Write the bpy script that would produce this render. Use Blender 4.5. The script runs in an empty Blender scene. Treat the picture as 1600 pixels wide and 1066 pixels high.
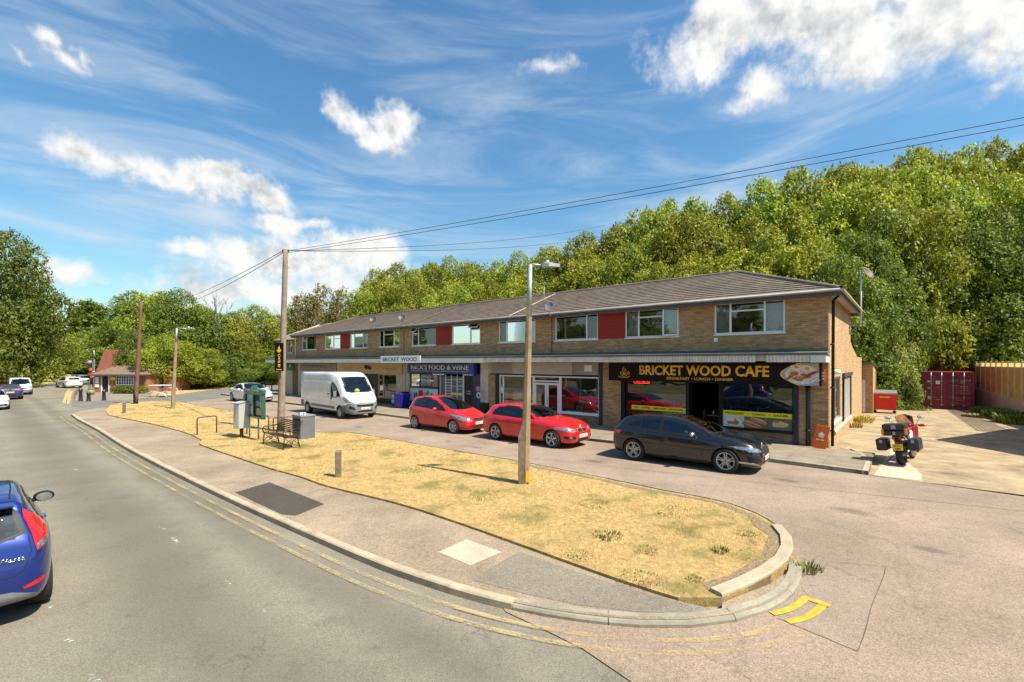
import bpy, bmesh, math, random
import numpy as np
from mathutils import Vector, Matrix
from mathutils.bvhtree import BVHTree
from mathutils.geometry import tessellate_polygon
random.seed(7)
rng = np.random.default_rng(11)
SC = bpy.context.scene
COL = SC.collection
PI = math.pi
# ---- camera model and the frame of the shop parade (metres) ----
FL, EYE, HZ = 720.0, 3.05, 566.5
C0 = Vector((10.86, 15.80, 0))
EX = Vector((.759, -.651, 0)); EY = Vector((.651, .759, 0))
PH = math.atan2(-.651, .759)

def P(px, py, z=0.0):
    d = FL*(EYE-z)/(py-HZ)
    return Vector(((px-800)/FL*d, d, z))
def D(px, py, d):
    return Vector(((px-800)/FL*d, d, EYE+(HZ-py)*d/FL))
def L2W(x, y, z=0.0):
    v = C0+EX*x+EY*y; v.z = z; return v
def W2L(v):
    r = Vector((v[0]-C0.x, v[1]-C0.y, 0)); return r.dot(EX), r.dot(EY)
def FX(px, yl=0.0):
    a = (px-800)/FL
    return (a*(C0.y+yl*EY.y)-C0.x-yl*EY.x)/(EX.x-a*EX.y)
def FZ(px, py, yl=0.0):
    x = FX(px, yl); d = C0.y+x*EX.y+yl*EY.y
    return EYE+(HZ-py)*d/FL

# ---- objects ----
def tag(o, label=None, cat=None, group=None, kind=None):
    if label: o['label'] = label
    if cat: o['category'] = cat
    if group: o['group'] = group
    if kind: o['kind'] = kind
    return o
def empty(name, loc=(0,0,0), rz=0.0, label=None, cat=None, group=None, kind=None, s=1.0):
    o = bpy.data.objects.new(name, None); COL.objects.link(o)
    o.location = loc; o.rotation_euler = (0,0,rz); o.scale = (s,s,s)
    o.empty_display_size = .1
    return tag(o, label, cat, group, kind)
def kids(o): return [c for c in COL.objects if c.parent == o]
def copy_tree(o, parent=None):
    c = o.copy(); COL.objects.link(c); c.parent = parent
    for k in [k for k in ALLKIDS.get(o.name, [])]:
        copy_tree(k, c)
    return c
ALLKIDS = {}
def link_mesh(name, me, mats, parent=None):
    for m in mats: me.materials.append(m)
    o = bpy.data.objects.new(name, me); COL.objects.link(o)
    if parent is not None:
        o.parent = parent; ALLKIDS.setdefault(parent.name, []).append(o)
    return o

class MB:
    """collects shapes, builds one mesh object"""
    def __init__(s): s.v=[]; s.f=[]; s.m=[]; s.mats=[]; s.sm=[]; s.M=None
    def mi(s, m):
        if m not in s.mats: s.mats.append(m)
        return s.mats.index(m)
    def add(s, vs, fs, m, smooth=False):
        b=len(s.v); k=s.mi(m)
        if s.M is not None: vs=[s.M@Vector(v) for v in vs]
        s.v += [tuple(v) for v in vs]
        for f in fs: s.f.append([b+i for i in f]); s.m.append(k); s.sm.append(smooth)
        return s
    def box(s, x0,x1,y0,y1,z0,z1, m, R=None):
        vs=[(x,y,z) for z in (z0,z1) for y in (y0,y1) for x in (x0,x1)]
        if R is not None: vs=[R@Vector(v) for v in vs]
        return s.add(vs,[(0,2,3,1),(4,5,7,6),(0,1,5,4),(2,6,7,3),(0,4,6,2),(1,3,7,5)],m)
    def bev(s, x0,x1,y0,y1,z0,z1, m, b=.01, R=None):
        """box with bevelled edges"""
        bm=bmesh.new(); bmesh.ops.create_cube(bm,size=1)
        for v in bm.verts:
            v.co=Vector((x0+(v.co.x+.5)*(x1-x0), y0+(v.co.y+.5)*(y1-y0), z0+(v.co.z+.5)*(z1-z0)))
        bmesh.ops.bevel(bm,geom=bm.edges[:],offset=b,segments=2,affect='EDGES',profile=.5)
        if R is not None: bmesh.ops.transform(bm,matrix=R,verts=bm.verts)
        return s.bm(bm,m,False)
    def bm(s, bm, m, smooth=False):
        bm.verts.ensure_lookup_table(); bm.verts.index_update()
        s.add([v.co.copy() for v in bm.verts],[[v.index for v in f.verts] for f in bm.faces],m,smooth)
        bm.free(); return s
    def quad(s, a,b,c,d, m): return s.add([a,b,c,d],[(0,1,2,3)],m)
    def tube(s, pts, r, m, n=8, caps=True, smooth=True, flat=None):
        pts=[Vector(p) for p in pts]; N=len(pts)
        rs=r if isinstance(r,(list,tuple)) else [r]*N
        vs=[]; up=Vector((0,0,1)); prev=None
        for i,p in enumerate(pts):
            t=(pts[min(i+1,N-1)]-pts[max(i-1,0)])
            t=t.normalized() if t.length>1e-9 else Vector((0,0,1))
            if prev is None:
                a=up if abs(t.z)<.9 else Vector((1,0,0))
                u=t.cross(a).normalized()
            else:
                u=(prev-t*prev.dot(t)); u=u.normalized() if u.length>1e-6 else t.orthogonal().normalized()
            prev=u; w=t.cross(u)
            for k in range(n):
                A=2*PI*k/n
                vs.append(p+(u*math.cos(A)+w*math.sin(A)*(flat or 1))*rs[i])
        fs=[]
        for i in range(N-1):
            for k in range(n):
                a=i*n+k; b=i*n+(k+1)%n
                fs.append((a,b,b+n,a+n))
        s.add(vs,fs,m,smooth)
        if caps:
            s.add(vs[:n],[list(range(n))[::-1]],m); s.add(vs[-n:],[list(range(n))],m)
        return s
    def lathe(s, prof, m, n=24, axis='z', R=None, smooth=True):
        """prof: (r,h) pairs"""
        vs=[]
        for r,h in prof:
            for k in range(n):
                A=2*PI*k/n; c,q=r*math.cos(A),r*math.sin(A)
                vs.append({'z':(c,q,h),'y':(c,h,q),'x':(h,c,q)}[axis])
        if R is not None: vs=[R@Vector(v) for v in vs]
        fs=[(i*n+k, i*n+(k+1)%n, (i+1)*n+(k+1)%n, (i+1)*n+k) for i in range(len(prof)-1) for k in range(n)]
        return s.add(vs,fs,m,smooth)
    def prism(s, poly, h0, h1, m, plane='xy', R=None):
        """extruded polygon. plane xy -> h is z ; xz -> h is y ; yz -> h is x"""
        def mk(p,h): return {'xy':(p[0],p[1],h),'xz':(p[0],h,p[1]),'yz':(h,p[0],p[1])}[plane]
        n=len(poly); a=[mk(p,h0) for p in poly]; b=[mk(p,h1) for p in poly]
        vs=a+b
        if R is not None: vs=[R@Vector(v) for v in vs]
        tri=tessellate_polygon([[Vector((p[0],p[1],0)) for p in poly]])
        fs=[tuple(t) for t in tri]+[tuple(i+n for i in t)[::-1] for t in tri]
        fs+=[(i,(i+1)%n,(i+1)%n+n,i+n) for i in range(n)]
        return s.add(vs,fs,m)
    def ball(s, c, r, m, seg=12, rings=8, sc=(1,1,1)):
        vs=[];
        for i in range(rings+1):
            t=PI*i/rings
            for k in range(seg):
                A=2*PI*k/seg
                vs.append((c[0]+r*sc[0]*math.sin(t)*math.cos(A), c[1]+r*sc[1]*math.sin(t)*math.sin(A), c[2]+r*sc[2]*math.cos(t)))
        fs=[(i*seg+k,(i+1)*seg+k,(i+1)*seg+(k+1)%seg,i*seg+(k+1)%seg) for i in range(rings) for k in range(seg)]
        return s.add(vs,fs,m,True)
    def build(s, name, parent=None, fix=True, uv=True, loc=None, label=None, cat=None, group=None, kind=None):
        me=bpy.data.meshes.new(name); me.from_pydata(s.v,[],s.f)
        me.polygons.foreach_set('material_index',s.m); me.polygons.foreach_set('use_smooth',s.sm)
        if fix:
            bm=bmesh.new(); bm.from_mesh(me)
            bmesh.ops.remove_doubles(bm,verts=bm.verts,dist=1e-5)
            bmesh.ops.recalc_face_normals(bm,faces=bm.faces)
            bm.to_mesh(me); bm.free()
        if uv: box_uv(me)
        me.update()
        o=link_mesh(name,me,s.mats,parent)
        if loc is not None: o.location=loc
        return tag(o,label,cat,group,kind)
def split_mb(mb,name,parent,**k):
    """each loose piece of the collector becomes an object of its own"""
    n=len(mb.v); p=list(range(n))
    def fd(i):
        while p[i]!=i: p[i]=p[p[i]]; i=p[i]
        return i
    for f in mb.f:
        r=fd(f[0])
        for i in f[1:]: p[fd(i)]=r
    gr={}
    for j,f in enumerate(mb.f): gr.setdefault(fd(f[0]),[]).append(j)
    out=[]
    for fl in gr.values():
        b=MB(); b.mats=list(mb.mats); mp={}
        for j in fl:
            ff=[]
            for i in mb.f[j]:
                if i not in mp: mp[i]=len(b.v); b.v.append(mb.v[i])
                ff.append(mp[i])
            b.f.append(ff); b.m.append(mb.m[j]); b.sm.append(mb.sm[j])
        out.append(b.build(name,parent,**k))
    return out
def box_uv(me):
    uvl=me.uv_layers.new(name='UVMap')
    n=len(me.loops); vi=np.empty(n,dtype=np.int32); me.loops.foreach_get('vertex_index',vi)
    co=np.empty(len(me.vertices)*3); me.vertices.foreach_get('co',co); co=co.reshape(-1,3)
    nf=len(me.polygons); nr=np.empty(nf*3); me.polygons.foreach_get('normal',nr); nr=np.abs(nr.reshape(-1,3))
    lt=np.empty(nf,dtype=np.int32); me.polygons.foreach_get('loop_total',lt)
    ax=np.argmax(nr+np.array([0,1e-3,2e-3]),axis=1); axl=np.repeat(ax,lt)
    c=co[vi]; uv=np.empty((n,2))
    uv[:,0]=np.where(axl==0,c[:,1],c[:,0]); uv[:,1]=np.where(axl==2,c[:,1],c[:,2])
    uvl.data.foreach_set('uv',uv.ravel())

# ---- materials ----
class NT:
    def __init__(s, name):
        s.m=bpy.data.materials.new(name); s.m.use_nodes=True; s.t=s.m.node_tree; s.n=s.t.nodes
        s.b=s.n['Principled BSDF']; s.out=s.n['Material Output']
    def node(s, t, **k):
        nd=s.n.new(t)
        for a,b in k.items(): setattr(nd,a,b)
        return nd
    def l(s,a,b): s.t.links.new(a,b)
    def coord(s, kind='Object', sc=None, rot=None, loc=None):
        tc=s.node('ShaderNodeTexCoord'); mp=s.node('ShaderNodeMapping')
        s.l(tc.outputs[kind],mp.inputs[0])
        if sc is not None: mp.inputs['Scale'].default_value = sc if hasattr(sc,'__len__') else (sc,sc,sc)
        if rot: mp.inputs['Rotation'].default_value=rot
        if loc: mp.inputs['Location'].default_value=loc
        return mp.outputs[0]
    def noise(s, vec, scale, detail=4, rough=.6, dist=0, out='Fac'):
        n=s.node('ShaderNodeTexNoise'); n.inputs['Scale'].default_value=scale
        n.inputs['Detail'].default_value=detail; n.inputs['Roughness'].default_value=rough
        n.inputs['Distortion'].default_value=dist
        if vec is not None: s.l(vec,n.inputs['Vector'])
        return n.outputs[out]
    def ramp(s, fac, stops):
        r=s.node('ShaderNodeValToRGB'); e=r.color_ramp.elements
        while len(e)<len(stops): e.new(.5)
        for i,(p,c) in enumerate(stops):
            e[i].position=p; e[i].color=(*c,1) if hasattr(c,'__len__') else (c,c,c,1)
        s.l(fac,r.inputs[0]); return r.outputs[0]
    def mix(s, fac, a, b, mode='MIX'):
        n=s.node('ShaderNodeMix',data_type='RGBA',blend_type=mode)
        for i,v in ((0,fac),(6,a),(7,b)):
            if hasattr(v,'is_output'): s.l(v,n.inputs[i])
            elif hasattr(v,'__len__'): n.inputs[i].default_value=(*v[:3],1)
            else: n.inputs[i].default_value=v
        return n.outputs[2]
    def math(s, op, a, b=0.0, c=None, clamp=False):
        n=s.node('ShaderNodeMath',operation=op,use_clamp=clamp)
        for i,v in enumerate((a,b) if c is None else (a,b,c)):
            if hasattr(v,'is_output'): s.l(v,n.inputs[i])
            else: n.inputs[i].default_value=v
        return n.outputs[0]
    def bump(s, h, strength=.3, dist=.01):
        b=s.node('ShaderNodeBump'); b.inputs['Strength'].default_value=strength; b.inputs['Distance'].default_value=dist
        s.l(h,b.inputs['Height']); s.l(b.outputs[0],s.b.inputs['Normal'])
    def col(s, c):
        if hasattr(c,'is_output'): s.l(c,s.b.inputs['Base Color'])
        else: s.b.inputs['Base Color'].default_value=(*c,1)
    def set(s, **k):
        for a,v in k.items(): s.b.inputs[a.replace('_',' ')].default_value=v
def hexc(h):
    h=h.lstrip('#'); o=[]
    for i in (0,2,4):
        v=int(h[i:i+2],16)/255; o.append(v/12.92 if v<=.04045 else ((v+.055)/1.055)**2.4)
    return tuple(o)
MATS={}
def flat(name, c, rough=.5, metal=0.0, coat=0.0, var=.12, scale=3.0, emit=0.0, spec=.5, bump=0.0):
    """plain material with slight wear variation"""
    if name in MATS: return MATS[name]
    t=NT(name); v=t.coord('Object')
    n=t.noise(v,scale,5,.65)
    k=t.ramp(n,[(.3,(1-var,)*3),(.7,(1+var*.4,)*3)])
    t.col(t.mix(1.0,c,k,'MULTIPLY'))
    t.set(Roughness=rough,Metallic=metal); t.b.inputs['Coat Weight'].default_value=coat
    t.b.inputs['Coat Roughness'].default_value=.03
    t.b.inputs['Specular IOR Level'].default_value=spec
    if emit:
        t.b.inputs['Emission Color'].default_value=(*c,1); t.b.inputs['Emission Strength'].default_value=emit
    if bump: t.bump(t.noise(v,scale*12,3),bump,.01)
    MATS[name]=t.m; return t.m
def paint(name, c, metal=0.0, rough=.35, flake=0):
    if name in MATS: return MATS[name]
    t=NT(name); t.set(Metallic=metal,Roughness=rough); t.b.inputs['Coat Weight'].default_value=1.0
    t.b.inputs['Coat Roughness'].default_value=.02
    v=t.coord('Object'); n=t.noise(v,1.3,4,.6)
    t.col(t.mix(1.0,c,t.ramp(n,[(.35,(.93,)*3),(.65,(1.0,)*3)]),'MULTIPLY'))
    d=t.noise(v,2.2,5,.7); r=t.node('ShaderNodeMapRange'); r.inputs[3].default_value=.01; r.inputs[4].default_value=.07
    t.l(d,r.inputs[0]); t.l(r.outputs[0],t.b.inputs['Coat Roughness'])
    MATS[name]=t.m; return t.m

def text_obj(body, name, parent, mat, x0, x1, y, z, h, depth=.006, bold=.0, R=None, shear=0, space=1.0, label=None):
    """lettering in the xz plane facing -y, fitted to x0..x1 and height h; z is its baseline"""
    cu=bpy.data.curves.new(name,'FONT'); cu.body=body; cu.size=1; cu.offset=bold; cu.extrude=.0; cu.shear=shear; cu.space_character=space
    cu.resolution_u=3
    to=bpy.data.objects.new('tmp',cu); COL.objects.link(to)
    bpy.context.view_layer.update()
    me=bpy.data.meshes.new_from_object(to.evaluated_get(bpy.context.evaluated_depsgraph_get()))
    bpy.data.objects.remove(to); bpy.data.curves.remove(cu)
    n=len(me.vertices); co=np.empty(n*3); me.vertices.foreach_get('co',co); co=co.reshape(-1,3)
    mn,mx=co.min(0),co.max(0)
    out=np.empty_like(co)
    out[:,0]=x0+(co[:,0]-mn[0])/(mx[0]-mn[0])*(x1-x0)
    out[:,2]=z+(co[:,1]-mn[1])/(mx[1]-mn[1])*h; out[:,1]=y
    me.vertices.foreach_set('co',out.ravel())
    bm=bmesh.new(); bm.from_mesh(me)
    r=bmesh.ops.extrude_face_region(bm,geom=bm.faces[:])
    for g in r['geom']:
        if isinstance(g,bmesh.types.BMVert): g.co.y-=depth
    bmesh.ops.recalc_face_normals(bm,faces=bm.faces)
    if R is not None: bmesh.ops.transform(bm,matrix=R,verts=bm.verts)
    bm.to_mesh(me); bm.free()
    o=link_mesh(name,me,[mat],parent)
    if label: o['label']=label
    return o
def catmull(pts, step=.3, closed=False):
    pts=[Vector((p[0],p[1],0)) for p in pts]; out=[]; n=len(pts)
    for i in range(n if closed else n-1):
        if closed: p0,p1,p2,p3=[pts[(i+k)%n] for k in (-1,0,1,2)]
        else: p0,p1,p2,p3=pts[max(i-1,0)],pts[i],pts[i+1],pts[min(i+2,n-1)]
        k=max(1,int((p2-p1).length/step))
        a=.5
        for j in range(k):
            t=j/k
            # centripetal-ish: limit tangents by segment length
            m1=(p2-p0)*.5*min(1,(p2-p1).length*2/max((p2-p0).length,1e-6)); m2=(p3-p1)*.5*min(1,(p2-p1).length*2/max((p3-p1).length,1e-6))
            t2,t3=t*t,t*t*t
            out.append(p1*(2*t3-3*t2+1)+m1*(t3-2*t2+t)+p2*(-2*t3+3*t2)+m2*(t3-t2))
    if not closed: out.append(pts[-1].copy())
    return out
def offset_line(pts, d):
    out=[]
    for i,p in enumerate(pts):
        t=pts[min(i+1,len(pts)-1)]-pts[max(i-1,0)]; t=t.normalized()
        out.append(p+Vector((-t.y,t.x,0))*d)
    return out
def sheet(name, poly, z, m, kind='structure', thick=0, **k):
    mb=MB()
    if thick: mb.prism([(p[0],p[1]) for p in poly],z-thick,z,m)
    else:
        tri=tessellate_polygon([[Vector((p[0],p[1],0)) for p in poly]])
        mb.add([(p[0],p[1],z) for p in poly],[tuple(t) for t in tri],m)
    o=mb.build(name,kind=kind,**k)
    me=o.data
    if not thick:
        for p in me.polygons:
            if p.normal.z<0: p.flip()
        me.update()
    return o
def strip(mb, line, w, z0, z1, m, gap=0.0, step=None, slope=0.0):
    """kerb of separate stones along a line, its body to the left of the line; slope lowers the outer top edge"""
    inner=offset_line(line,w); i=0; n=len(line); k=step or 1
    while i<n-1:
        j=min(i+k,n-1)
        a=[line[q] for q in range(i,j+1)]; b=[inner[q] for q in range(i,j+1)]
        if gap:
            ta=(a[-1]-a[0]).normalized()*gap/2
            a=[a[0]+ta]+a[1:-1]+[a[-1]-ta]; b=[b[0]+ta]+b[1:-1]+[b[-1]-ta]
        N=len(a); vs=[]
        dz=random.uniform(-.004,.004) if gap else 0
        for p,q in zip(a,b):
            e=(q-p).normalized()*min(.02,w*.2)
            vs+=[(p.x,p.y,z0),(p.x,p.y,z1-.018-slope+dz),(p.x+e.x,p.y+e.y,z1-slope*.8+dz),(q.x,q.y,z1+dz),(q.x,q.y,z0)]
        fs=[]
        for t in range(N-1):
            for s in range(4): fs.append((t*5+s,t*5+s+1,t*5+5+s+1,t*5+5+s))
        fs+=[(0,1,2,3,4),tuple(N*5-5+s for s in (4,3,2,1,0))]
        mb.add(vs,fs,m)
        i=j
def smooth01(x): x=np.clip(x,0,1); return x*x*(3-2*x)
def in_poly(x, y, poly):
    c=np.zeros(len(x),bool); n=len(poly)
    for i in range(n):
        x1,y1=poly[i][0],poly[i][1]; x2,y2=poly[(i+1)%n][0],poly[(i+1)%n][1]
        if y1==y2: continue
        h=((y1>y)!=(y2>y))&(x<(x2-x1)*(y-y1)/(y2-y1)+x1)
        c^=h
    return c
# ---- camera, sun, sky ----
cam=bpy.data.cameras.new('camera'); co=bpy.data.objects.new('camera',cam); COL.objects.link(co)
cam.sensor_width=36; cam.lens=FL/1600*36; cam.shift_y=(HZ-533)/1600; cam.clip_end=3000; cam.clip_start=.1
co.location=(0,0,EYE); co.rotation_euler=(PI/2,0,0); SC.camera=co
SUN_EL=math.radians(55); SH=Vector((.843,-.538,0)).normalized()
sl=bpy.data.lights.new('sun','SUN'); sl.energy=4.6; sl.angle=math.radians(.5); sl.color=(1,.92,.77)
so=bpy.data.objects.new('sun',sl); COL.objects.link(so)
sd=Vector((SH.x*math.cos(SUN_EL),SH.y*math.cos(SUN_EL),math.sin(SUN_EL)))
so.rotation_euler=sd.to_track_quat('Z','Y').to_euler(); so.location=(30,-30,40)
SC.view_settings.view_transform='Standard'; SC.view_settings.look='None'; SC.view_settings.gamma=1
SC.view_settings.exposure=EXPO=.95
W=bpy.data.worlds.new('World'); SC.world=W; W.use_nodes=True; W.cycles.sampling_method='MANUAL'; W.cycles.sample_map_resolution=512
t=W.node_tree; N=t.nodes; bg=N['Background']
def wn(ty,**k):
    n=N.new(ty)
    for a,b in k.items(): setattr(n,a,b)
    return n
def wm(op,a,b=0.0,c=None,clamp=False):
    n=wn('ShaderNodeMath',operation=op,use_clamp=clamp)
    for i,v in enumerate((a,b) if c is None else (a,b,c)):
        if hasattr(v,'is_output'): t.links.new(v,n.inputs[i])
        else: n.inputs[i].default_value=v
    return n.outputs[0]
def wmix(f,a,b,mode='MIX'):
    n=wn('ShaderNodeMix',data_type='RGBA',blend_type=mode)
    for i,v in ((0,f),(6,a),(7,b)):
        if hasattr(v,'is_output'): t.links.new(v,n.inputs[i])
        elif hasattr(v,'__len__'): n.inputs[i].default_value=(*v,1)
        else: n.inputs[i].default_value=v
    return n.outputs[2]
sky=wn('ShaderNodeTexSky',sky_type='NISHITA',sun_disc=False,sun_elevation=SUN_EL,sun_rotation=math.atan2(SH.x,SH.y),air_density=1.3,dust_density=1.0,ozone_density=2.0)
tc=wn('ShaderNodeTexCoord'); sep=wn('ShaderNodeSeparateXYZ'); t.links.new(tc.outputs['Generated'],sep.inputs[0])
az=wm('ARCTAN2',sep.outputs[0],sep.outputs[1]); el=wm('ARCSINE',sep.outputs[2])
comb=wn('ShaderNodeCombineXYZ'); t.links.new(az,comb.inputs[0]); t.links.new(el,comb.inputs[1])
def wnoise(vec,scale,detail,rough,dist=0):
    n=wn('ShaderNodeTexNoise'); n.inputs['Scale'].default_value=scale; n.inputs['Detail'].default_value=detail
    n.inputs['Roughness'].default_value=rough; n.inputs['Distortion'].default_value=dist
    t.links.new(vec,n.inputs['Vector']); return n.outputs['Fac']
# cumulus: each an ellipse in azimuth / elevation (from photo px: centre, radii), ragged by noise
def ae(px,py): 
    x=(px-800)/FL; z=(HZ-py)/FL; return math.atan(x), math.atan2(z,math.hypot(x,1))
CL=[(52,44,24,17,.3,.85),(78,66,34,11,.35,.7),(112,68,14,8,.7,.6),(18,72,24,8,.4,.55),
 (110,228,55,24,.1,.9),(165,235,40,20,-.2,.8),(250,268,70,24,.15,1),(320,282,64,32,.05,1),(405,298,66,26,.25,1.05),(345,268,46,16,0,1),
 (522,168,26,22,.5,.9),(570,192,56,26,.35,1),(618,188,40,34,-.1,1),(596,212,40,16,.2,1),
 (440,345,56,17,0,1.0),(500,350,40,14,.1,.9),(375,398,58,32,0,1.0),(470,408,90,40,0,1.05),(560,398,66,40,0,1.05),(605,390,32,28,0,1.1),(330,450,80,30,0,.75),(430,450,120,28,0,.8),(290,388,28,12,-.1,.8),
 (100,425,60,15,0,.6),(55,410,25,14,0,.4),
 (1110,40,90,62,-.2,1),(1200,35,120,58,0,1),(1090,85,45,30,.4,1),(1330,40,150,70,0,1),(1330,100,90,42,.3,1),(1450,45,150,72,-.2,1),(1560,60,90,60,-.1,1),(1600,20,120,60,0,1),(1195,140,52,26,0,.95),(1300,20,190,50,0,1),(1660,90,100,50,0,1),(1540,145,40,16,-.3,.45),
 (860,110,34,10,-.1,.3)]
vn=wnoise(comb.outputs[0],9,6,.62,.0)
vn2=wnoise(comb.outputs[0],34,5,.68,.0)
acc=None
wv_=wn('ShaderNodeTexNoise'); wv_.inputs['Scale'].default_value=7; wv_.inputs['Detail'].default_value=4; wv_.inputs['Roughness'].default_value=.6; t.links.new(comb.outputs[0],wv_.inputs['Vector'])
ws=wn('ShaderNodeVectorMath',operation='SUBTRACT'); t.links.new(wv_.outputs['Color'],ws.inputs[0]); ws.inputs[1].default_value=(.5,.5,.5)
wm_=wn('ShaderNodeVectorMath',operation='MULTIPLY_ADD'); t.links.new(ws.outputs[0],wm_.inputs[0]); wm_.inputs[1].default_value=(.16,.11,0); t.links.new(comb.outputs[0],wm_.inputs[2])
for (px,py,rx,ry,ang,amp) in CL:
    a,e=ae(px,py); a1,_=ae(px+rx,py); _,e1=ae(px,py-ry); ra=abs(a1-a)*1.05; re=abs(e1-e)*1.05
    m_=wn('ShaderNodeMapping',vector_type='TEXTURE'); m_.inputs['Location'].default_value=(a,e,0); m_.inputs['Rotation'].default_value=(0,0,-ang); m_.inputs['Scale'].default_value=(ra,re,1)
    t.links.new(wm_.outputs[0],m_.inputs[0]); ln=wn('ShaderNodeVectorMath',operation='LENGTH'); t.links.new(m_.outputs[0],ln.inputs[0])
    d=wm('MULTIPLY_ADD',ln.outputs['Value'],-1.25*amp,1.3*amp)
    acc=d if acc is None else wm('SMOOTH_MAX',acc,d,.25)
nz=wm('ADD',wm('MULTIPLY',wm('SUBTRACT',vn,.5),2.6),wm('MULTIPLY',wm('SUBTRACT',vn2,.5),1.05))
dens=wm('ADD',wm('MAXIMUM',acc,-1.5),nz)
cm=wn('ShaderNodeMapRange',interpolation_type='SMOOTHSTEP'); cm.inputs[1].default_value=-.40; cm.inputs[2].default_value=.85
t.links.new(dens,cm.inputs[0]); cmask=cm.outputs[0]
# shading: relief of the billows towards the sun, and greyer bellies where the bank is thick
def shifted(dx,dy,sc,det):
    q=wn('ShaderNodeVectorMath',operation='ADD'); t.links.new(comb.outputs[0],q.inputs[0]); q.inputs[1].default_value=(dx,dy,0); return wnoise(q.outputs[0],sc,det,.62)
r1=wm('SUBTRACT',shifted(.012,.030,9,4),vn); r2=wm('SUBTRACT',shifted(.004,.010,34,3),vn2)
rel=wm('ADD',wm('MULTIPLY',r1,4.6),wm('MULTIPLY',r2,.8))
thick=wn('ShaderNodeMapRange',interpolation_type='SMOOTHSTEP'); thick.inputs[1].default_value=.7; thick.inputs[2].default_value=1.9; t.links.new(wm('ADD',acc,wm('MULTIPLY',wm('SUBTRACT',wnoise(comb.outputs[0],4.5,3,.5),.5),2.6)),thick.inputs[0])
shd=wm('ADD',wm('ADD',rel,.10),wm('MULTIPLY',thick.outputs[0],.62),clamp=True)
ccol=wmix(shd,(5.15,5.15,5.05),(3.1,3.25,3.35))
# cirrus streaks
mp=wn('ShaderNodeMapping'); mp.inputs['Scale'].default_value=(1.2,7,1); mp.inputs['Rotation'].default_value=(0,0,math.radians(-8))
t.links.new(comb.outputs[0],mp.inputs[0])
ci=wnoise(mp.outputs[0],1.6,7,.6,.9)
cr=wn('ShaderNodeMapRange',interpolation_type='SMOOTHSTEP'); cr.inputs[1].default_value=.40; cr.inputs[2].default_value=.80; t.links.new(ci,cr.inputs[0])
lo=wn('ShaderNodeMapRange'); lo.inputs[1].default_value=.75; lo.inputs[2].default_value=.15; lo.inputs[3].default_value=.25; lo.inputs[4].default_value=1.0; t.links.new(el,lo.inputs[0])
ci2=wm('MULTIPLY',cr.outputs[0],lo.outputs[0])
ci3=wm('MULTIPLY',ci2,1.0)
# a fan of cirrus above the wood
hs=wn('ShaderNodeHueSaturation'); hs.inputs['Saturation'].default_value=1.2; hs.inputs['Value'].default_value=.86
t.links.new(sky.outputs[0],hs.inputs['Color'])
base=wmix(1.0,hs.outputs[0],(.76,.96,.99),'MULTIPLY')
c1=wmix(ci3,base,(3.7,4.2,4.6)); c2=wmix(cmask,c1,ccol)
t.links.new(c2,bg.inputs[0]); bg.inputs[1].default_value=.10
# ---- ground materials ----
def tarmac(name, c, tracks=(), pink=0, patch=.12):
    t=NT(name); v=t.coord('Object')
    fine=t.noise(v,62,3,.85); mid=t.noise(v,18,4,.7); big=t.noise(v,.45,5,.62); ag=t.node('ShaderNodeTexVoronoi'); ag.inputs['Scale'].default_value=75; t.l(v,ag.inputs['Vector'])
    c1=t.mix(t.ramp(fine,[(.3,0.0),(.7,1.0)]),tuple(x*.42 for x in c),tuple(x*1.48 for x in c))
    c1=t.mix(t.math('MULTIPLY',t.ramp(ag.outputs['Distance'],[(.0,1.0),(.22,0.0)]),.35),c1,tuple(min(1,x*2.3) for x in c))
    c1=t.mix(1.0,c1,t.ramp(big,[(.3,(1-patch*1.6,)*3),(.7,(1+patch,)*3)]),'MULTIPLY')
    c1=t.mix(1.0,c1,t.ramp(mid,[(.3,(.82,)*3),(.7,(1.13,)*3)]),'MULTIPLY')
    st_=t.noise(v,1.7,6,.7,.4); c1=t.mix(1.0,c1,t.ramp(st_,[(.28,(.74,)*3),(.42,(1.0,)*3),(.68,(1.08,1.06,1.02))]),'MULTIPLY')
    # worn tyre tracks, along the road
    if tracks:
        sp=t.node('ShaderNodeSeparateXYZ'); rot=t.node('ShaderNodeMapping'); 
        rot.vector_type='POINT'; rot.inputs['Rotation'].default_value=(0,0,-PH)
        t.l(v,rot.inputs[0]); t.l(rot.outputs[0],sp.inputs[0])
        yy=t.math('ADD',sp.outputs[1],t.math('MULTIPLY',t.math('SUBTRACT',t.noise(v,.16,3,.5),.5),1.1))
        off=C0.dot(EY)
        for (yl,w,k) in tracks:
            d=t.math('ABSOLUTE',t.math('SUBTRACT',yy,yl+off))
            m=t.node('ShaderNodeMapRange',interpolation_type='SMOOTHSTEP'); m.inputs[1].default_value=w; m.inputs[2].default_value=w*.1; t.l(d,m.inputs[0])
            c1=t.mix(t.math('MULTIPLY',m.outputs[0],k),c1,tuple(x*.45 for x in c))
    # hairline cracks
    vo=t.node('ShaderNodeTexVoronoi',feature='DISTANCE_TO_EDGE'); vo.inputs['Scale'].default_value=.32
    dv=t.node('ShaderNodeVectorMath',operation='ADD'); nn=t.noise(v,1.4,5,.7,out='Color'); t.l(v,dv.inputs[0]); t.l(nn,dv.inputs[1]); t.l(dv.outputs[0],vo.inputs['Vector'])
    ck=t.ramp(vo.outputs['Distance'],[(0,1.0),(.006,0.0)]); cn=t.ramp(t.noise(v,.7,2),[(.5,0.0),(.6,1.0)])
    c1=t.mix(t.math('MULTIPLY',t.math('MULTIPLY',ck,cn),.6),c1,tuple(x*.35 for x in c))
    t.col(c1); t.set(Roughness=.92); t.b.inputs['Specular IOR Level'].default_value=.25
    t.bump(t.math('ADD',fine,t.math('MULTIPLY',mid,.4)),.55,.006)
    return t.m
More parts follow.
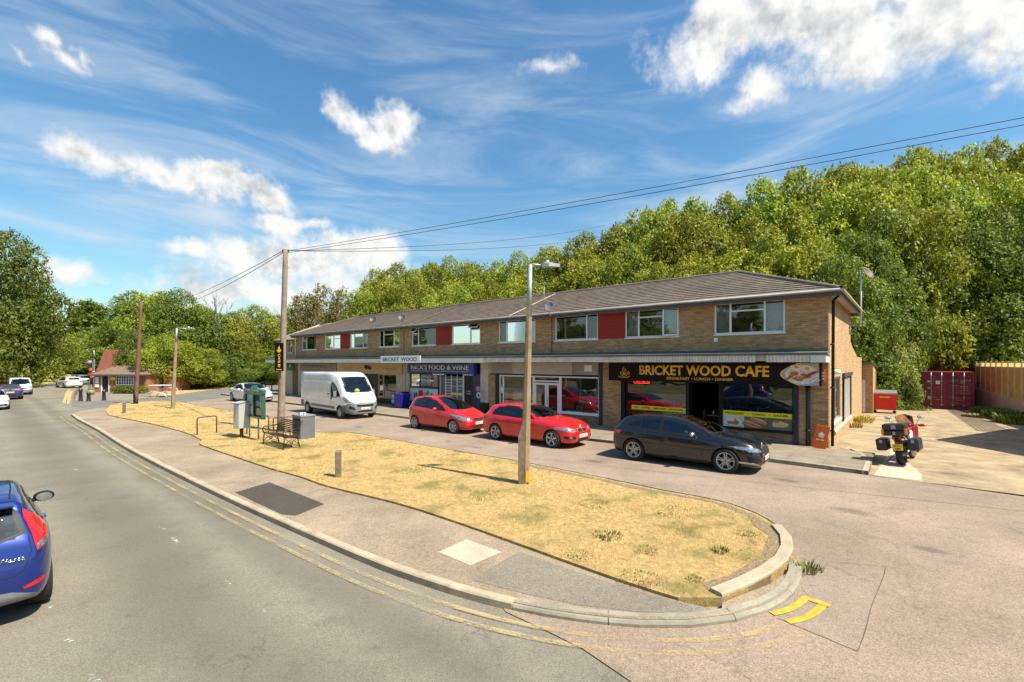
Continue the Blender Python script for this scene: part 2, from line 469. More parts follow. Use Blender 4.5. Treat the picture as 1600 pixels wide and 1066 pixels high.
M_ROAD=tarmac('road_tarmac',(.215,.192,.150),tracks=[(-17.3,1.0,.50),(-15.95,.55,.42),(-19.4,.6,.2)],patch=.14)
M_SERV=tarmac('service_tarmac',(.29,.222,.168),tracks=[(-5.0,.9,.10)],patch=.16)
M_SIDE=tarmac('side_tarmac',(.17,.165,.15))
M_PAVE=tarmac('pavement_tarmac',(.30,.235,.165),patch=.22)
M_PDARK=tarmac('pavement_dark_tarmac',(.215,.185,.145))
M_PATCH=tarmac('patch_tarmac',(.075,.062,.05))
M_INLAY=tarmac('inlay_tarmac',(.272,.215,.168))
def concrete(name,c,var=.22,bump=.4,sc=1.0):
    t=NT(name); v=t.coord('Object'); a=t.noise(v,1.1*sc,7,.68); b=t.noise(v,34*sc,4,.7); k=t.noise(v,5*sc,5,.7,.6)
    c1=t.mix(t.ramp(a,[(.32,0.0),(.68,1.0)]),tuple(x*(1-var) for x in c),tuple(x*(1+var*.6) for x in c))
    c1=t.mix(t.ramp(k,[(.52,0.0),(.7,.35)]),c1,tuple(x*.6 for x in c))
    c1=t.mix(1.0,c1,t.ramp(b,[(.3,(.8,)*3),(.7,(1.1,)*3)]),'MULTIPLY')
    t.col(c1); t.set(Roughness=.9); t.b.inputs['Specular IOR Level'].default_value=.25; t.bump(b,bump,.006); return t.m
M_YARD=concrete('yard_concrete',(.37,.285,.175),.46)
M_YARD2=concrete('pale_concrete',(.48,.42,.31),.2)
M_SLAB=concrete('slab_concrete',(.27,.225,.165),.3)
M_KERB=concrete('kerb_stone',(.43,.355,.25),.28,.5,2)
M_KERB2=concrete('kerb_stone_grey',(.30,.275,.215),.3,.5,2)
# dry grass
t=NT('dry_grass_ground'); v=t.coord('Object')
a=t.noise(v,.9,6,.7); b=t.noise(v,9,5,.75); c=t.noise(v,60,3,.8)
c1=t.mix(t.ramp(b,[(.3,0.0),(.7,1.0)]),(.34,.225,.09),(.68,.48,.205))
c1=t.mix(t.ramp(t.math('ADD',a,t.math('MULTIPLY',b,.25)),[(.64,0.0),(.76,.7)]),c1,(.15,.155,.04))
c1=t.mix(1.0,c1,t.ramp(c,[(.3,(.62,)*3),(.7,(1.15,)*3)]),'MULTIPLY')
e_=t.noise(v,2.6,5,.7); c1=t.mix(t.ramp(e_,[(.56,0.0),(.70,.8)]),c1,(.25,.175,.105))
t.col(c1); t.set(Roughness=1.0); t.b.inputs['Specular IOR Level'].default_value=.1; t.bump(t.math('ADD',c,b),.8,.03); M_DRY=t.m
t=NT('wild_ground'); v=t.coord('Object')
a=t.noise(v,.25,6,.65); b=t.noise(v,6,5,.75)
c1=t.mix(t.ramp(a,[(.4,0.0),(.6,1.0)]),(.20,.155,.07),(.055,.075,.02)); c1=t.mix(1.0,c1,t.ramp(b,[(.3,(.6,)*3),(.7,(1.2,)*3)]),'MULTIPLY')
t.col(c1); t.set(Roughness=1.0); t.bump(b,.8,.06); M_WILD=t.m
t=NT('worn_yellow_paint'); v=t.coord('Object'); n=t.noise(v,26,5,.75); n2=t.noise(v,1.2,4,.6)
t.col((.52,.38,.17)); t.set(Roughness=.8)
tr=t.node('ShaderNodeBsdfTransparent'); mx=t.node('ShaderNodeMixShader')
t.l(t.ramp(t.math('ADD',n,t.math('MULTIPLY',t.math('SUBTRACT',n2,.5),.9)),[(.42,.08),(.62,.62)]),mx.inputs[0]); t.l(tr.outputs[0],mx.inputs[1]); t.l(t.b.outputs[0],mx.inputs[2]); t.l(mx.outputs[0],t.out.inputs[0]); M_YWORN=t.m
t=NT('worn_white_paint'); v=t.coord('Object'); n=t.noise(v,22,5,.8); n2=t.noise(v,1.7,3,.6)
t.col((.7,.68,.62)); t.set(Roughness=.8)
tr=t.node('ShaderNodeBsdfTransparent'); mx=t.node('ShaderNodeMixShader')
t.l(t.ramp(t.math('ADD',n,t.math('MULTIPLY',t.math('SUBTRACT',n2,.5),.9)),[(.60,0.0),(.67,.65)]),mx.inputs[0]); t.l(tr.outputs[0],mx.inputs[1]); t.l(t.b.outputs[0],mx.inputs[2]); t.l(mx.outputs[0],t.out.inputs[0]); M_WWORN=t.m
M_YNEW=flat('fresh_yellow_paint',(.62,.36,.035),.7,var=.45,scale=9)

# ---- terrain ----
def hill(xw,yw):
    rx=xw-C0.x; ry=yw-C0.y; xl=rx*EX.x+ry*EX.y; yl=rx*EY.x+ry*EY.y
    y0=np.where(xl>-1,27.0,np.where(xl>-3,13.5+(xl+3)/2*13.5,13.5))
    far=smooth01((xl+110)/50)
    h=np.clip(yl-y0,0,70)*.16*far
    y1=np.where(xl>9.5,smooth01((xl-9.5)/3)*1.2,0)*(yl>-2)     # neighbour's garden behind the retaining wall
    return np.maximum(h,y1)
gx=np.concatenate([np.arange(-900,-140,60),np.arange(-140,90,2.0),np.arange(90,900,60)])
gy=np.concatenate([np.arange(-500,-40,60),np.arange(-40,150,2.0),np.arange(150,1600,80)])
GX,GY=np.meshgrid(gx,gy); GZ=hill(GX,GY)
GZ=GZ+np.where(GZ>.3,.25*np.sin(GX*.7)*np.cos(GY*.6),0)-.03
nx,ny=len(gx),len(gy)
me=bpy.data.meshes.new('ground')
vs=np.stack([GX.ravel(),GY.ravel(),GZ.ravel()],1)
fs=[(j*nx+i,j*nx+i+1,(j+1)*nx+i+1,(j+1)*nx+i) for j in range(ny-1) for i in range(nx-1)]
me.from_pydata(vs.tolist(),[],fs); me.update()
o=link_mesh('ground',me,[M_WILD]); tag(o,'wild ground and wooded bank around the parade','ground',kind='structure')
def hz(p): return float(hill(np.array([p[0]]),np.array([p[1]]))[0])

# ---- roads ----
road_poly=[P(-600,1500),P(-900,760),P(-330,650),P(-60,621),P(57,606),P(85,598),P(104,592.5),P(112,589.5),P(120,588),P(131,588),P(127,595),P(122,604),P(117,613),P(112,626),P(112,634),P(175,634),P(235,632),P(300,700),P(800,850),P(1100,1000),Vector((9,-2,0)),Vector((14,-9,0)),Vector((2,-14,0)),Vector((-4,-9,0))]
road_poly=[W for W in road_poly]
# near part: straight strip in the parade's frame
road_poly=[P(57,606),P(85,598),P(104,592.5),P(112,589.5),P(120,588),P(131,588),P(127,595),P(122,604),P(117,613),P(113,626),P(140,634),P(235,632),L2W(-34,-12),L2W(16,-12),L2W(30,-12),L2W(30,-24),L2W(-55,-24),P(-60,621)]
sheet('main_road',road_poly,0,M_ROAD,label='grey worn asphalt main road curving away to the left',cat='road')
side_poly=[P(112,634),P(113,626),P(128,624),P(200,623.5),P(240,622),P(300,614),P(370,605),P(435,599.5),L2W(-62,6),L2W(-60,16),L2W(-52,16),L2W(-47,2),L2W(-40.5,0),L2W(-40,-3.6),L2W(-39,-8),P(277,630),P(231,640),P(171,645)]
sheet('side_road',side_poly,.006,M_SIDE,label='grey side road joining the main road past the hedge',cat='road')
serv_poly=[P(367,620),P(277,630),L2W(-36,-11.5),L2W(-20,-11.5),L2W(-4,-13.5),P(790,957),P(850,985),P(910,1015),P(985,1066),P(1080,1160),L2W(4.5,-20),L2W(5,-24),L2W(30,-24),L2W(30,-9),L2W(14,-4.6),L2W(1.2,-3.3),L2W(1.2,-.5),L2W(-12,-2),L2W(-25,-2),L2W(-41,-2)]
sheet('service_road',serv_poly,.012,M_SERV,label='pinkish tarmac service road in front of the shops',cat='road')
yard_poly=[L2W(.0,16.5),L2W(.0,-.1),L2W(1.25,-.1),L2W(1.25,-3.4),P(1600,775),L2W(12,-4),L2W(12,10),L2W(8,16),L2W(5.3,29),L2W(-1,29),L2W(-1,16.5)]
sheet('yard',yard_poly,.018,M_YARD,label='sun bleached concrete yard beside the cafe',cat='yard')
sheet('concrete_apron',[P(1366,744,0),P(1395,700,0),P(1408,716,0),P(1440,742,0),P(1441,753,0)],.024,M_YARD2,label='pale concrete apron beside the raised pavement corner',cat='paving')
inl=[P(1228,872),P(1383,888),P(1340,1020),P(1215,968),P(1262,935)]
sheet('tarmac_inlay',inl,.0145,M_INLAY,label='square grey tarmac repair by the yellow lines',cat='road')
# seam lines of the repair
mb=MB()
for a,b in ((0,1),(1,2),(2,3)):
    pa,pb=inl[a],inl[b]; q=[pa.lerp(pb,k/8)+Vector((random.uniform(-.012,.012),random.uniform(-.012,.012),0)) for k in range(9)]
    mb.add([tuple(p+Vector((0,0,.020))) for p in q]+[tuple(p+Vector((0,0,.020))) for p in offset_line(q,.006)],[(i,i+1,i+10,i+9) for i in range(8)],flat('bitumen',(.10,.085,.07),.7))
mb.build('tarmac_seam',kind='structure',label='dark bitumen seam round the tarmac repair',cat='seam')

# ---- the island: front pavement and dry grass ----
outer_px=[(111,650),(122,658),(150,673),(200,705),(300,757),(400,805),(500,850),(600,893),(700,928),(800,955),(900,973),(1000,983),(1080,983),(1150,974),(1200,959),(1238,934),(1252,908),(1254,893)]
outer=catmull([P(*p) for p in outer_px],.3)
grass_out=[(1128,950),(1170,932),(1205,913),(1230,893),(1240,872),(1237,853),(1222,835),(1185,812),(1148,798),(1100,786),(1040,775),(980,762),(900,745),(800,725),(700,708),(620,693),(543,680),(500,680),(486,680),(470,668),(435,659),(365,646),(310,636),(277,630),(231,630),(195,632),(172,636)]
GOUT=catmull([P(x,y) for x,y in grass_out],.3)
grass_in=[(172,636),(166,639),(166,643),(172,649),(200,655),(240,663),(290,676),(315,688),(312,694),(357,710),(420,731),(470,745),(510,759),(620,786),(700,811),(800,846),(900,882),(980,910),(1060,935),(1128,952)]
GIN=catmull([P(x,y,.12) for x,y in grass_in],.3)
KH=.115
kt=[P(120,646,.11),P(140,642,.11)]
pave_poly=[p for p in offset_line(outer,.05)]+[P(1210,920),P(1170,936),P(1128,953)]+[p for p in GIN[::-1]]+[P(150,640),P(125,645)]
sheet('front_pavement',pave_poly,.088,M_PAVE,label='pale worn tarmac footway along the main road kerb',cat='pavement',thick=.11)
dk=[P(736,905,.1),P(811,861,.1),P(900,892,.1),P(980,918,.1),P(1060,940,.1),P(1118,952,.1),P(1085,958,.1),P(1000,955,.1),P(900,944,.1),P(800,922,.1)]
sheet('dark_pavement_strip',dk,.092,M_PDARK,label='newer dark tarmac at the pointed end of the footway',cat='paving')
sheet('dark_patch',[P(367,769,.1),P(421,753,.1),P(507,787,.1),P(462,805,.1),P(440,803,.1)],.0925,M_PATCH,label='black tarmac patch on the footway',cat='paving')
sheet('pale_slab',[P(685,862,.1),P(729,842,.1),P(784,862,.1),P(735,883,.1)],.0935,M_YARD2,label='pale concrete access cover slab in the footway',cat='paving')
gp=[p for p in GOUT]+[p for p in GIN[1:-1]]
GRASSPOLY=[(p.x,p.y) for p in gp]
sheet('grass_verge',gp,.13,M_DRY,label='parched yellow grass island between road and shops',cat='grass verge',thick=.14)
ks=min(range(len(outer)),key=lambda i:(outer[i]-P(900,973)).length)//3*3
mb=MB(); strip(mb,outer[:ks+1],.13,-.03,.108,M_KERB,gap=.008,step=3); strip(mb,outer[ks:],.16,-.03,.100,M_KERB2,gap=.010,step=3,slope=.035)
mb.build('front_kerb',kind='structure',label='weathered stone kerb along the main road',cat='kerb')
# pale upright kerb stones round the grass end, then thin edging
i0=min(range(len(GOUT)),key=lambda i:(GOUT[i]-P(1222,835)).length)
mb=MB(); strip(mb,GOUT[:i0+1],.17,-.03,.175,M_KERB,gap=.012,step=3)
mb.build('grass_end_kerb',kind='structure',label='pale raised kerb stones round the grass end',cat='kerb')
mb=MB(); strip(mb,GOUT[i0:],.06,-.03,.15,M_KERB2,gap=.006,step=3)
mb.build('grass_edging',kind='structure',label='thin dark edging between grass and service road',cat='kerb')
# grey gutter kerb outside the pale one
gk=catmull([P(*p) for p in [(1125,968),(1165,960),(1205,944),(1238,920),(1256,897),(1262,884)]],.3)
# parade pavement
pf=[L2W(1.25,-3.38),L2W(-1.3,-3.3),L2W(-6.8,-3.55),L2W(-10,-3.7),L2W(-14.5,-3.85),L2W(-16.0,-4.0),L2W(-20,-3.9),L2W(-28,-4.1),L2W(-40,-4.2),L2W(-47,-4.0)]
pfs=catmull(pf,.5)
sheet('parade_pavement',pfs+[L2W(-48,1),L2W(-46,6),L2W(-40.3,6),L2W(-40.3,.3),L2W(.02,.3),L2W(.02,-.1),L2W(1.25,-.1)],.12,M_SLAB,label='grey slab pavement under the shop canopy',cat='pavement',thick=.13)
mb=MB(); strip(mb,[p for p in pfs[::-1]],.14,-.03,.125,M_KERB2,gap=.008,step=2)
strip(mb,[L2W(1.25,-3.38),L2W(1.25,-2.4),L2W(1.2,-1.4),L2W(1.0,-.4),L2W(.7,.4)],.14,-.03,.125,M_KERB,gap=.008,step=1)
mb.build('parade_kerb',kind='structure',label='kerb in front of the shop pavement',cat='kerb')
M_JOINT=flat('paving_joint',(.12,.11,.09),.9)
mb=MB()
for k in range(46):
    x=1.1-k*.92; mb.add([tuple(L2W(x,-3.15,.124)),tuple(L2W(x+.012,-3.15,.124)),tuple(L2W(x+.012,-.12,.124)),tuple(L2W(x,-.12,.124))],[(0,1,2,3)],M_JOINT)
for y in (-2.35,-1.5,-.75): mb.add([tuple(L2W(1.1,y,.1235)),tuple(L2W(1.1,y+.012,.1235)),tuple(L2W(-40,y+.012,.1235)),tuple(L2W(-40,y,.1235))],[(0,1,2,3)],M_JOINT)
mb.build('paving_joints',kind='structure',label='joints between the paving slabs',cat='paving')
# ---- markings ----
def mark(name,line,w,z,m,label,dash=None):
    mb=MB(); L=line; off=offset_line(L,w); n=len(L)
    fs=[(i,i+1,i+1+n,i+n) for i in range(n-1) if dash is None or (i//dash[0])%dash[1]==0]
    mb.add([(p.x,p.y,z) for p in L]+[(p.x,p.y,z) for p in off],fs,m)
    o=mb.build(name,kind='structure',label=label,cat='road marking')
    return o
ol=offset_line(outer,-.28); ol2=offset_line(outer,-.50)
ye=min(range(len(outer)),key=lambda i:(outer[i]-P(1215,955)).length)
ol=ol[:ye+1]; ol2=ol2[:ye+1]
mark('yellow_line',ol,.075,.019,M_YWORN,'faded inner yellow line beside the main road kerb')
mark('yellow_line',ol2,.075,.0192,M_YWORN,'faded outer yellow line beside the main road kerb')
for (c,dz) in (([(1212,965),(1240,957),(1258,946),(1266,938)],0),([(1236,978),(1262,972),(1280,962),(1292,951)],0)):
    mark('yellow_line_end',catmull([P(*p) for p in c],.1),.09,.0235,M_YNEW,'bright yellow paint over the road repair')
mark('yellow_line_end',[P(1254,938),P(1275,945),P(1295,952)],.10,.0245,M_YNEW,'bright yellow bar closing the double lines')
def markset(name,pairs,w,label,m=M_WWORN,z=.009):
    mb=MB()
    for a,b in pairs:
        pa,pb=P(*a),P(*b); q=[pa,pb]; o=offset_line(q,w)
        mb.add([(p.x,p.y,z) for p in q+o],[(0,1,3,2)],m)
    mb.build(name,kind='structure',label=label,cat='road marking')
markset('centre_line',[((100,729),(140,744)),((160,765),(180,775)),((225,807),(256,830)),((266,842),(302,870)),((318,886),(360,920)),((392,942),(420,965)),((-30,690),(10,702))],.055,'worn white centre line flakes on the main road')
markset('bay_line',[((74,950),(92,978)),((99,1001),(122,1036)),((132,1058),(150,1085))],.08,'broken white parking bay line behind the blue car',M_WWORN)
markset('give_way_line',[((108,637),(122,634)),((128,634),(140,632)),((20,650),(34,648)),((0,652),(14,650.5))],.5,'faded white give way dashes at the junction')
markset('far_yellow_line',[((104,630),(107,615)),((107,615),(111,609)),((109,631),(112,616)),((112,616),(115,611))],.22,'yellow lines curving round the pub corner',flat('dull_yellow',(.42,.33,.14),.8))
# pub forecourt pavement
sheet('pub_forecourt',[P(117,629),P(119,619),P(124,611),P(131,603),P(136,598),P(150,600),P(235,612),P(238,622),P(200,627)],.06,concrete('forecourt_concrete',(.25,.21,.16)),label='paved forecourt of the red roofed pub',cat='pavement',thick=.08)
# dry verge under hedge and far verge
sheet('hedge_verge',[P(200,624),P(240,622),P(300,614),P(370,605),P(437,599),P(452,592),P(445,588),P(300,600),P(235,610),P(190,618)],.05,M_DRY,label='dry grass verge under the hedge across the side road',cat='grass verge',thick=.09)
sheet('far_verge',[P(-100,622),P(-40,616),P(57,605.5),P(85,597.5),P(104,592),P(112,589),P(110,585),P(60,590),P(-60,598)],.05,M_DRY,label='dry grass verge beside the far road',cat='grass verge',thick=.09)
# expansion joints and wheel stains in the yard
mb=MB()
for (x0,y0,x1,y1) in ((1.6,.6,11.8,.6),(1.3,6.2,11.5,6.2),(.3,11.6,9.5,11.6),(5.6,-3.2,5.6,16),(3.0,16,3.0,21)):
    a,b=L2W(x0,y0,.0205),L2W(x1,y1,.0205); q=[a.lerp(b,k/24)+Vector((random.uniform(-.01,.01),random.uniform(-.01,.01),0)) for k in range(25)]; o_=offset_line(q,.018)
    mb.add([(p.x,p.y,.0205) for p in q]+[(p.x,p.y,.0205) for p in o_],[(i,i+1,i+26,i+25) for i in range(24)],flat('yard_joint',(.13,.10,.07),.9))
mb.build('yard_joints',kind='structure',label='dark joints between the concrete bays of the yard',cat='paving')
t=NT('oil_stain'); v=t.coord('Object'); t.col((.03,.026,.022)); t.set(Roughness=.6)
sp=t.coord('UV'); gr=t.node('ShaderNodeTexGradient',gradient_type='SPHERICAL'); mpn=t.node('ShaderNodeMapping'); t.l(sp,mpn.inputs[0]); t.l(mpn.outputs[0],gr.inputs[0])
f=t.ramp(t.math('ADD',gr.outputs['Fac'],t.math('MULTIPLY',t.math('SUBTRACT',t.noise(v,7,5,.7),.5),1.1)),[(.28,0.0),(.7,.22)])
tr=t.node('ShaderNodeBsdfTransparent'); mx=t.node('ShaderNodeMixShader'); t.l(f,mx.inputs[0]); t.l(tr.outputs[0],mx.inputs[1]); t.l(t.b.outputs[0],mx.inputs[2]); t.l(mx.outputs[0],t.out.inputs[0]); M_OIL=t.m
def stain(p,r,z,lb):
    me=bpy.data.meshes.new('stain'); n=20; vs=[(0,0,0)]+[(r*math.cos(2*PI*k/n),r*math.sin(2*PI*k/n)*.6,0) for k in range(n)]
    me.from_pydata(vs,[],[(0,k+1,(k+1)%n+1) for k in range(n)]); uv=me.uv_layers.new(name='UVMap')
    for l in me.loops: c=vs[l.vertex_index]; uv.data[l.index].uv=(c[0]/r,c[1]/r/.6)
    o=link_mesh('stain',me,[M_OIL]); o.location=(p.x,p.y,z); o.rotation_euler=(0,0,PH); tag(o,lb,'stain',kind='structure')
for (px,py,r) in ((560,668,.5),(745,700,.45),(930,722,.6),(1230,752,.5),(700,690,.3),(1010,760,.35),(1330,800,.6),(1450,860,.4)): stain(P(px,py),r,.0165,'dark oil stain on the service road')
for (px,py,r) in ((1350,690,.4),(1470,740,.7),(1440,665,.8)): stain(P(px,py),r,.022,'dark stain on the yard concrete')
# ---- building materials ----
def brick(name, c1, c2, mortar, bw=.225, bh=.075, var=.5, streak=0):
    t=NT(name); uv=t.coord('UV')
    b=t.node('ShaderNodeTexBrick'); t.l(uv,b.inputs['Vector']); b.inputs['Scale'].default_value=1
    b.inputs['Brick Width'].default_value=bw; b.inputs['Row Height'].default_value=bh; b.inputs['Mortar Size'].default_value=.006
    b.inputs['Color1'].default_value=(*c1,1); b.inputs['Color2'].default_value=(*c2,1); b.inputs['Mortar'].default_value=(*mortar,1); b.offset=.5
    b.inputs['Bias'].default_value=.0
    mp=t.node('ShaderNodeMapping'); t.l(uv,mp.inputs[0]); mp.inputs['Scale'].default_value=(1.0,6.5,1)
    n=t.noise(mp.outputs[0],2.2,5,.75); n2=t.noise(uv,.5,4,.6)
    c=t.mix(1.0,b.outputs[0],t.ramp(n,[(.32,(1-var*.75,)*3),(.5,(1.0,)*3),(.68,(1+var*.65,1+var*.55,1+var*.45))]),'MULTIPLY')
    c=t.mix(1.0,c,t.ramp(n2,[(.3,(.85,)*3),(.7,(1.08,)*3)]),'MULTIPLY')
    t.col(c); t.set(Roughness=.88); t.b.inputs['Specular IOR Level'].default_value=.2
    t.bump(b.outputs['Fac'],-.5,.006); return t.m
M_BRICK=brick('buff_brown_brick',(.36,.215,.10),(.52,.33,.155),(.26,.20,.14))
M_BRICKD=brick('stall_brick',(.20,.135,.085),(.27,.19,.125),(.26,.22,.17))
M_BRICKS=brick('side_wall_brick',(.36,.215,.105),(.52,.33,.165),(.60,.46,.30),var=.3)
M_UPVC=flat('white_pvc',(.80,.80,.78),.3,var=.06)
M_RED=flat('red_hung_panel',(.33,.024,.012),.75,var=.3,scale=14)
M_FASC=flat('dark_eaves_board',(.085,.08,.08),.55,var=.3)
M_SOFF=flat('pale_soffit',(.45,.42,.36),.7)
M_FLASH=flat('lead_flashing',(.13,.13,.125),.6,var=.3,scale=2)
M_FLUTE=flat('fluted_fascia',(.72,.67,.58),.55,var=.25,scale=2.5)
M_PANEL=flat('plain_fascia',(.74,.71,.63),.55,var=.2,scale=1.4)
M_BLACK=flat('black_gloss',(.007,.007,.009),.35,var=.2,spec=.3)
M_NAVY=flat('navy_post',(.012,.017,.05),.35)
M_CREAM=flat('cream_render',(.50,.42,.30),.8,var=.2)
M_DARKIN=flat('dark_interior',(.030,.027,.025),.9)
M_WALLIN=flat('interior_wall',(.42,.36,.27),.9)
M_CARPET=flat('interior_floor',(.12,.10,.08),.9)
M_CURT=flat('net_curtain',(.62,.62,.60),.95,var=.25,scale=18)
M_WOODF=flat('tan_fascia_board',(.50,.34,.14),.6,var=.15)
M_CHROME=flat('steel',(.55,.55,.55),.3,1.0,var=.1)
M_GALV=flat('galvanised_steel',(.42,.43,.43),.5,.6,var=.3,scale=6)
def glass(name, tint=(.55,.58,.58), fac=.18, blend=.35):
    t=NT(name); t.n.remove(t.b)
    tr=t.node('ShaderNodeBsdfTransparent'); tr.inputs[0].default_value=(*tint,1)
    gl=t.node('ShaderNodeBsdfGlossy'); gl.inputs['Roughness'].default_value=.0; gl.inputs[0].default_value=(.95,.97,1,1)
    v=t.coord('Object'); bp=t.node('ShaderNodeBump'); bp.inputs['Strength'].default_value=.02; bp.inputs['Distance'].default_value=.3
    t.l(t.noise(v,.8,2,.5),bp.inputs['Height']); t.l(bp.outputs[0],gl.inputs['Normal'])
    fr=t.node('ShaderNodeLayerWeight'); fr.inputs[0].default_value=blend
    f=t.math('ADD',t.math('MULTIPLY',fr.outputs['Fresnel'],1.0),fac,clamp=True)
    mx=t.node('ShaderNodeMixShader'); t.l(f,mx.inputs[0]); t.l(tr.outputs[0],mx.inputs[1]); t.l(gl.outputs[0],mx.inputs[2]); t.l(mx.outputs[0],t.out.inputs[0]); return t.m
M_GLASS=glass('window_glass',(.62,.66,.64),.09)
M_SHOPG=glass('shop_glass',(.82,.84,.84),.10)
# concrete tiles
t=NT('roof_tiles'); v=t.coord('Object'); uv=t.coord('UV')
a=t.noise(v,.5,5,.65); b=t.noise(v,7,5,.75); c=t.noise(v,45,3,.7)
wv=t.node('ShaderNodeTexWave',wave_type='BANDS',bands_direction='X'); wv.inputs['Scale'].default_value=1.05*1.0; wv.inputs['Distortion'].default_value=0; t.l(v,wv.inputs[0])
bk=t.node('ShaderNodeTexBrick'); t.l(uv,bk.inputs[0]); bk.inputs['Scale'].default_value=1; bk.inputs['Brick Width'].default_value=.3; bk.inputs['Row Height'].default_value=.32; bk.inputs['Mortar Size'].default_value=.004
bk.inputs['Color1'].default_value=(.135,.10,.075,1); bk.inputs['Color2'].default_value=(.195,.148,.108,1); bk.inputs['Mortar'].default_value=(.09,.08,.07,1)
c1=t.mix(1.0,bk.outputs[0],t.ramp(a,[(.3,(.82,)*3),(.7,(1.12,)*3)]),'MULTIPLY')
c1=t.mix(1.0,c1,t.ramp(b,[(.3,(.68,)*3),(.7,(1.25,)*3)]),'MULTIPLY')
c1=t.mix(t.ramp(b,[(.62,0.0),(.72,.4)]),c1,(.30,.27,.16))
t.col(c1); t.set(Roughness=.9); t.bump(t.math('ADD',wv.outputs['Fac'],c),.25,.012); M_TILE=t.m
M_VERGE=flat('mortar_verge',(.42,.37,.29),.9,var=.3,scale=8)

PAR=empty('shop_parade',L2W(0,0),PH,'long two storey brown brick shop parade with a tiled hipped roof and flat canopy','shop building')
XL=-40.18
def holes_wall(mb,x0,x1,z0,z1,holes,y,m,reveal=.09,mr=None,axis='y'):
    xs=sorted({x0,x1,*[h[0] for h in holes],*[h[1] for h in holes]}); zs=sorted({z0,z1,*[h[2] for h in holes],*[h[3] for h in holes]})
    def pt(a,yy,z): return (a,yy,z) if axis=='y' else (yy,a,z)
    for i in range(len(xs)-1):
        for j in range(len(zs)-1):
            cx,cz=(xs[i]+xs[i+1])/2,(zs[j]+zs[j+1])/2
            if any(h[0]<cx<h[1] and h[2]<cz<h[3] for h in holes): continue
            mb.quad(pt(xs[i],y,zs[j]),pt(xs[i+1],y,zs[j]),pt(xs[i+1],y,zs[j+1]),pt(xs[i],y,zs[j+1]),m)
    y2=y+reveal
    for h in holes:
        a,b,c,d=h[:4]; q=mr or m
        mb.quad(pt(a,y,c),pt(a,y2,c),pt(a,y2,d),pt(a,y,d),q); mb.quad(pt(b,y,c),pt(b,y,d),pt(b,y2,d),pt(b,y2,c),q)
        mb.quad(pt(a,y,d),pt(a,y2,d),pt(b,y2,d),pt(b,y,d),q); mb.quad(pt(a,y,c),pt(b,y,c),pt(b,y2,c),pt(a,y2,c),q)
# upper windows: px extents; cells: list of (x0f,x1f,[z splits]) ; opts
ZS,ZH=4.15,5.37
UW=[('cafe flat window with net curtains and a wide middle light',1116.3,1226.7,[(0,.24,[]),(.24,.73,[.72]),(.73,1,[])],'curt'),
 ('window with an open right casement beside the red panel',976.9,1060.9,[(0,.26,[]),(.26,.72,[.72]),(.72,1,[])],'openR'),
 ('wide window left of the red panel',867.5,934.4,[(0,.745,[]),(.745,1,[])],None),
 ('window behind the lamp column',779.3,836.5,[(0,.22,[]),(.22,1,[])],None),
 ('window with a tilted top light on its right',706,750.3,[(0,.66,[]),(.66,1,[.68])],'ventR'),
 ('window with a tilted top light on its left',644,681.6,[(0,.26,[.66]),(.26,1,[])],'ventL'),
 ('three part window above the village sign',592.6,623.8,[(0,.22,[]),(.22,.73,[.72]),(.73,1,[])],None),
 ('window right of the small red panel',546.9,574.5,[(0,.24,[]),(.24,.73,[.70]),(.73,1,[])],'curt'),
 ('window left of the small red panel',507.4,532.0,[(0,.55,[]),(.55,1,[.68])],'curt'),
 ('end window near the downpipe',472.3,494.4,[(0,.30,[.66]),(.30,1,[])],'curt')]
holes=[(FX(a),FX(b),ZS,ZH) for _,a,b,_,_ in UW]
reds=[(FX(934.4)+.0,FX(976.9)),(FX(681.6),FX(706)),(FX(532),FX(546.9))]
mb=MB(); holes_wall(mb,XL,0,3.30,5.42,holes,0,M_BRICK)
# gable/end walls and rear
SYW=[(.95,3.6,.86,2.5),(4.3,7.75,.62,2.45)]
holes_wall(mb,0,8,0,5.42,SYW,0,M_BRICKS,-.12,axis='x')
mb.quad((XL,0,0),(XL,8,0),(XL,8,5.42),(XL,0,5.42),M_BRICKS); mb.quad((XL,8,0),(0,8,0),(0,8,5.42),(XL,8,5.42),M_BRICK)
mb.build('wall',PAR)
mb=MB()
for a,b in reds: mb.box(a+.01,b-.01,-.03,.05,ZS-.02,ZH+.02,M_RED)
for (a,b) in reds:
    for k in range(1,5): pass
for i,(a,b) in enumerate(reds):
    m2=MB(); m2.box(a+.01,b-.01,-.025,.03,ZS,ZH,M_RED)
    for k in range(8): m2.box(a+.012,b-.012,-.035,-.025,ZS+k*.152+.012,ZS+k*.152+.142,M_RED)
    m2.build('wall_panel',PAR,label='dark red hung panel between two windows')
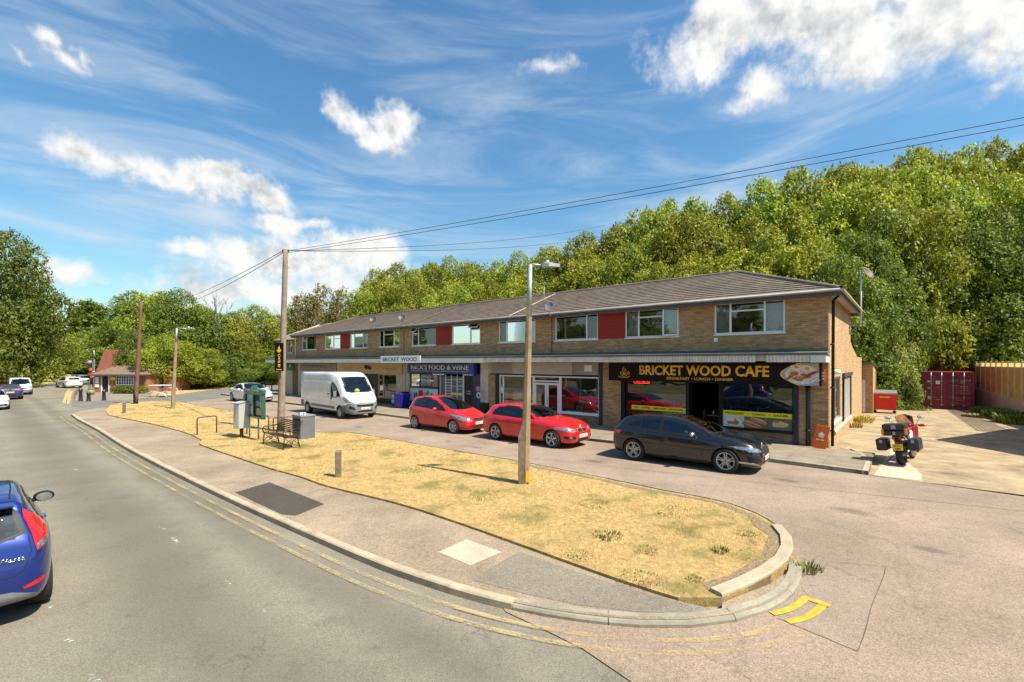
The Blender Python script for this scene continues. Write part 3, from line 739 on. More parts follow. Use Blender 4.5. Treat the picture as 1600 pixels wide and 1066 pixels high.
# windows
def window(par,x0,x1,z0,z1,cells,opt,label,y=0.0,mw=None,mg=None,fw=.06,curtain=False,name='window',proud=.0,R=None):
    mw=mw or M_UPVC; mg=mg or M_GLASS
    f=MB(); g=MB(); W_=x1-x0; H_=z1-z0
    y0,y1=y-.0+.02-proud,y+.085-proud
    f.box(x0,x1,y0,y1,z0,z0+fw,mw,R); f.box(x0,x1,y0,y1,z1-fw,z1,mw,R); f.box(x0,x0+fw,y0,y1,z0+fw,z1-fw,mw,R); f.box(x1-fw,x1,y0,y1,z0+fw,z1-fw,mw,R)
    if proud==0: f.box(x0-.03,x1+.03,y-.05,y+.03,z0-.05,z0-.002,mw,R)
    for k,(a,b,sp) in enumerate(cells):
        xa,xb=x0+a*W_,x0+b*W_
        if b<1: f.box(xb-fw*.6,xb+fw*.6,y0+.002,y1,z0+fw,z1-fw,mw,R)
        zz=[z0]+[z0+s*H_ for s in sp]+[z1]
        for s in zz[1:-1]: f.box(xa+fw*.4,xb-fw*.4,y0+.004,y1,s-fw*.5,s+fw*.5,mw,R)
        for j in range(len(zz)-1):
            skip=(opt=='ventR' and k==1 and j==1) or (opt=='ventL' and k==0 and j==1) or (opt=='openR' and k==len(cells)-1)
            if skip:
                a0,a1,c0,c1=xa+.03,xb-.03,zz[j]+.03,zz[j+1]-.03
                if opt=='openR':
                    T=Matrix.Translation((a1,y,0))@Matrix.Rotation(math.radians(28),4,'Z')@Matrix.Translation((-a1,-y,0))
                else:
                    T=Matrix.Translation((0,y,c1))@Matrix.Rotation(math.radians(-38),4,'X')@Matrix.Translation((0,-y,-c1))
                if R is not None: T=R@T
                q=.045
                for bx in ((a0,a1,c0,c0+q),(a0,a1,c1-q,c1),(a0,a0+q,c0+q,c1-q),(a1-q,a1,c0+q,c1-q)):
                    f.box(bx[0],bx[1],y-.03,y+.01,bx[2],bx[3],mw,T)
                g.box(a0+q,a1-q,y-.015,y-.008,c0+q,c1-q,mg,T)
            else:
                g.quad(*[ (R@Vector(p) if R is not None else p) for p in ((xa+.01,y+.055-proud,zz[j]+.01),(xb-.01,y+.055-proud,zz[j]+.01),(xb-.01,y+.055-proud,zz[j+1]-.01),(xa+.01,y+.055-proud,zz[j+1]-.01))],mg)
    w=f.build(name,par,label=label); g.build('pane',w)
    if curtain:
        for (a,b) in ((x0+.05,x0+.05+W_*.23),(x1-.05-W_*.25,x1-.05)):
            c=MB(); n=14; vs=[]
            for i in range(n+1):
                x=a+(b-a)*i/n; yy=y+.16+.03*math.sin(i*2.1)
                vs+=[(x,yy,z0+.03),(x,yy,z1-.03)]
            c.add(vs,[(2*i,2*i+2,2*i+3,2*i+1) for i in range(n)],M_CURT,True)
            c.build('curtain',w)
    return w
for i,(lb,a,b,cells,opt) in enumerate(UW):
    x0,x1=FX(a),FX(b)
    w=window(PAR,x0,x1,ZS,ZH,cells,opt,lb,curtain=(opt=='curt' or i in (1,)))
mb=MB()
# flat interiors: dark rooms behind the upper windows
mb.box(XL+.1,-.15,.35,2.6,3.36,3.40,M_CARPET); mb.quad((XL+.1,2.6,3.3),(-.15,2.6,3.3),(-.15,2.6,5.45),(XL+.1,2.6,5.45),M_WALLIN)
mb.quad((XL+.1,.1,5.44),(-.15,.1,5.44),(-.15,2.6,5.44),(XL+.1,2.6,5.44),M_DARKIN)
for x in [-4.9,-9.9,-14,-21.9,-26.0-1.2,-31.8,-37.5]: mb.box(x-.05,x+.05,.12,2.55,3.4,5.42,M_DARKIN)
# boxes on the cafe flat's sill
mb.box(-2.55,-2.3,.18,.38,4.17,4.42,flat('cardboard',(.35,.24,.13),.8)); mb.box(-2.95,-2.6,.16,.3,4.17,4.25,M_UPVC)
mb.build('upper_rooms',PAR)

# ---- roof ----
rf=MB(); EAV=5.50; RZ=7.24; OV=.36; nC=15; apxR=-3.9; apxL=-36.7; eR=.36; eL=XL-.36
def fy(t): return -OV+(4+OV)*t
def zz(t): return EAV+(RZ-EAV)*t
for k in range(nC):
    t0,t1=k/nC,(k+1)/nC; dz=.035
    def xr(t): return eR+(apxR-eR)*t
    def xl(t): return eL+(apxL-eL)*t
    # front
    n=1
    A=[(xl(t0),fy(t0),zz(t0)+dz),(xr(t0),fy(t0),zz(t0)+dz),(xr(t1),fy(t1),zz(t1)),(xl(t1),fy(t1),zz(t1))]
    rf.quad(*A,M_TILE); rf.quad((xl(t0),fy(t0),zz(t0)-.005),(xr(t0),fy(t0),zz(t0)-.005),A[1],A[0],M_TILE)
    yb0,yb1=8+OV-(4+OV)*t0, 8+OV-(4+OV)*t1
    rf.quad((xr(t0),yb0,zz(t0)+dz),(xl(t0),yb0,zz(t0)+dz),(xl(t1),yb1,zz(t1)),(xr(t1),yb1,zz(t1)),M_TILE)
    # right hip and left hip
    rf.quad((xr(t0),fy(t0),zz(t0)+dz),(xr(t0),yb0,zz(t0)+dz),(xr(t1),yb1,zz(t1)),(xr(t1),fy(t1),zz(t1)),M_TILE)
    rf.quad((xr(t0),fy(t0),zz(t0)-.005),(xr(t0),yb0,zz(t0)-.005),(xr(t0),yb0,zz(t0)+dz),(xr(t0),fy(t0),zz(t0)+dz),M_TILE)
    rf.quad((xl(t0),yb0,zz(t0)+dz),(xl(t0),fy(t0),zz(t0)+dz),(xl(t1),fy(t1),zz(t1)),(xl(t1),yb1,zz(t1)),M_TILE)
roof=rf.build('roof',PAR,fix=False)
rg=MB()
def ridge(a,b,seg=.42,r=.11):
    a,b=Vector(a),Vector(b); L_=(b-a).length; n=int(L_/seg); d=(b-a)/n
    for i in range(n):
        p=a+d*i; rg.tube([p,p+d*1.03],[r*.96,r*1.06],M_TILE2,10,False,True)
M_TILE2=flat('ridge_tile',(.16,.125,.095),.9,var=.45,scale=5)
ridge((apxL,4,RZ-.02),(apxR,4,RZ-.02)); ridge((eR,-OV,EAV+.0),(apxR,4,RZ-.02)); ridge((eR,8+OV,EAV),(apxR,4,RZ-.02)); ridge((eL,-OV,EAV),(apxL,4,RZ-.02))
rg.build('ridge_tiles',roof)
vg=MB()
for px in (780+0,680): pass
for x in (-14.2,-22.9):
    a=Vector((x,-OV,EAV+.05)); b=Vector((x,4,RZ+.03)); vg.tube([a,b],.028,M_TILE2 if x<-20 else M_VERGE,6)
split_mb(vg,'verge_strip',roof)
# eaves
ev=MB()
ev.box(eL,eR,-OV-.0,-OV+.03,5.28,5.485,M_FASC); ev.box(eR-.03,eR,-OV+.03,8+OV,5.28,5.485,M_FASC); ev.box(eL,eL+.03,-OV+.03,8+OV,5.28,5.485,M_FASC); ev.box(eL+.03,eR-.03,8+OV-.03,8+OV,5.28,5.485,M_FASC)
ev.box(eL+.03,eR-.03,-OV+.03,8+OV-.03,5.425,5.44,M_SOFF)
ev.build('eaves_board',PAR)
gt=MB()
gpts=[(eL,-OV-.055,5.47),(eR+.0,-OV-.055,5.47)]
gt.tube(gpts,.055,flat('grey_gutter',(.26,.25,.24),.5,var=.3,scale=1.5),10)
gt.tube([(eR+.055,-OV,5.47),(eR+.055,8+OV,5.47)],.055,M_CREAM,10)
gt.build('gutter',PAR)
# downpipes
def pipe(pts,r,m,label,n=8):
    b=MB(); b.tube(pts,r,m,n)
    for p in pts[:-1]:
        pass
    z=pts[-1][2]+.5
    while z<pts[0][2]-.3:
        b.lathe([(r*1.0,z),(r*1.35,z+.003),(r*1.35,z+.05),(r*1.0,z+.053)],m,10,'z',Matrix.Translation((pts[-1][0],pts[-1][1],0))); z+=1.5
    return b.build('downpipe',PAR,label=label)
pipe([(.30,.25,5.4),(.10,.30,5.2),(.075,.30,.15)],.05,M_BLACK,'black downpipe on the sunlit side wall corner')
pipe([(FX(463),-.25,5.3),(FX(463),-.07,5.15),(FX(463),-.07,3.42)],.05,M_UPVC,'white upper downpipe at the left end')
pipe([(FX(1263),-.08,3.0),(FX(1263),-.08,.14)],.065,M_NAVY,'black downpipe beside the cafe window')
for px in (862.5,631.5,):
    x=FX(px); b=MB(); b.tube([(x,-.02,5.3),(x,-.02,3.42)],.012,M_BLACK,6); b.build('wall_cable',PAR)
# canopy
cn=MB(); CL_=-44.42; YC=-1.0
cn.box(CL_,.02,YC+.02,-.002,3.10,3.30,M_SOFF)
cn.add([(CL_-.03,YC-.05,3.30),(.08,YC-.05,3.30),(.08,YC-.05,3.38),(CL_-.03,YC-.05,3.38),(CL_-.03,0,3.44),(.08,0,3.44)],[(0,1,2,3),(3,2,5,4),(0,3,4),(1,5,2)],M_FLASH)
cn.add([(CL_-.03,YC-.05,3.30),(.08,YC-.05,3.30),(.08,0,3.302),(CL_-.03,0,3.302)],[(0,1,2,3)],M_FLASH)
cn.box(XL,0,-.04,-.002,3.44,3.52,M_FLASH)
canopy=cn.build('canopy',PAR)
# fluted fascia
ff=MB(); xs0,xs1=FX(756,YC),FX(1266,YC); pitch=.11; n=int((xs1-xs0)/pitch); xg=FX(1188,YC); prof=[]
for i in range(n):
    x=xs0+i*pitch
    if abs(x-xg)<.16: 
        continue
    vs=[(x,YC,3.06),(x+.03,YC-.03,3.06),(x+.075,YC-.03,3.06),(x+.09,YC,3.06),(x+pitch,YC,3.06)]
    vs=vs+[(a,b,3.298) for a,b,_ in vs]
    ff.add(vs,[(j,j+1,j+6,j+5) for j in range(4)],M_FLUTE)
[split_mb(ff,'canopy_fascia',canopy)]
ff=MB(); ff.bev(xs1+.005,.04,YC-.035,YC,3.05,3.30,M_PANEL,.008); ff.bev(.0,.04,YC+.0,-.05,3.05,3.30,M_PANEL,.008)
ff.build('canopy_end_panel',canopy)
ff=MB(); x=CL_; k=0
while x<xs0-.1:
    w=min(random.choice([2.1,2.4,1.9]),xs0-x); ff.bev(x+.006,x+w-.006,YC-.03,YC,3.03,3.30,M_PANEL,.006); x+=w
ff.bev(CL_-.03,CL_,YC,1.5,3.03,3.30,M_PANEL,.006)
ff.build('canopy_fascia',canopy,label='plain white fascia boards')
cn=MB()
for px in (502,511,531,540,643,698,738):
    x=FX(px,YC); cn.ball((x,YC-.05,3.08),.035,M_UPVC,8,6)
split_mb(cn,'festoon_lamp',canopy)

# ---- ground floor ----
q=lambda px,yl=0: FX(px,yl)
XC=[XL,q(532),q(634),q(764),q(940),0]
inn=MB(); 
inn.box(XL,-.14,.35,5.0,.05,.13,M_CARPET)
inn.quad((XL,5,0),(-.14,5,0),(-.14,5,3.1),(XL,5,3.1),M_WALLIN)
inn.quad((XL,.3,3.02),(-.14,.3,3.02),(-.14,5,3.02),(XL,5,3.02),M_WALLIN)
for x in XC[1:-1]: inn.box(x-.06,x+.06,.3,4.98,.13,3.0,M_WALLIN)
inn.build('shop_rooms',PAR)
pr=MB()
def pier(a,b,m=M_BRICK,z1=3.08,y0=-.02,y1=.3): pr.box(a,b,y0,y1,.10,z1,m)
pier(q(1248),-.004); pier(q(942),q(971)); pier(q(763),q(774),z1=2.35); pier(q(447),q(457),M_CREAM)
pier(q(466),q(470),M_CREAM); pier(q(527),q(536),M_CREAM); pier(q(619.5),q(633),M_CREAM)
pier(q(751),q(763),flat('white_render',(.62,.58,.5),.8,var=.25)); pr.box(q(763),q(774),-.02,.3,2.35,3.08,M_CREAM)
pr.box(q(634),q(640),-.02,.3,.1,3.08,M_CREAM); pr.box(q(751)-.01,q(765),-.03,-.02,.12,.75,M_BLACK)
pr.box(q(971),q(977),-.05,.2,.12,3.08,M_BLACK); pr.box(q(1240),q(1248),-.06,.2,.12,2.5,M_NAVY)
pr.box(q(936.6)+.0,q(942),-.06,.25,.12,3.08,M_NAVY); pr.box(q(739),q(751)-.01,-.03,.2,.12,3.08,M_NAVY)
split_mb(pr,'pier',PAR)
st=MB()
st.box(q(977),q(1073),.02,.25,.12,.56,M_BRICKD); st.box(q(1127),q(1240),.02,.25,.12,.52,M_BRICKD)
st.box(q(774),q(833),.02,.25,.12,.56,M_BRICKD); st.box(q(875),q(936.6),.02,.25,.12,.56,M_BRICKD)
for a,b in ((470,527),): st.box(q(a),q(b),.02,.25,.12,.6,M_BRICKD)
st.box(q(591),q(619.5),.02,.25,.12,.55,M_BLACK); st.box(q(640),q(684),.0,.25,.12,.5,M_NAVY)
st.box(q(1200),q(1212),-.0,.02,.28,.34,flat('air_brick',(.16,.07,.045),.8)); st.box(q(909),q(917),.0,.02,.28,.34,flat('air_brick',(.16,.07,.045),.8))
split_mb(st,'stall_riser',PAR)
# cafe front
window(PAR,q(978),q(1073),.56,2.75,[(0,1,[])],None,'left cafe window with a yellow band',mw=M_BLACK,mg=M_SHOPG,name='shop_window',fw=.05)
window(PAR,q(1127),q(1240),.52,2.75,[(0,1,[])],None,'right cafe window with food posters',mw=M_BLACK,mg=M_SHOPG,name='shop_window',fw=.05)
M_YB=flat('yellow_vinyl',(.80,.68,.02),.5,var=.05)
M_SIGNB=flat('sign_black',(.012,.008,.008),.6,var=.3,scale=1.2,spec=.15)
M_GOLD=flat('sign_gold',(.88,.47,.03),.5,var=.08)
def window_band(x0,x1,z0,z1,body,label):
    b=MB(); b.box(x0,x1,.05,.053,z0,z1,M_YB); o=b.build('window_band',PAR,label=label)
    text_obj(body,'lettering',o,M_BLACK,x0+.12,x1-.12,.049,z0+(z1-z0)*.30,(z1-z0)*.42,.002,.02)
window_band(q(986),q(1071),.97,1.16,'TEA  \u2022  COFFEE  \u2022  SMOOTHIE  \u2022  MILKSHAKE','yellow band listing drinks')
window_band(q(1128),q(1238),1.00,1.19,'BREAKFAST   \u2022   LUNCH   \u2022   DINNER','yellow band listing meals')
# food posters (flat prints)
FOOD=lambda n,c: flat('print_'+n,c,.45,var=.35,scale=16)
def blob(mb,cx,cz,rx,rz,y,m,n=16,ang=0,wob=.0):
    vs=[(cx,y,cz)]
    for i in range(n):
        A=2*PI*i/n; r=1+wob*math.sin(A*3+cx*7)+wob*.6*math.sin(A*5+cz*9)
        a,b=rx*r*math.cos(A),rz*r*math.sin(A)
        vs.append((cx+a*math.cos(ang)-b*math.sin(ang),y,cz+a*math.sin(ang)+b*math.cos(ang)))
    mb.add(vs,[(0,i+1,(i+1)%n+1) for i in range(n)],m)
ps=MB(); x0,x1,z0,z1=q(1128),q(1238),.57,1.00; w3=(x1-x0)/3
grounds=[(.62,.66,.62),(.22,.12,.05),(.10,.12,.09)]
for k in range(3): ps.box(x0+k*w3+.005,x0+(k+1)*w3-.005,.047,.052,z0,z1,FOOD('ground%d'%k,grounds[k]))
cz=(z0+z1)/2
blob(ps,x0+w3*.5,cz-.02,.30,.17,.0465,FOOD('plate',(.75,.75,.72))); blob(ps,x0+w3*.5,cz-.03,.22,.12,.046,FOOD('stew',(.55,.22,.06)),wob=.12); blob(ps,x0+w3*.42,cz+.05,.11,.07,.0455,FOOD('egg',(.85,.83,.75)),wob=.1)
blob(ps,x0+w3*.6,cz-.05,.07,.05,.0455,FOOD('greens',(.25,.32,.05)),wob=.2)
for dx,dz,c in ((1.35,-.05,(.62,.36,.14)),(1.62,.08,(.66,.40,.16)),(1.25,-.12,(.45,.12,.05))):
    blob(ps,x0+w3*dx,cz+dz,.30,.075,.046,FOOD('bread%.2f'%dx,c),ang=-.3,wob=.06); blob(ps,x0+w3*dx,cz+dz-.01,.28,.03,.0455,FOOD('filling',(.55,.10,.06)),ang=-.3,wob=.1); blob(ps,x0+w3*dx,cz+dz+.015,.26,.018,.045,FOOD('lettuce',(.45,.5,.2)),ang=-.3,wob=.2)
blob(ps,x0+w3*2.5,cz-.03,.38,.18,.0465,FOOD('darkplate',(.12,.14,.16))); blob(ps,x0+w3*2.5,cz,.27,.11,.046,FOOD('pie',(.72,.46,.16)),wob=.08); blob(ps,x0+w3*2.35,cz+.08,.12,.04,.0455,FOOD('greens',(.25,.32,.05)),wob=.2)
ps.build('food_poster',PAR,label='row of three food photographs in the window')
# neon
M_NEON=flat('neon_red',(1.0,.02,.02),.5,emit=2.0)
x0,x1=q(989.5),q(1013.5); ns=MB(); zt=2.62; zb=2.13
ns.box(x0,x1,.075,.085,zb,zt,M_BLACK)
for a,b,c,d in ((x0,x1,zb,zb+.02),(x0,x0+.02,zb,zt),(x1-.02,x1,zb,zt)): ns.box(a,b,.066,.075,c,d,M_NEON)
no=ns.build('open_sign',PAR,label='red lit sign hanging in the left cafe window')
text_obj('CAFE','lettering',no,M_NEON,x0+.1,x1-.1,.072,2.42,.15,.006); text_obj('OPEN','lettering',no,M_NEON,x0+.08,x1-.08,.072,2.19,.16,.006,.01)
# cafe doorway and furniture
df=MB(); df.box(q(1073),q(1077),.0,.2,.12,2.75,M_BLACK); df.box(q(1123),q(1127),.0,.2,.12,2.75,M_BLACK)
df.box(q(1077),q(1123),.0,.2,2.62,2.75,M_BLACK); df.box(q(1077),q(1077)+.05,.2,1.1,.14,2.6,M_BLACK)
df.build('cafe_doorway',PAR,label='open black framed cafe doorway')
cf=MB(); rr=random.Random(3)
M_TOP=flat('table_top',(.20,.11,.05),.5); M_SEAT=flat('red_seat',(.18,.03,.03),.6)
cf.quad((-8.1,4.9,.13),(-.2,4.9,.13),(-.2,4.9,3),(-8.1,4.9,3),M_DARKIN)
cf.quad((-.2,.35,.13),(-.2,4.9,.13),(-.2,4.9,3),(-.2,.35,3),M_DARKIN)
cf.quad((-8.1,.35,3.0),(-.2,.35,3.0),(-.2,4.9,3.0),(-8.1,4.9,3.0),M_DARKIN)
for x in (-7.2,-6.2,-4.0,-2.9,-1.7,-.9):
    for y in (1.0,2.4,3.6):
        cf.box(x-.3,x+.3,y-.3,y+.3,.84,.88,M_TOP); cf.tube([(x,y,.13),(x,y,.84)],.03,M_BLACK,6)
        for s in (-.42,.42): cf.box(x+s-.03,x+s+.03,y-.2,y+.2,.5,1.05,M_SEAT); cf.box(x+s-.2*(1 if s>0 else -1)-.0,x+s,y-.2,y+.2,.5,.55,M_SEAT) if s>0 else cf.box(x+s,x+s+.2,y-.2,y+.2,.5,.55,M_SEAT)
        cf.tube([(x-.1,y,.88),(x-.1,y,1.03)],.03,M_NEON if False else M_UPVC,6)
split_mb(cf,'cafe_furniture_piece',PAR)
# vacant unit
window(PAR,q(780),q(833.5),.56,2.36,[(0,.12,[]),(.12,1,[])],None,'left window of the empty white framed shop',mg=M_SHOPG,name='shop_window',fw=.07)
window(PAR,q(875),q(936.6),.56,2.36,[(0,1,[])],None,'right window of the empty white framed shop',mg=M_SHOPG,name='shop_window',fw=.07)
dr=window(PAR,q(833.5),q(875),.14,2.36,[(0,1,[.88])],None,'white double entrance door of the empty shop',mg=M_SHOPG,name='entrance_door',fw=.07)
d2=MB(); xa,xb=q(833.5)+.07,q(875)-.07; xm=(xa+xb)/2
for a,b in ((xa,xm-.01),(xm+.01,xb)):
    for bx in ((a,a+.1,.2,2.0),(b-.1,b,.2,2.0),(a+.1,b-.1,.2,.36),(a+.1,b-.1,1.9,2.0)): d2.box(bx[0],bx[1],.012,.07,bx[2],bx[3],M_UPVC)
d2.build('door_leaf',dr); d2=MB(); d2.tube([(xm+.09,-.03,.95),(xm+.09,-.03,1.35)],.012,M_CHROME,6); d2.build('handle',dr)
vf=MB(); vf.box(q(774),q(780),.0,.2,.12,2.36,M_BLACK); vf.box(q(765),q(936.6),-.02,.2,2.36,2.44,M_BLACK)
M_GREY1=flat('fascia_grey',(.30,.285,.25),.6,var=.2,scale=1.5); M_GREY2=flat('fascia_pale',(.48,.43,.37),.6,var=.15,scale=2)
vf.box(q(768.7),q(802),-.06,.1,2.45,3.03,M_GREY1); vf.box(q(802)+.01,q(896)-.01,-.09,.1,2.44,3.04,M_GREY2); vf.box(q(896),q(936),-.06,.1,2.45,3.03,M_GREY1)
vf.box(q(914),q(926),-.075,-.06,2.62,2.92,M_UPVC)
fo=vf.build('blank_fascia',PAR,label='blank grey shop fascia above the empty unit')
text_obj('RENDER','lettering',fo,M_RED,q(915),q(925),-.075,2.79,.06,.002,.02) if False else None
# vacant interior: counter, arches, bright panels
vi=MB(); vi.box(q(786),q(800),.9,1.1,.13,1.4,M_UPVC); vi.box(q(800),q(826),1.2,1.6,.13,1.35,flat('ply_counter',(.45,.30,.13),.6))
for k,px in enumerate((885,899,915)): 
    x=q(px,3); vi.box(x-.35,x+.35,4.85,4.95,.2,2.3,M_DARKIN); 
vi.box(q(905,2),q(908,2),2.0,2.1,.13,2.6,M_CREAM); vi.box(q(920),q(924),1.0,1.05,.13,2.5,flat('timber',(.45,.30,.15),.6)); vi.box(q(878),q(934),.3,.6,.56,.66,M_UPVC)
for k in range(9): vi.bev(-11.2+k*.22+rr.uniform(-.05,.05),-11.0+k*.22,rr.uniform(.5,1.6),rr.uniform(1.7,2.0),.66,.66+rr.uniform(.1,.7),rr.choice([M_DARKIN,M_CREAM,M_TOP,M_GALV]),.01)
split_mb(vi,'stored_item',PAR)
# convenience store front
window(PAR,q(641),q(684),1.42,2.32,[(0,.36,[]),(.36,1,[])],None,'upper window of the food shop with notices',mw=M_NAVY,mg=M_SHOPG,name='shop_window',fw=.05)
fp=MB(); x0,x1=q(641),q(684)
fp.box(x0,x1,-.0,.02,.5,1.36,FOOD('bluewhite',(.60,.68,.80)))
for k in range(12): 
    cx=x0+.3+k*(x1-x0-.5)/12; fp.box(cx-.08,cx+.08,-.006,0,.55,.8+.45*rr.random(),FOOD('bottle%d'%k,rr.choice([(.6,.05,.04),(.7,.45,.05),(.1,.3,.1),(.75,.7,.6),(.1,.12,.3)])))
fp.box(x0+.9,x0+1.35,-.012,-.006,.5,1.25,FOOD('redbox',(.6,.01,.02)))
fp.build('window_print',PAR,label='blue and white print of bottles below the food shop window')
fp=MB(); W_=x1-x0
for a,b,c in ((.03,.24,(.7,.72,.72)),(.27,.42,(.55,.70,.75)),(.42,.55,(.35,.55,.65)),(.58,.76,(.65,.45,.25)),(.79,.97,(.75,.38,.16))):
    fp.box(x0+a*W_,x0+b*W_,.062,.066,1.5,2.22,FOOD('notice%.2f'%a,c))
split_mb(fp,'window_notice',PAR)
sh=MB(); sh.box(q(684),q(686),.0,.15,.12,2.35,M_NAVY); 
M_SHUT=flat('store_grey',(.12,.12,.12),.5)
sh.box(q(687),q(723),.06,.07,.5,2.2,M_SHUT)
for k in range(5): x=q(687)+(q(723)-q(687))*k/4; sh.box(x-.025,x+.025,.03,.08,.14,2.3,M_UPVC)
for k in range(9): sh.box(q(694),q(704),.035,.06,.6+k*.17,.63+k*.17,M_UPVC)
for k in range(4): sh.box(q(704),q(723),.04,.06,.75+k*.42,.775+k*.42,M_UPVC)
so_=sh.build('glazed_screen',PAR,label='white barred glazed screen of the food shop')
for tx,z in (('Booze &',2.0),('Drop it',1.82),('Parcels',1.6),('Returns',1.38)): 
    if z: text_obj(tx,'lettering',so_,M_UPVC,q(713),q(722),.028,z,.11,.003,.01)
yb=MB(); yb.box(q(704),q(722),.03,.038,1.06,1.16,M_YB); yb.build('yellow_strip',so_)
dd=MB(); dd.box(q(723),q(739),.0,.02,2.28,2.4,M_UPVC); dd.box(q(723),q(724.5),.0,.1,.14,2.3,M_UPVC); dd.box(q(725),q(738),.05,.08,.14,2.28,M_BLACK)
do=dd.build('entrance_door',PAR,label='black entrance door of the food shop'); 
text_obj('NATIONAL','lettering',do,M_UPVC,q(728),q(735),.045,1.3,.08,.002) ; text_obj('LOTTERY','lettering',do,M_UPVC,q(728),q(735),.045,1.15,.08,.002)
# tan takeaway front
tf=MB(); tf.box(q(534.6),q(630),-.10,.15,2.22,3.02,M_WOODF)
xa,xb=q(571),q(583); 
to_=tf.build('tan_fascia',PAR,label='tan fascia board with black oval patch')
tf=MB(); tf.prism([(xa,2.78),(xa+.1,2.86),(xb-.6,2.84),(xb-.3,2.78),(xb-.1,2.72),(xb,2.6),(xb-.25,2.5),(xb-.6,2.56),(xb-1.0,2.6),(xa+.1,2.58),(xa,2.66)],-.115,-.10,M_BLACK,'xz'); tf.build('black_logo',to_)
text_obj('01923 673323','lettering',to_,flat('brown_letters',(.28,.16,.05),.6),q(539),q(553),-.101,2.52,.16,.004,.01)
text_obj('Fully licensed','lettering',to_,flat('brown_letters',(.28,.16,.05),.6),q(601),q(621),-.101,2.5,.2,.004,.01)
window(PAR,q(591),q(619.5),.55,2.22,[(0,.28,[]),(.28,1,[])],None,'dark takeaway window right of the black door',mw=M_WOODF,mg=M_SHOPG,name='shop_window',fw=.07)
window(PAR,q(540),q(569.6),.14,2.22,[(0,.4,[]),(.4,1,[])],None,'dark takeaway window behind the van',mw=M_BLACK,mg=M_SHOPG,name='shop_window',fw=.07)
td=MB(); td.box(q(569.6),q(591),.02,.1,.14,2.2,M_BLACK)
td_=td.build('entrance_door',PAR,label='black takeaway door with long steel handles')
td=MB()
for x in (q(577.5),q(579.7)): td.tube([(x,-.03,.75),(x,-.03,1.7)],.02,M_CHROME,6)
td.build('handle',td_)
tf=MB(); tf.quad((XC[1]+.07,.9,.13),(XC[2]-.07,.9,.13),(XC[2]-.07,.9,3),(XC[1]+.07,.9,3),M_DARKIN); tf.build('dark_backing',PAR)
# left units
lf=MB(); lf.box(q(470),q(527),-.06,.15,2.30,3.0,flat('mauve_fascia',(.26,.20,.17),.6,var=.2)); lo_=lf.build('mauve_fascia',PAR,label='mauve grey fascia board at the left end')
text_obj('ORIENTAL KARMA','lettering',lo_,flat('brown_plate',(.10,.07,.06),.5),q(474),q(511),-.061,2.58,.26,.004,.01) if False else text_obj('CUISINE XPRESS','lettering',lo_,flat('brown_plate',(.12,.085,.075),.5),q(474),q(511),-.061,2.58,.26,.004,.01)
window(PAR,q(470),q(527),.6,2.28,[(0,.18,[]),(.18,.4,[]),(.4,.62,[]),(.62,1,[.75])],None,'window row of the left end shop behind the van',mg=M_SHOPG,name='shop_window',fw=.06)
lf=MB(); lf.box(q(457),q(466),.05,.1,.14,2.25,flat('brown_door',(.13,.09,.06),.6)); lf.build('entrance_door',PAR,label='brown side entrance by the left downpipe')
# side wall window and shutter
M_SHUTR=flat('white_shutter',(.36,.36,.34),.45,.2,var=.12)
sw=MB()
for (a,b,z0,z1) in SYW[:1]:
    for bx in ((a,b,z0,z0+.06),(a,b,z1-.06,z1),(a,a+.06,z0+.06,z1-.06),(b-.06,b,z0+.06,z1-.06),((a+b)/2-.03,(a+b)/2+.03,z0+.06,z1-.06)): sw.box(-.1,-.03,bx[0],bx[1],bx[2],bx[3],M_GREY1)
    sw.box(-.1,.06,a-.04,b+.04,z0-.07,z0-.002,M_UPVC)
wo=sw.build('side_window',PAR); sw=MB(); a,b,z0,z1=SYW[0]; sw.quad((-.06,a,z0),(-.06,b,z0),(-.06,b,z1),(-.06,a,z1),M_GLASS); sw.build('pane',wo)
sw=MB(); a,b,z0,z1=SYW[1]; n=int((z1-z0)/.075)
for k in range(n): sw.add([(.0,a+.25,z0+k*.075),(.0,b-.2,z0+k*.075),(.025,a+.25,z0+k*.075+.04),(.025,b-.2,z0+k*.075+.04),(.0,a+.25,z0+k*.075+.075),(.0,b-.2,z0+k*.075+.075)],[(0,1,3,2),(2,3,5,4)],M_SHUTR)
sw.box(-.08,.06,a,a+.25,z0,z1,M_BLACK); sw.box(-.08,.06,b-.2,b,z0,z1,flat('purple_post',(.05,.03,.08),.4)); sw.box(-.08,.10,a-.05,b+.05,z1,z1+.16,M_FASC)
sw.build('roller_shutter',PAR,label='white roller shutter on the side wall')
sw=MB(); sw.box(-.03,.12,.9,8.0,.5,.58,M_SOFF); sw.build('side_ledge',PAR)
sw=MB(); sw.lathe([(0,0),(.12,.02),(.12,.1),(.09,.16),(0,.18)],M_UPVC,12,'z',Matrix.Translation((.14,1.0,2.62))); sw.build('wall_lamp',PAR)
# small white alarm box
sw=MB(); sw.bev(q(1116),q(1122),-.06,-.002,3.86,4.02,M_UPVC,.01); sw.build('alarm_box',PAR)
# rear annex
an=MB(); an.box(-5,-.02,8.005,15.4,0,3.35,M_BRICKS); an.add([(-5,8.01,3.35),(-.02,8.01,3.35),(-5,8.01,4.05),(-.02,8.01,4.05),(-5,12,3.36),(-.02,12,3.36)],[(1,3,5),(2,3,5,4),(0,2,4)],M_BRICKS)
an.build('rear_annex',PAR)

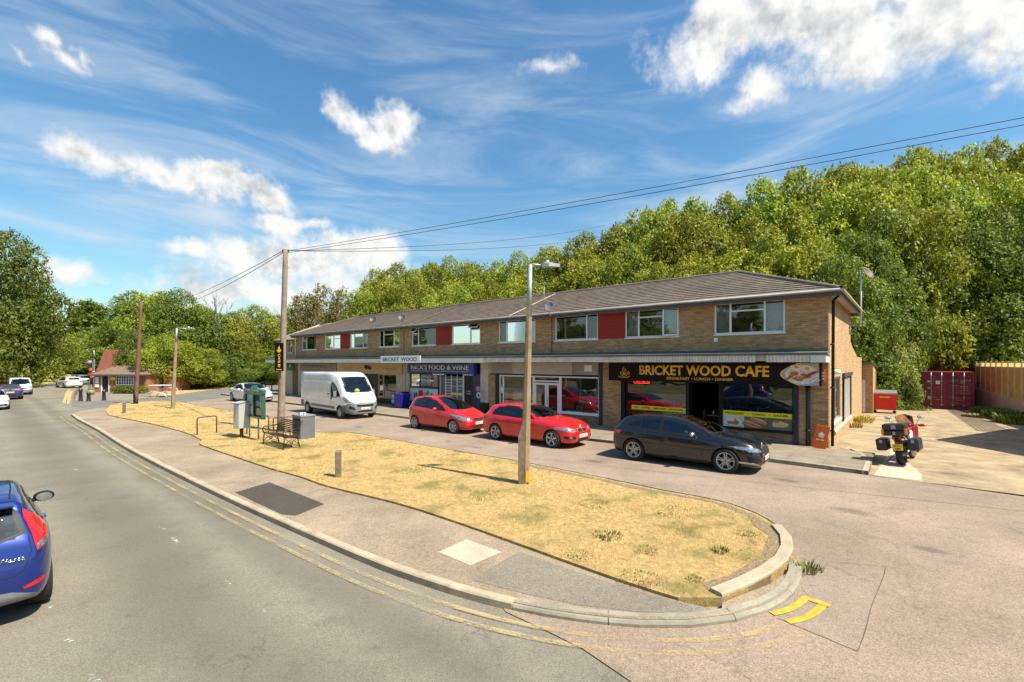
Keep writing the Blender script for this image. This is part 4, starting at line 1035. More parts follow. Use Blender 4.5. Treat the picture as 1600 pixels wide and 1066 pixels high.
# ---- signs (things of their own) ----
SG=empty('shop_sign',L2W(0,0),PH,'long black cafe sign with gold lettering and a breakfast plate picture','shop sign')
sx0,sx1=FX(951,-.4),FX(1283,-.4)
s=MB(); s.bev(sx0,sx1,-.40,-.12,2.24,3.04,M_SIGNB,.01); s.build('sign_board',SG)
def sx(px): return FX(px,-.4)
def sz(px,py): return FZ(px,py,-.4)
text_obj('BRICKET WOOD CAFE','lettering',SG,M_GOLD,sx(999),sx(1202),-.40,2.52,.42,.012,.030,label='large gold lettering')
text_obj('BREAKFAST \u2022 LUNCH \u2022 DINNER','lettering',SG,M_GOLD,sx(1042),sx(1146),-.40,2.345,.11,.008,.02,label='small gold lettering')
lg=MB(); cx=sx(975); cz=2.60
def arcpts(cx,cz,rx,rz,a0,a1,n=14): return [(cx+rx*math.cos(a0+(a1-a0)*i/n),-.408,cz+rz*math.sin(a0+(a1-a0)*i/n)) for i in range(n+1)]
lg.tube(arcpts(cx,cz+.03,.17,.19,PI,2*PI),.013,M_GOLD,6); lg.tube([(cx-.17,-.408,cz+.03),(cx+.17,-.408,cz+.03)],.013,M_GOLD,6)
lg.tube(arcpts(cx+.19,cz-.01,.07,.06,-PI/2,PI/2),.012,M_GOLD,6); lg.tube(arcpts(cx,cz-.14,.26,.07,PI,2*PI),.014,M_GOLD,6)
lg.prism([(cx-.09,cz-.02),(cx+.09,cz-.02),(cx+.05,cz-.08),(cx-.05,cz-.08)],-.412,-.40,M_GOLD,'xz')
for dx in (-.07,.0,.07): lg.tube([(cx+dx+.03*math.sin(k*1.3),-.408,cz+.07+k*.04) for k in range(6 if dx==0 else 4)],.011,M_GOLD,6)
lg.build('cup_logo',SG)
# plate picture on the right
pl=MB(); X0,X1=sx(1219),sx(1280); n=20
arc=[(X0+.55*(1-math.sin(PI*i/n)),2.25+.78*i/n) for i in range(n+1)]
pl.prism(arc+[(X1,3.03),(X1,2.25)],-.404,-.40,flat('print_rim',(.75,.66,.10),.4),'xz')
pl.prism([(x+.05,z) for x,z in arc]+[(X1,3.03),(X1,2.25)],-.407,-.404,FOOD('cloth',(.42,.44,.44)),'xz')
pc=(X0+X1)/2+.08; w=(X1-X0)
blob(pl,pc,2.63,w*.43,.34,-.409,FOOD('plate',(.75,.75,.72)),28); blob(pl,pc,2.64,w*.36,.28,-.411,FOOD('plate2',(.66,.68,.68)),28)
for ex_,ez_ in ((-.16,.22),(.16,.17)):
    blob(pl,pc+ex_,2.66+ez_,.19,.10,-.413,FOOD('egg',(.85,.83,.75)),18,wob=.1); blob(pl,pc+ex_,2.67+ez_,.065,.055,-.415,FOOD('yolk',(.85,.33,.03)))
blob(pl,pc-.22,2.66,.16,.09,-.4165,FOOD('bowl',(.75,.62,.4))); blob(pl,pc-.22,2.665,.13,.07,-.418,FOOD('beans',(.6,.13,.02)),wob=.05)
for a,b,an in ((-.35,-.08,.7),(-.12,-.16,-.2),(.05,-.1,.1),(.25,.02,.5),(.33,.06,.5),(.12,-.02,-.3)):
    blob(pl,pc+a,2.62+b,.17,.05,-.4165,FOOD('sausage%.2f'%a,random.choice([(.42,.07,.03),(.35,.05,.02),(.5,.12,.05)])),14,an,.1)
blob(pl,pc-.1,2.53,.12,.06,-.418,FOOD('bacon',(.62,.28,.18)),14,0,.12)
pl.tube([(pc+.18,-.415,2.34),(pc+.48,-.415,2.58)],.012,FOOD('cutlery',(.55,.55,.55)),4); pl.tube([(pc+.28,-.415,2.28),(pc+.52,-.415,2.46)],.012,FOOD('cutlery',(.55,.55,.55)),4)
pl.build('plate_picture',SG,fix=False)
VS=empty('place_sign',L2W(0,0),PH,'white board reading BRICKET WOOD fixed to the canopy edge','place sign')
a,b=FX(594.7,-1.08),FX(656.7,-1.08); s=MB(); s.bev(a,b,-1.09,-1.04,3.02,3.48,flat('sign_white',(.90,.90,.87),.4,var=.05),.006); s.build('sign_board',VS)
text_obj('BRICKET  WOOD','lettering',VS,M_BLACK,a+.28,b-.35,-1.09,3.13,.24,.006,.012)
NK=empty('shop_sign',L2W(0,0),PH,'dark blue food and wine shop sign with cream lettering','shop sign')
a,b=FX(636,-.4),FX(740,-.4); s=MB(); M_BLUE=flat('sign_blue',(.010,.022,.145),.4,var=.35,scale=1.0)
s.bev(a,b-.5,-.38,-.1,2.36,3.0,M_BLUE,.01); s.bev(b-.5+.004,b,-.38,-.1,2.34,3.0,flat('sign_blue_bright',(.01,.04,.30),.4),.01); s.build('sign_board',NK)
M_IVORY=flat('ivory_letters',(.72,.70,.60),.5)
text_obj("NICK'S FOOD & WINE",'lettering',NK,M_IVORY,FX(642,-.4),FX(732,-.4),-.38,2.60,.30,.012,.012,label='large ivory lettering')
text_obj('NEWS GROCERY OFF LICENCE WINES SPIRITS CONFECTIONERY STATIONERY TOBACCO','lettering',NK,M_IVORY,FX(642,-.4),FX(731,-.4),-.38,2.48,.055,.004,.008,label='line of tiny lettering')
s=MB(); s.bev(FX(676,-.4),FX(694,-.4),-.42,-.3,2.28,2.34,M_UPVC,.01); s.build('strip_light',NK)
GS=empty('small_sign',L2W(0,0),PH,'small dark green sign at the left end of the parade','sign')
s=MB(); s.bev(q(449),q(459),-.06,.02,2.3,3.0,flat('green_sign',(.01,.10,.06),.5),.01); s.build('sign_board',GS)
s=MB(); s.prism([(q(454)-.1,2.62),(q(454)+.1,2.62),(q(454)+.1,2.82),(q(454),2.9),(q(454)-.1,2.82)],-.07,-.06,M_IVORY,'xz'); s.build('emblem',GS)
RS=empty('sticker_sign',L2W(0,0),PH,'small orange red sign with white pattern on the corner pier beneath the canopy','sign')
s=MB(); s.bev(FX(1283,-.1),FX(1289,-.1),-.10,-.03,2.37,2.80,flat('orange_red',(.75,.10,.02),.5),.01); s.build('sign_board',RS)
s=MB(); xx=FX(1286,-.1)
for z in (2.46,2.56,2.66): s.box(xx-.03,xx+.03,-.106,-.10,z,z+.06,M_UPVC)
split_mb(s,'pattern_mark',RS)
NE=empty('shop_sign',L2W(0,0),PH,'round pink and blue shop emblems on a blue post by the white pier','sign')
s=MB(); x=FX(748.5,-.35); s.tube([(x,-.35,.12),(x,-.35,1.5)],.05,flat('blue_post',(.02,.08,.25),.4),8); s.build('post',NE)
s=MB(); s.lathe([(0,-.40),(.17,-.40),(.17,-.36),(0,-.36)],flat('pink_disc',(.55,.20,.32),.5),16,'y',Matrix.Translation((x-.05,0,1.55))); s.build('pink_disc',NE)
s=MB(); s.lathe([(.09,-.40),(.18,-.40),(.18,-.36),(.09,-.36)],flat('pale_ring',(.5,.65,.8),.5),16,'y',Matrix.Translation((x,0,1.18))); s.build('pale_ring',NE)
# ---- vehicles: lofted bodies with lights, glass and trim laid on as thin fitted shells ----
M_TYRE=flat('tyre_rubber',(.018,.017,.016),.8,var=.3,scale=12)
M_WELL=flat('wheel_well',(.008,.008,.008),.95)
M_TRIM=flat('black_trim',(.010,.010,.011),.55,spec=.35)
M_CGLASS=glass('car_glass',(.42,.47,.47),.06,.30); M_CSCREEN=glass('car_windscreen',(.72,.80,.76),.06,.30); M_LINE=flat('cabin_lining',(.035,.034,.034),.8); M_SEATF=flat('seat_fabric',(.06,.058,.06),.8,var=.3,scale=8)
M_LAMP=flat('lamp_clear',(.34,.36,.38),.12,.5,coat=1,var=.7,scale=16)
M_TAIL=flat('lamp_red',(.55,.008,.008),.15,coat=1,var=.3,scale=14)
M_RIM=flat('alloy_rim',(.50,.50,.50),.3,.75,var=.1); M_RIMD=flat('dark_rim',(.03,.03,.032),.4,.3)
M_PLW=flat('plate_white',(.80,.80,.76),.4); M_PLY=flat('plate_yellow',(.80,.58,.03),.4)
M_AMB=flat('lamp_amber',(.75,.22,.01),.2,coat=1)
def crv(tab):
    xs=np.array([p[0] for p in tab],float); ys=np.array([p[1] for p in tab],float)
    d=np.diff(ys)/np.diff(xs); m=np.zeros(len(xs)); m[0],m[-1]=d[0],d[-1]
    for i in range(1,len(xs)-1):
        m[i]=0 if d[i-1]*d[i]<=0 else 3*(xs[i+1]-xs[i-1])/((2*(xs[i+1]-xs[i])+(xs[i]-xs[i-1]))/d[i-1]+((xs[i+1]-xs[i])+2*(xs[i]-xs[i-1]))/d[i])
    def f(x):
        i=int(min(max(np.searchsorted(xs,x)-1,0),len(xs)-2)); h=xs[i+1]-xs[i]; t=min(max((x-xs[i])/h,0),1)
        return ((1+2*t)*(1-t)**2*ys[i]+t*(1-t)**2*h*m[i]+t*t*(3-2*t)*ys[i+1]+t*t*(t-1)*h*m[i+1])
    return f
def car_body(sp):
    L=sp['L'];hw=sp['W']/2; T=crv(sp['top']);S=crv(sp['sh']);B=crv(sp['bot']);PL=crv(sp['plan']);RL=crv(sp['rail'])
    n=sp.get('n',96); xs=[L*(.5-.5*math.cos(PI*(i/n)))*.45+L*(i/n)*.55 for i in range(n+1)]
    rings=[]
    seg=[2,2,2,2,3,3,2,2,6,2,3,3]; crown=sp.get('crown',.9)
    for x in xs:
        w=hw*PL(x); zb=B(x); s=max(S(x),zb+.05); tt=max(T(x),s+.012); h=tt-s; r=RL(x)
        cr=crown if h>.25 else .62+(crown-.62)*max(h,0)/.25
        pts=[(0,zb),(.72*w,zb),(.90*w,zb+.025),(.972*w,zb+.12),(.995*w,zb+.38*(s-zb)),(1.0*w,zb+.62*(s-zb)),(.985*w,zb+.86*(s-zb)),(sp.get('sh1',.955)*w,s-.012),(sp.get('sh2',.925)*w,s+.02*min(1,h*8)),
             (r*w,s+h*cr),(r*w*.86,s+h*(cr+(1-cr)*.55)),(r*w*.45,s+h*(cr+(1-cr)*.92)),(0,tt)]
        out=[]
        for i in range(len(pts)-1):
            p0,p1,p2,p3=[np.array(pts[k],float) for k in (max(i-1,0),i,i+1,min(i+2,len(pts)-1))]
            if i==0: p0=np.array([-pts[1][0],pts[1][1]])
            if i==len(pts)-2: p3=np.array([-pts[-2][0],pts[-2][1]])
            l1=np.linalg.norm(p2-p1)+1e-9
            m1=(p2-p0)/(np.linalg.norm(p2-p0)+1e-9)*l1*.9; m2=(p3-p1)/(np.linalg.norm(p3-p1)+1e-9)*l1*.9
            for j in range(seg[i]):
                t=j/seg[i]; t2,t3=t*t,t**3
                out.append(p1*(2*t3-3*t2+1)+m1*(t3-2*t2+t)+p2*(-2*t3+3*t2)+m2*(t3-t2))
        out.append(np.array(pts[-1]))
        half=[(x,float(p[0]),float(p[1])) for p in out]
        ring=half+[(x,-p[1],p[2]) for p in half[-2:0:-1]]
        rings.append(ring)
    vs=[v for r in rings for v in r]; k=len(rings[0])
    fs=[(i*k+j,i*k+(j+1)%k,(i+1)*k+(j+1)%k,(i+1)*k+j) for i in range(n) for j in range(k)]
    fs+=[tuple(range(k))[::-1],tuple(n*k+j for j in range(k))]
    me=bpy.data.meshes.new('body'); me.from_pydata(vs,[],fs)
    bm=bmesh.new(); bm.from_mesh(me); bmesh.ops.recalc_face_normals(bm,faces=bm.faces)
    bvh=BVHTree.FromBMesh(bm); bm.to_mesh(me); bm.free()
    return me,bvh
def cut_wheels(o, sp):
    cm=MB(); hw=sp['W']/2
    for x in (sp['ro'],sp['ro']+sp['wb']):
        for s in (1,-1):
            R=sp['R']+sp.get('gap',.04); a,b=(hw-.30,hw+.3) if s>0 else (-hw-.3,-hw+.30); n=40
            vs=[(x+R*math.cos(2*PI*i/n),yy,sp['R']+R*math.sin(2*PI*i/n)) for yy in (a,b) for i in range(n)]
            cm.add(vs,[(i,(i+1)%n,(i+1)%n+n,i+n) for i in range(n)]+[tuple(range(n))[::-1],tuple(range(n,2*n))],M_WELL)
    me=bpy.data.meshes.new('cut'); me.from_pydata(cm.v,[],cm.f)
    bm=bmesh.new(); bm.from_mesh(me); bmesh.ops.recalc_face_normals(bm,faces=bm.faces); bm.to_mesh(me); bm.free()
    me.materials.append(o.data.materials[0]); me.materials.append(M_WELL)
    for p in me.polygons: p.material_index=1
    c=bpy.data.objects.new('cut',me); COL.objects.link(c); c.parent=o.parent
    md=o.modifiers.new('b','BOOLEAN'); md.object=c; md.operation='DIFFERENCE'; md.solver='EXACT'
    bpy.context.view_layer.update()
    dg=bpy.context.evaluated_depsgraph_get(); m2=bpy.data.meshes.new_from_object(o.evaluated_get(dg))
    o.modifiers.clear(); o.data=m2; bpy.data.objects.remove(c)
    for p in m2.polygons:
        p.use_smooth=(p.material_index==0)
    m2.update()
def inpoly(x,y,poly): return bool(in_poly(np.array([x]),np.array([y]),poly)[0])
def open_windows(body, sp, root):
    me=body.data; nv=len(me.vertices); co=np.empty(nv*3); me.vertices.foreach_get('co',co); co=co.reshape(-1,3)
    if M_TRIM.name not in [m.name for m in me.materials]: me.materials.append(M_TRIM)
    ti=[m.name for m in me.materials].index(M_TRIM.name)
    L=sp['L']; dele=np.zeros(len(me.polygons),bool); inside={}
    masks=[]
    for it in sp['shells']:
        nm,axis,mat,poly=it[:4]
        if nm not in('side_window','windscreen','rear_window'): continue
        if axis=='y': a,b=co[:,0],co[:,2]
        elif axis=='z': a,b=co[:,0],co[:,1]
        else: a,b=co[:,1],co[:,2]
        m=in_poly(a,b,poly)
        if axis=='x+': m&=co[:,0]>L*.5
        if axis=='x-': m&=co[:,0]<L*.3
        if axis=='z': m&=co[:,2]>.8
        masks.append((axis,m))
    dlo=[it for it in sp['shells'] if it[0]=='window_surround']
    dm=np.zeros(nv,bool)
    for it in [d for d in dlo if d[1]=='y']: dm|=in_poly(co[:,0],co[:,2],it[3])
    for p in me.polygons:
        vi=list(p.vertices); n=p.normal
        for axis,m in masks:
            if axis=='y' and abs(n.y)<.35: continue
            if axis=='z' and n.z<.15: continue
            if axis=='x+' and n.x<.15: continue
            if axis=='x-' and n.x>-.15: continue
            mm=m[vi]
            if mm.all(): dele[p.index]=True
            elif mm.any(): p.material_index=ti
        if abs(n.y)>.35 and dm[vi].all(): p.material_index=ti
    bm=bmesh.new(); bm.from_mesh(me); bm.faces.ensure_lookup_table()
    bmesh.ops.delete(bm,geom=[bm.faces[i] for i in np.nonzero(dele)[0]],context='FACES'); bm.to_mesh(me)
    # cabin lining: the upper body set 2 cm inwards
    lo=sp.get('linez',.55); x1=sp.get('cab',(0,L))
    bm.normal_update(); vn=[(v.co.copy(),v.normal.copy()) for v in bm.verts]
    for v,(c,n) in zip(bm.verts,vn): v.co=c-n*.022
    bmesh.ops.delete(bm,geom=[f for f in bm.faces if f.calc_center_median().z<lo or abs(f.normal.y)<.0],context='FACES')
    m2=bpy.data.meshes.new('cabin_lining'); 
    for f in bm.faces: f.material_index=0
    bm.to_mesh(m2); bm.free(); link_mesh('cabin_lining',m2,[M_LINE],root)
def cabin(root, sp):
    L=sp['L'];hw=sp['W']/2; xs=sp.get('seatx',L*.5); zf=sp.get('seatz',.42); hs=sp.get('seath',1.0)
    for x,w in ((xs,.46),(xs-.85,.50)):
        if x-.4<sp.get('rearlim',.3): continue
        for s in (-1,1):
            m=MB(); m.bev(x-.10,x+.42,s*.36-w/2,s*.36+w/2,zf-.15,zf+.02,M_SEATF,.05)
            R=Matrix.Translation((x-.05,0,zf))@Matrix.Rotation(math.radians(-14),4,'Y'); m.bev(-.08,.06,s*.36-w/2,s*.36+w/2,0,hs-zf-.32,M_SEATF,.05,R); m.bev(-.06,.03,s*.36-.13,s*.36+.13,hs-zf-.28,hs-zf-.10,M_SEATF,.035,R)
            m.build('seat',root,uv=False)
    xd=sp.get('dashx',L*.70); m=MB(); m.bev(xd-.18,xd+.45,-hw*.80,hw*.80,sp.get('dashz',.80)-.25,sp.get('dashz',.80),M_LINE,.05); m.build('dashboard',root,uv=False)
    m=MB(); T=Matrix.Translation((xd-.28,-.36,sp.get('dashz',.80)+.02))@Matrix.Rotation(math.radians(-62),4,'Y'); m.tube([T@Vector((.18*math.cos(2*PI*k/20),.18*math.sin(2*PI*k/20),0)) for k in range(21)],.014,M_TRIM,6); m.build('steering_wheel',root,uv=False)
    m=MB(); m.box(.15,L*.72,-hw*.86,hw*.86,.30,.32,M_LINE); m.build('cabin_floor',root,uv=False)
def shell(sp, bvh, poly, axis, mat, off=.004, name='panel', parent=None, res=.07, label=None, both=False, sides=(1,)):
    if both:
        for s_ in (1,-1): shell(sp,bvh,poly,axis,mat,off,name,parent,res,label,False,(s_,))
        return
    """thin fitted shell: polygon outline laid on the body from one side"""
    mb=MB()
    for sgn in sides:
        pp=poly
        if axis in ('x+','x-','z') and sgn<0: pp=[(-p[0],p[1]) if axis!='z' else (p[0],-p[1]) for p in poly]
        bm=bmesh.new(); vs=[bm.verts.new((p[0],p[1],0)) for p in pp]
        try: bm.faces.new(vs)
        except Exception: bm.free(); continue
        bmesh.ops.triangulate(bm,faces=bm.faces[:]); bmesh.ops.join_triangles(bm,faces=bm.faces[:],angle_face_threshold=.1,angle_shape_threshold=3.1)
        x0,x1=min(p[0] for p in pp),max(p[0] for p in pp); y0,y1=min(p[1] for p in pp),max(p[1] for p in pp)
        v=x0+res*.5
        while v<x1:
            bmesh.ops.bisect_plane(bm,geom=bm.verts[:]+bm.edges[:]+bm.faces[:],plane_co=(v,0,0),plane_no=(1,0,0)); v+=res
        v=y0+res*.5
        while v<y1:
            bmesh.ops.bisect_plane(bm,geom=bm.verts[:]+bm.edges[:]+bm.faces[:],plane_co=(0,v,0),plane_no=(0,1,0)); v+=res
        if name in('window_surround',):
            gl=[it[3] for it in sp['shells'] if it[0]=='side_window' and it[1]==axis]
            if axis=='x-': gl=[it[3] for it in sp['shells'] if it[0]=='rear_window' and it[1]==axis]
            for g in gl:
                for i in range(len(g)):
                    a_,b_=g[i],g[(i+1)%len(g)]; dx,dy=b_[0]-a_[0],b_[1]-a_[1]
                    bmesh.ops.bisect_plane(bm,geom=bm.verts[:]+bm.edges[:]+bm.faces[:],plane_co=(a_[0],a_[1],0),plane_no=(-dy,dx,0))
            rm=[f for f in bm.faces if any(inpoly(f.calc_center_median().x,f.calc_center_median().y,g) for g in gl)]
            bmesh.ops.delete(bm,geom=rm,context='FACES')
        dead=[]; dirv=None
        for q in bm.verts:
            a,b=q.co.x,q.co.y
            if axis=='y': o_,d=Vector((a,-4*sgn,b)),Vector((0,sgn,0))     # sgn 1 = right side (y<0)
            elif axis=='x+': o_,d=Vector((sp['L']+2,a,b)),Vector((-1,0,0))
            elif axis=='x-': o_,d=Vector((-2,a,b)),Vector((1,0,0))
            else: o_,d=Vector((a,b,5)),Vector((0,0,-1))
            h=bvh.ray_cast(o_,d); dirv=d
            if h[0] is None: dead.append(q)
            else:
                nn=h[1] if h[1].dot(d)<0 else -h[1]
                q.co=h[0]+nn*off
        bmesh.ops.delete(bm,geom=dead,context='VERTS')
        if not bm.faces: bm.free(); continue
        be=[e for e in bm.edges if e.is_boundary]
        r=bmesh.ops.extrude_edge_only(bm,edges=be)
        for g in r['geom']:
            if isinstance(g,bmesh.types.BMVert): g.co+=dirv*(off+.004)
        mb.bm(bm,mat,False)
    if not mb.v: return None
    o=mb.build(name,parent,uv=False,label=label)
    for p in o.data.polygons: p.use_smooth=True
    try: o.data.shade_smooth() 
    except Exception: pass
    me=o.data
    # keep borders crisp
    bm=bmesh.new(); bm.from_mesh(me)
    for e in bm.edges:
        if len(e.link_faces)==2 and e.calc_face_angle(0)>.7: e.smooth=False
    bm.to_mesh(me); bm.free()
    return o
def line(pts, w=.010):
    """thin band polygon along 2D points"""
    v=[Vector((p[0],p[1],0)) for p in pts]; o=offset_line(v,w)
    return [(p.x,p.y) for p in v]+[(p.x,p.y) for p in o[::-1]]
WH={}
def make_wheel(parent,R,rr,w,style,x,y,sgn):
    key=(R,rr,w,style)
    if key not in WH:
        ty=MB(); s=R-rr
        ty.lathe([(rr-.01,0),(rr+.004,-.006),(rr+s*.45,-.014),(R-.018,-.004),(R,.022),(R,w-.02),(R-.015,w),(rr,w)],M_TYRE,40,'y')
        rim=MB()
        rim.lathe([(rr+.004,-.005),(rr-.008,-.006),(rr-.02,.008),(rr-.035,.06),(rr-.04,w-.02)],M_RIM if style!='steel' else M_GALV,36,'y')
        bk=MB(); bk.lathe([(0,.085),(rr-.03,.085)],M_WELL,24,'y'); bk.lathe([(.0,.07),(.13,.07),(.13,.078),(0,.078)],M_GALV,20,'y')
        n={'five':5,'double':5,'six':6,'seven':7,'steel':0,'ten':10}[style]
        def spoke(A,w0,w1,m,y0=.004,y1=.03):
            ca,sa=math.cos(A),math.sin(A)
            def pt(r,t,yy): return (r*ca-t*sa,yy,r*sa+t*ca)
            vs=[pt(.035,-w0,y1-.012),pt(.035,w0,y1-.012),pt(rr-.012,w1,y0),pt(rr-.012,-w1,y0),pt(.035,-w0,y1+.03),pt(.035,w0,y1+.03),pt(rr-.012,w1,y0+.035),pt(rr-.012,-w1,y0+.035)]
            rim.add(vs,[(0,1,2,3),(0,4,5,1),(1,5,6,2),(2,6,7,3),(3,7,4,0)],m)
        if style=='double':
            for i in range(n):
                A=2*PI*i/n+PI/2; spoke(A-.17,.013,.011,M_RIM); spoke(A+.17,.013,.011,M_RIM); 
        elif style=='steel':
            rim.lathe([(0,.02),(.05,.015),(.07,.03),(rr*.62,.028),(rr*.80,.010),(rr-.02,.014)],flat('wheel_cover',(.48,.49,.50),.4,.5,var=.2),30,'y')
            for i in range(12):
                A=2*PI*i/12; rim.box(-.012,.012,.008,.014,rr*.64,rr*.80,M_WELL,Matrix.Rotation(A,4,'Y'))
        else:
            for i in range(n): spoke(2*PI*i/n+PI/2,.022 if style!='ten' else .012,.030 if style=='five' else .022 if style!='ten' else .010,M_RIM)
        rim.lathe([(0,.006),(.03,.008),(.05,.016),(.055,.05)],M_RIM,16,'y'); rim.lathe([(0,.004),(.022,.0045)],M_TRIM,12,'y')
        bo=None
        WH[key]=(ty.build('wheel',None,uv=False),rim.build('rim',None,uv=False),bk.build('brake_disc',None,uv=False))
        proto=WH[key]; objs=proto
        first=True
    else: first=False
    T,Rm,Bk=WH[key]
    def cp(o,par,first):
        c=o if first else o.copy()
        if not first: COL.objects.link(c)
        c.parent=par; ALLKIDS.setdefault(par.name,[]).append(c); return c
    t_=cp(T,parent,first); t_.location=(x,y,R); t_.rotation_euler=(0,0,0 if sgn<0 else PI)
    r_=cp(Rm,t_,first); b_=cp(Bk,t_,first)
    for k in (r_,b_): k.location=(0,0,0); k.rotation_euler=(0,0,0)
    return t_
def plate(parent,x,y,z,txt,front,mat,w=.52,h=.11,tilt=0,name='number_plate'):
    """front: +1 faces +x"""
    R=Matrix.Translation((x,y,z))@Matrix.Rotation(math.radians(90 if front>0 else -90),4,'Z')@Matrix.Rotation(tilt,4,'X')
    b=MB(); b.bev(-w/2,w/2,-.006,.006,-h/2,h/2,mat,.004,R); o=b.build(name,parent)
    if txt: text_obj(txt,'lettering',o,M_TRIM,-w*.42,w*.42,-.006,-h*.32,h*.64,.0015,.015,R=R)
    return o
def mirror_(parent,x,y,z,sgn,mat,s=1.0,glassy=False):
    b=MB(); b.ball((x,y+sgn*.11*s,z),.1*s,mat,14,10,(.65,1.15,.75)); b.tube([(x-.0,y-sgn*.04,z-.05),(x,y+sgn*.08*s,z-.02)],.028,M_TRIM,8)
    o=b.build('wing_mirror',parent,uv=False)
    g=MB(); g.lathe([(0,-.072*s),(.062*s,-.066*s)],flat('mirror_glass',(.5,.56,.6),.05,.9),14,'x',Matrix.Translation((x,y+sgn*.11*s,z))@Matrix.Diagonal((1,1.35,.95,1))); g.build('mirror_glass',o,uv=False)
def vehicle(name,label,cat,sp,root_loc,rz,scale=1.0,group=None):
    root=empty(name,root_loc,rz,label,cat,group,s=scale)
    me,bvh=car_body(sp); body=link_mesh('body',me,[sp['paint'],M_WELL],root)
    if scale>.9 or True: cut_wheels(body,sp)
    if sp.get('open',True): open_windows(body,sp,root); cabin(root,sp)
    hw=sp['W']/2
    for x in (sp['ro'],sp['ro']+sp['wb']):
        for s in (-1,1): make_wheel(root,sp['R'],sp['rim'],.21,sp['wstyle'],x,s*(hw-.018),s)
    for it in sp['shells']:
        nm,axis,mat,poly=it[:4]; kw=it[4] if len(it)>4 else {}
        shell(sp,bvh,poly,axis,mat,name=nm,parent=root,**kw)
    return root,bvh
def car_at(sp, rear_px, front_px, ahead=True):
    """root matrix from the contact pixels of the two near-side wheels (car facing right)"""
    a=Vector(W2L(P(*rear_px))+(0,)); b=Vector(W2L(P(*front_px))+(0,))
    m=(a+b)/2; hd=math.atan2((b-a).y,(b-a).x)*.6
    cx=m.x; cy=m.y
    # centre between axles on the near side -> rear bumper centre
    off=Vector((-(sp['ro']+sp['wb']/2),sp['W']/2-.02,0)); c,s=math.cos(hd),math.sin(hd)
    lx,ly=cx+off.x*c-off.y*s, cy+off.x*s+off.y*c
    return L2W(lx,ly,.012), PH+hd
def std_shells(dlo, glasses, screen, rear, head, tail, grille, extra=()):
    r=[('window_surround','y',M_TRIM,dlo,dict(off=.003,both=True))]
    for g in glasses: r.append(('side_window','y',M_CGLASS,g,dict(off=.006,both=True)))
    r.append(('windscreen','z',M_CSCREEN,screen,dict(off=.004)))
    if rear: r.append(('rear_window','x-',M_CGLASS,rear,dict(off=.004)))
    for h in head: r.append(('headlight',)+h)
    for t_ in tail: r.append(('tail_light',)+t_)
    for g in grille: r.append(('grille',)+g)
    return r+list(extra)
def both_(name,axis,mat,poly,off=.005,res=.05):
    """left and right as parts of their own"""
    if axis=='y': return [(name,axis,mat,poly,dict(off=off,res=res)),]
    return [(name,axis,mat,poly,dict(off=off,res=res)),(name,axis,mat,[(-p[0],p[1]) for p in poly],dict(off=off,res=res))]

# ---------- black hatchback ----------
PB=paint('black_paint',(.010,.011,.016),.3,.25); PR=paint('red_paint',(.62,.008,.010),.0,.3); PR2=paint('bright_red_paint',(.55,.012,.012),.0,.3)
PBL=paint('deep_blue_paint',(.005,.026,.20),.45,.3); PW=paint('white_paint',(.74,.75,.74),0,.35); PSI=paint('silver_paint',(.42,.47,.52),.6,.3); PPU=paint('dark_blue_paint',(.03,.03,.12),.3,.3)
BOT=lambda L:[(0,.40),(.06,.29),(.25,.21),(L-.35,.19),(L-.12,.20),(L,.27)]
def PLAN(L,f=1.0): return [(0,.62),(.02,.74),(.07,.83),(.18,.895),(.40,.955),(.9,1.0),(L-1.0,1.0),(L-.62,.975),(L-.36,.925),(L-.20,.86),(L-.09,.76),(L-.03,.65),(L,.56)]
spB=dict(L=4.32,W=1.80,wb=2.67,ro=.80,R=.335,rim=.235,wstyle='double',paint=PB,
 top=[(0,.62),(.02,.80),(.06,.95),(.12,1.03),(.24,1.15),(.34,1.265),(.46,1.335),(.75,1.385),(1.15,1.42),(1.6,1.432),(2.0,1.41),(2.4,1.335),(2.8,1.19),(3.08,1.05),(3.2,1.005),(3.5,.965),(3.85,.90),(4.08,.82),(4.2,.73),(4.28,.62),(4.32,.52)],
 sh=[(0,.60),(.04,.80),(.14,.93),(.5,.965),(1.5,.945),(2.5,.915),(3.1,.885),(3.6,.82),(3.95,.74),(4.18,.64),(4.32,.49)],
 bot=BOT(4.32),plan=PLAN(4.32),rail=[(0,.80),(.12,.76),(.40,.64),(1.2,.665),(2.2,.675),(2.7,.72),(3.1,.82),(3.3,.85),(4.32,.82)])
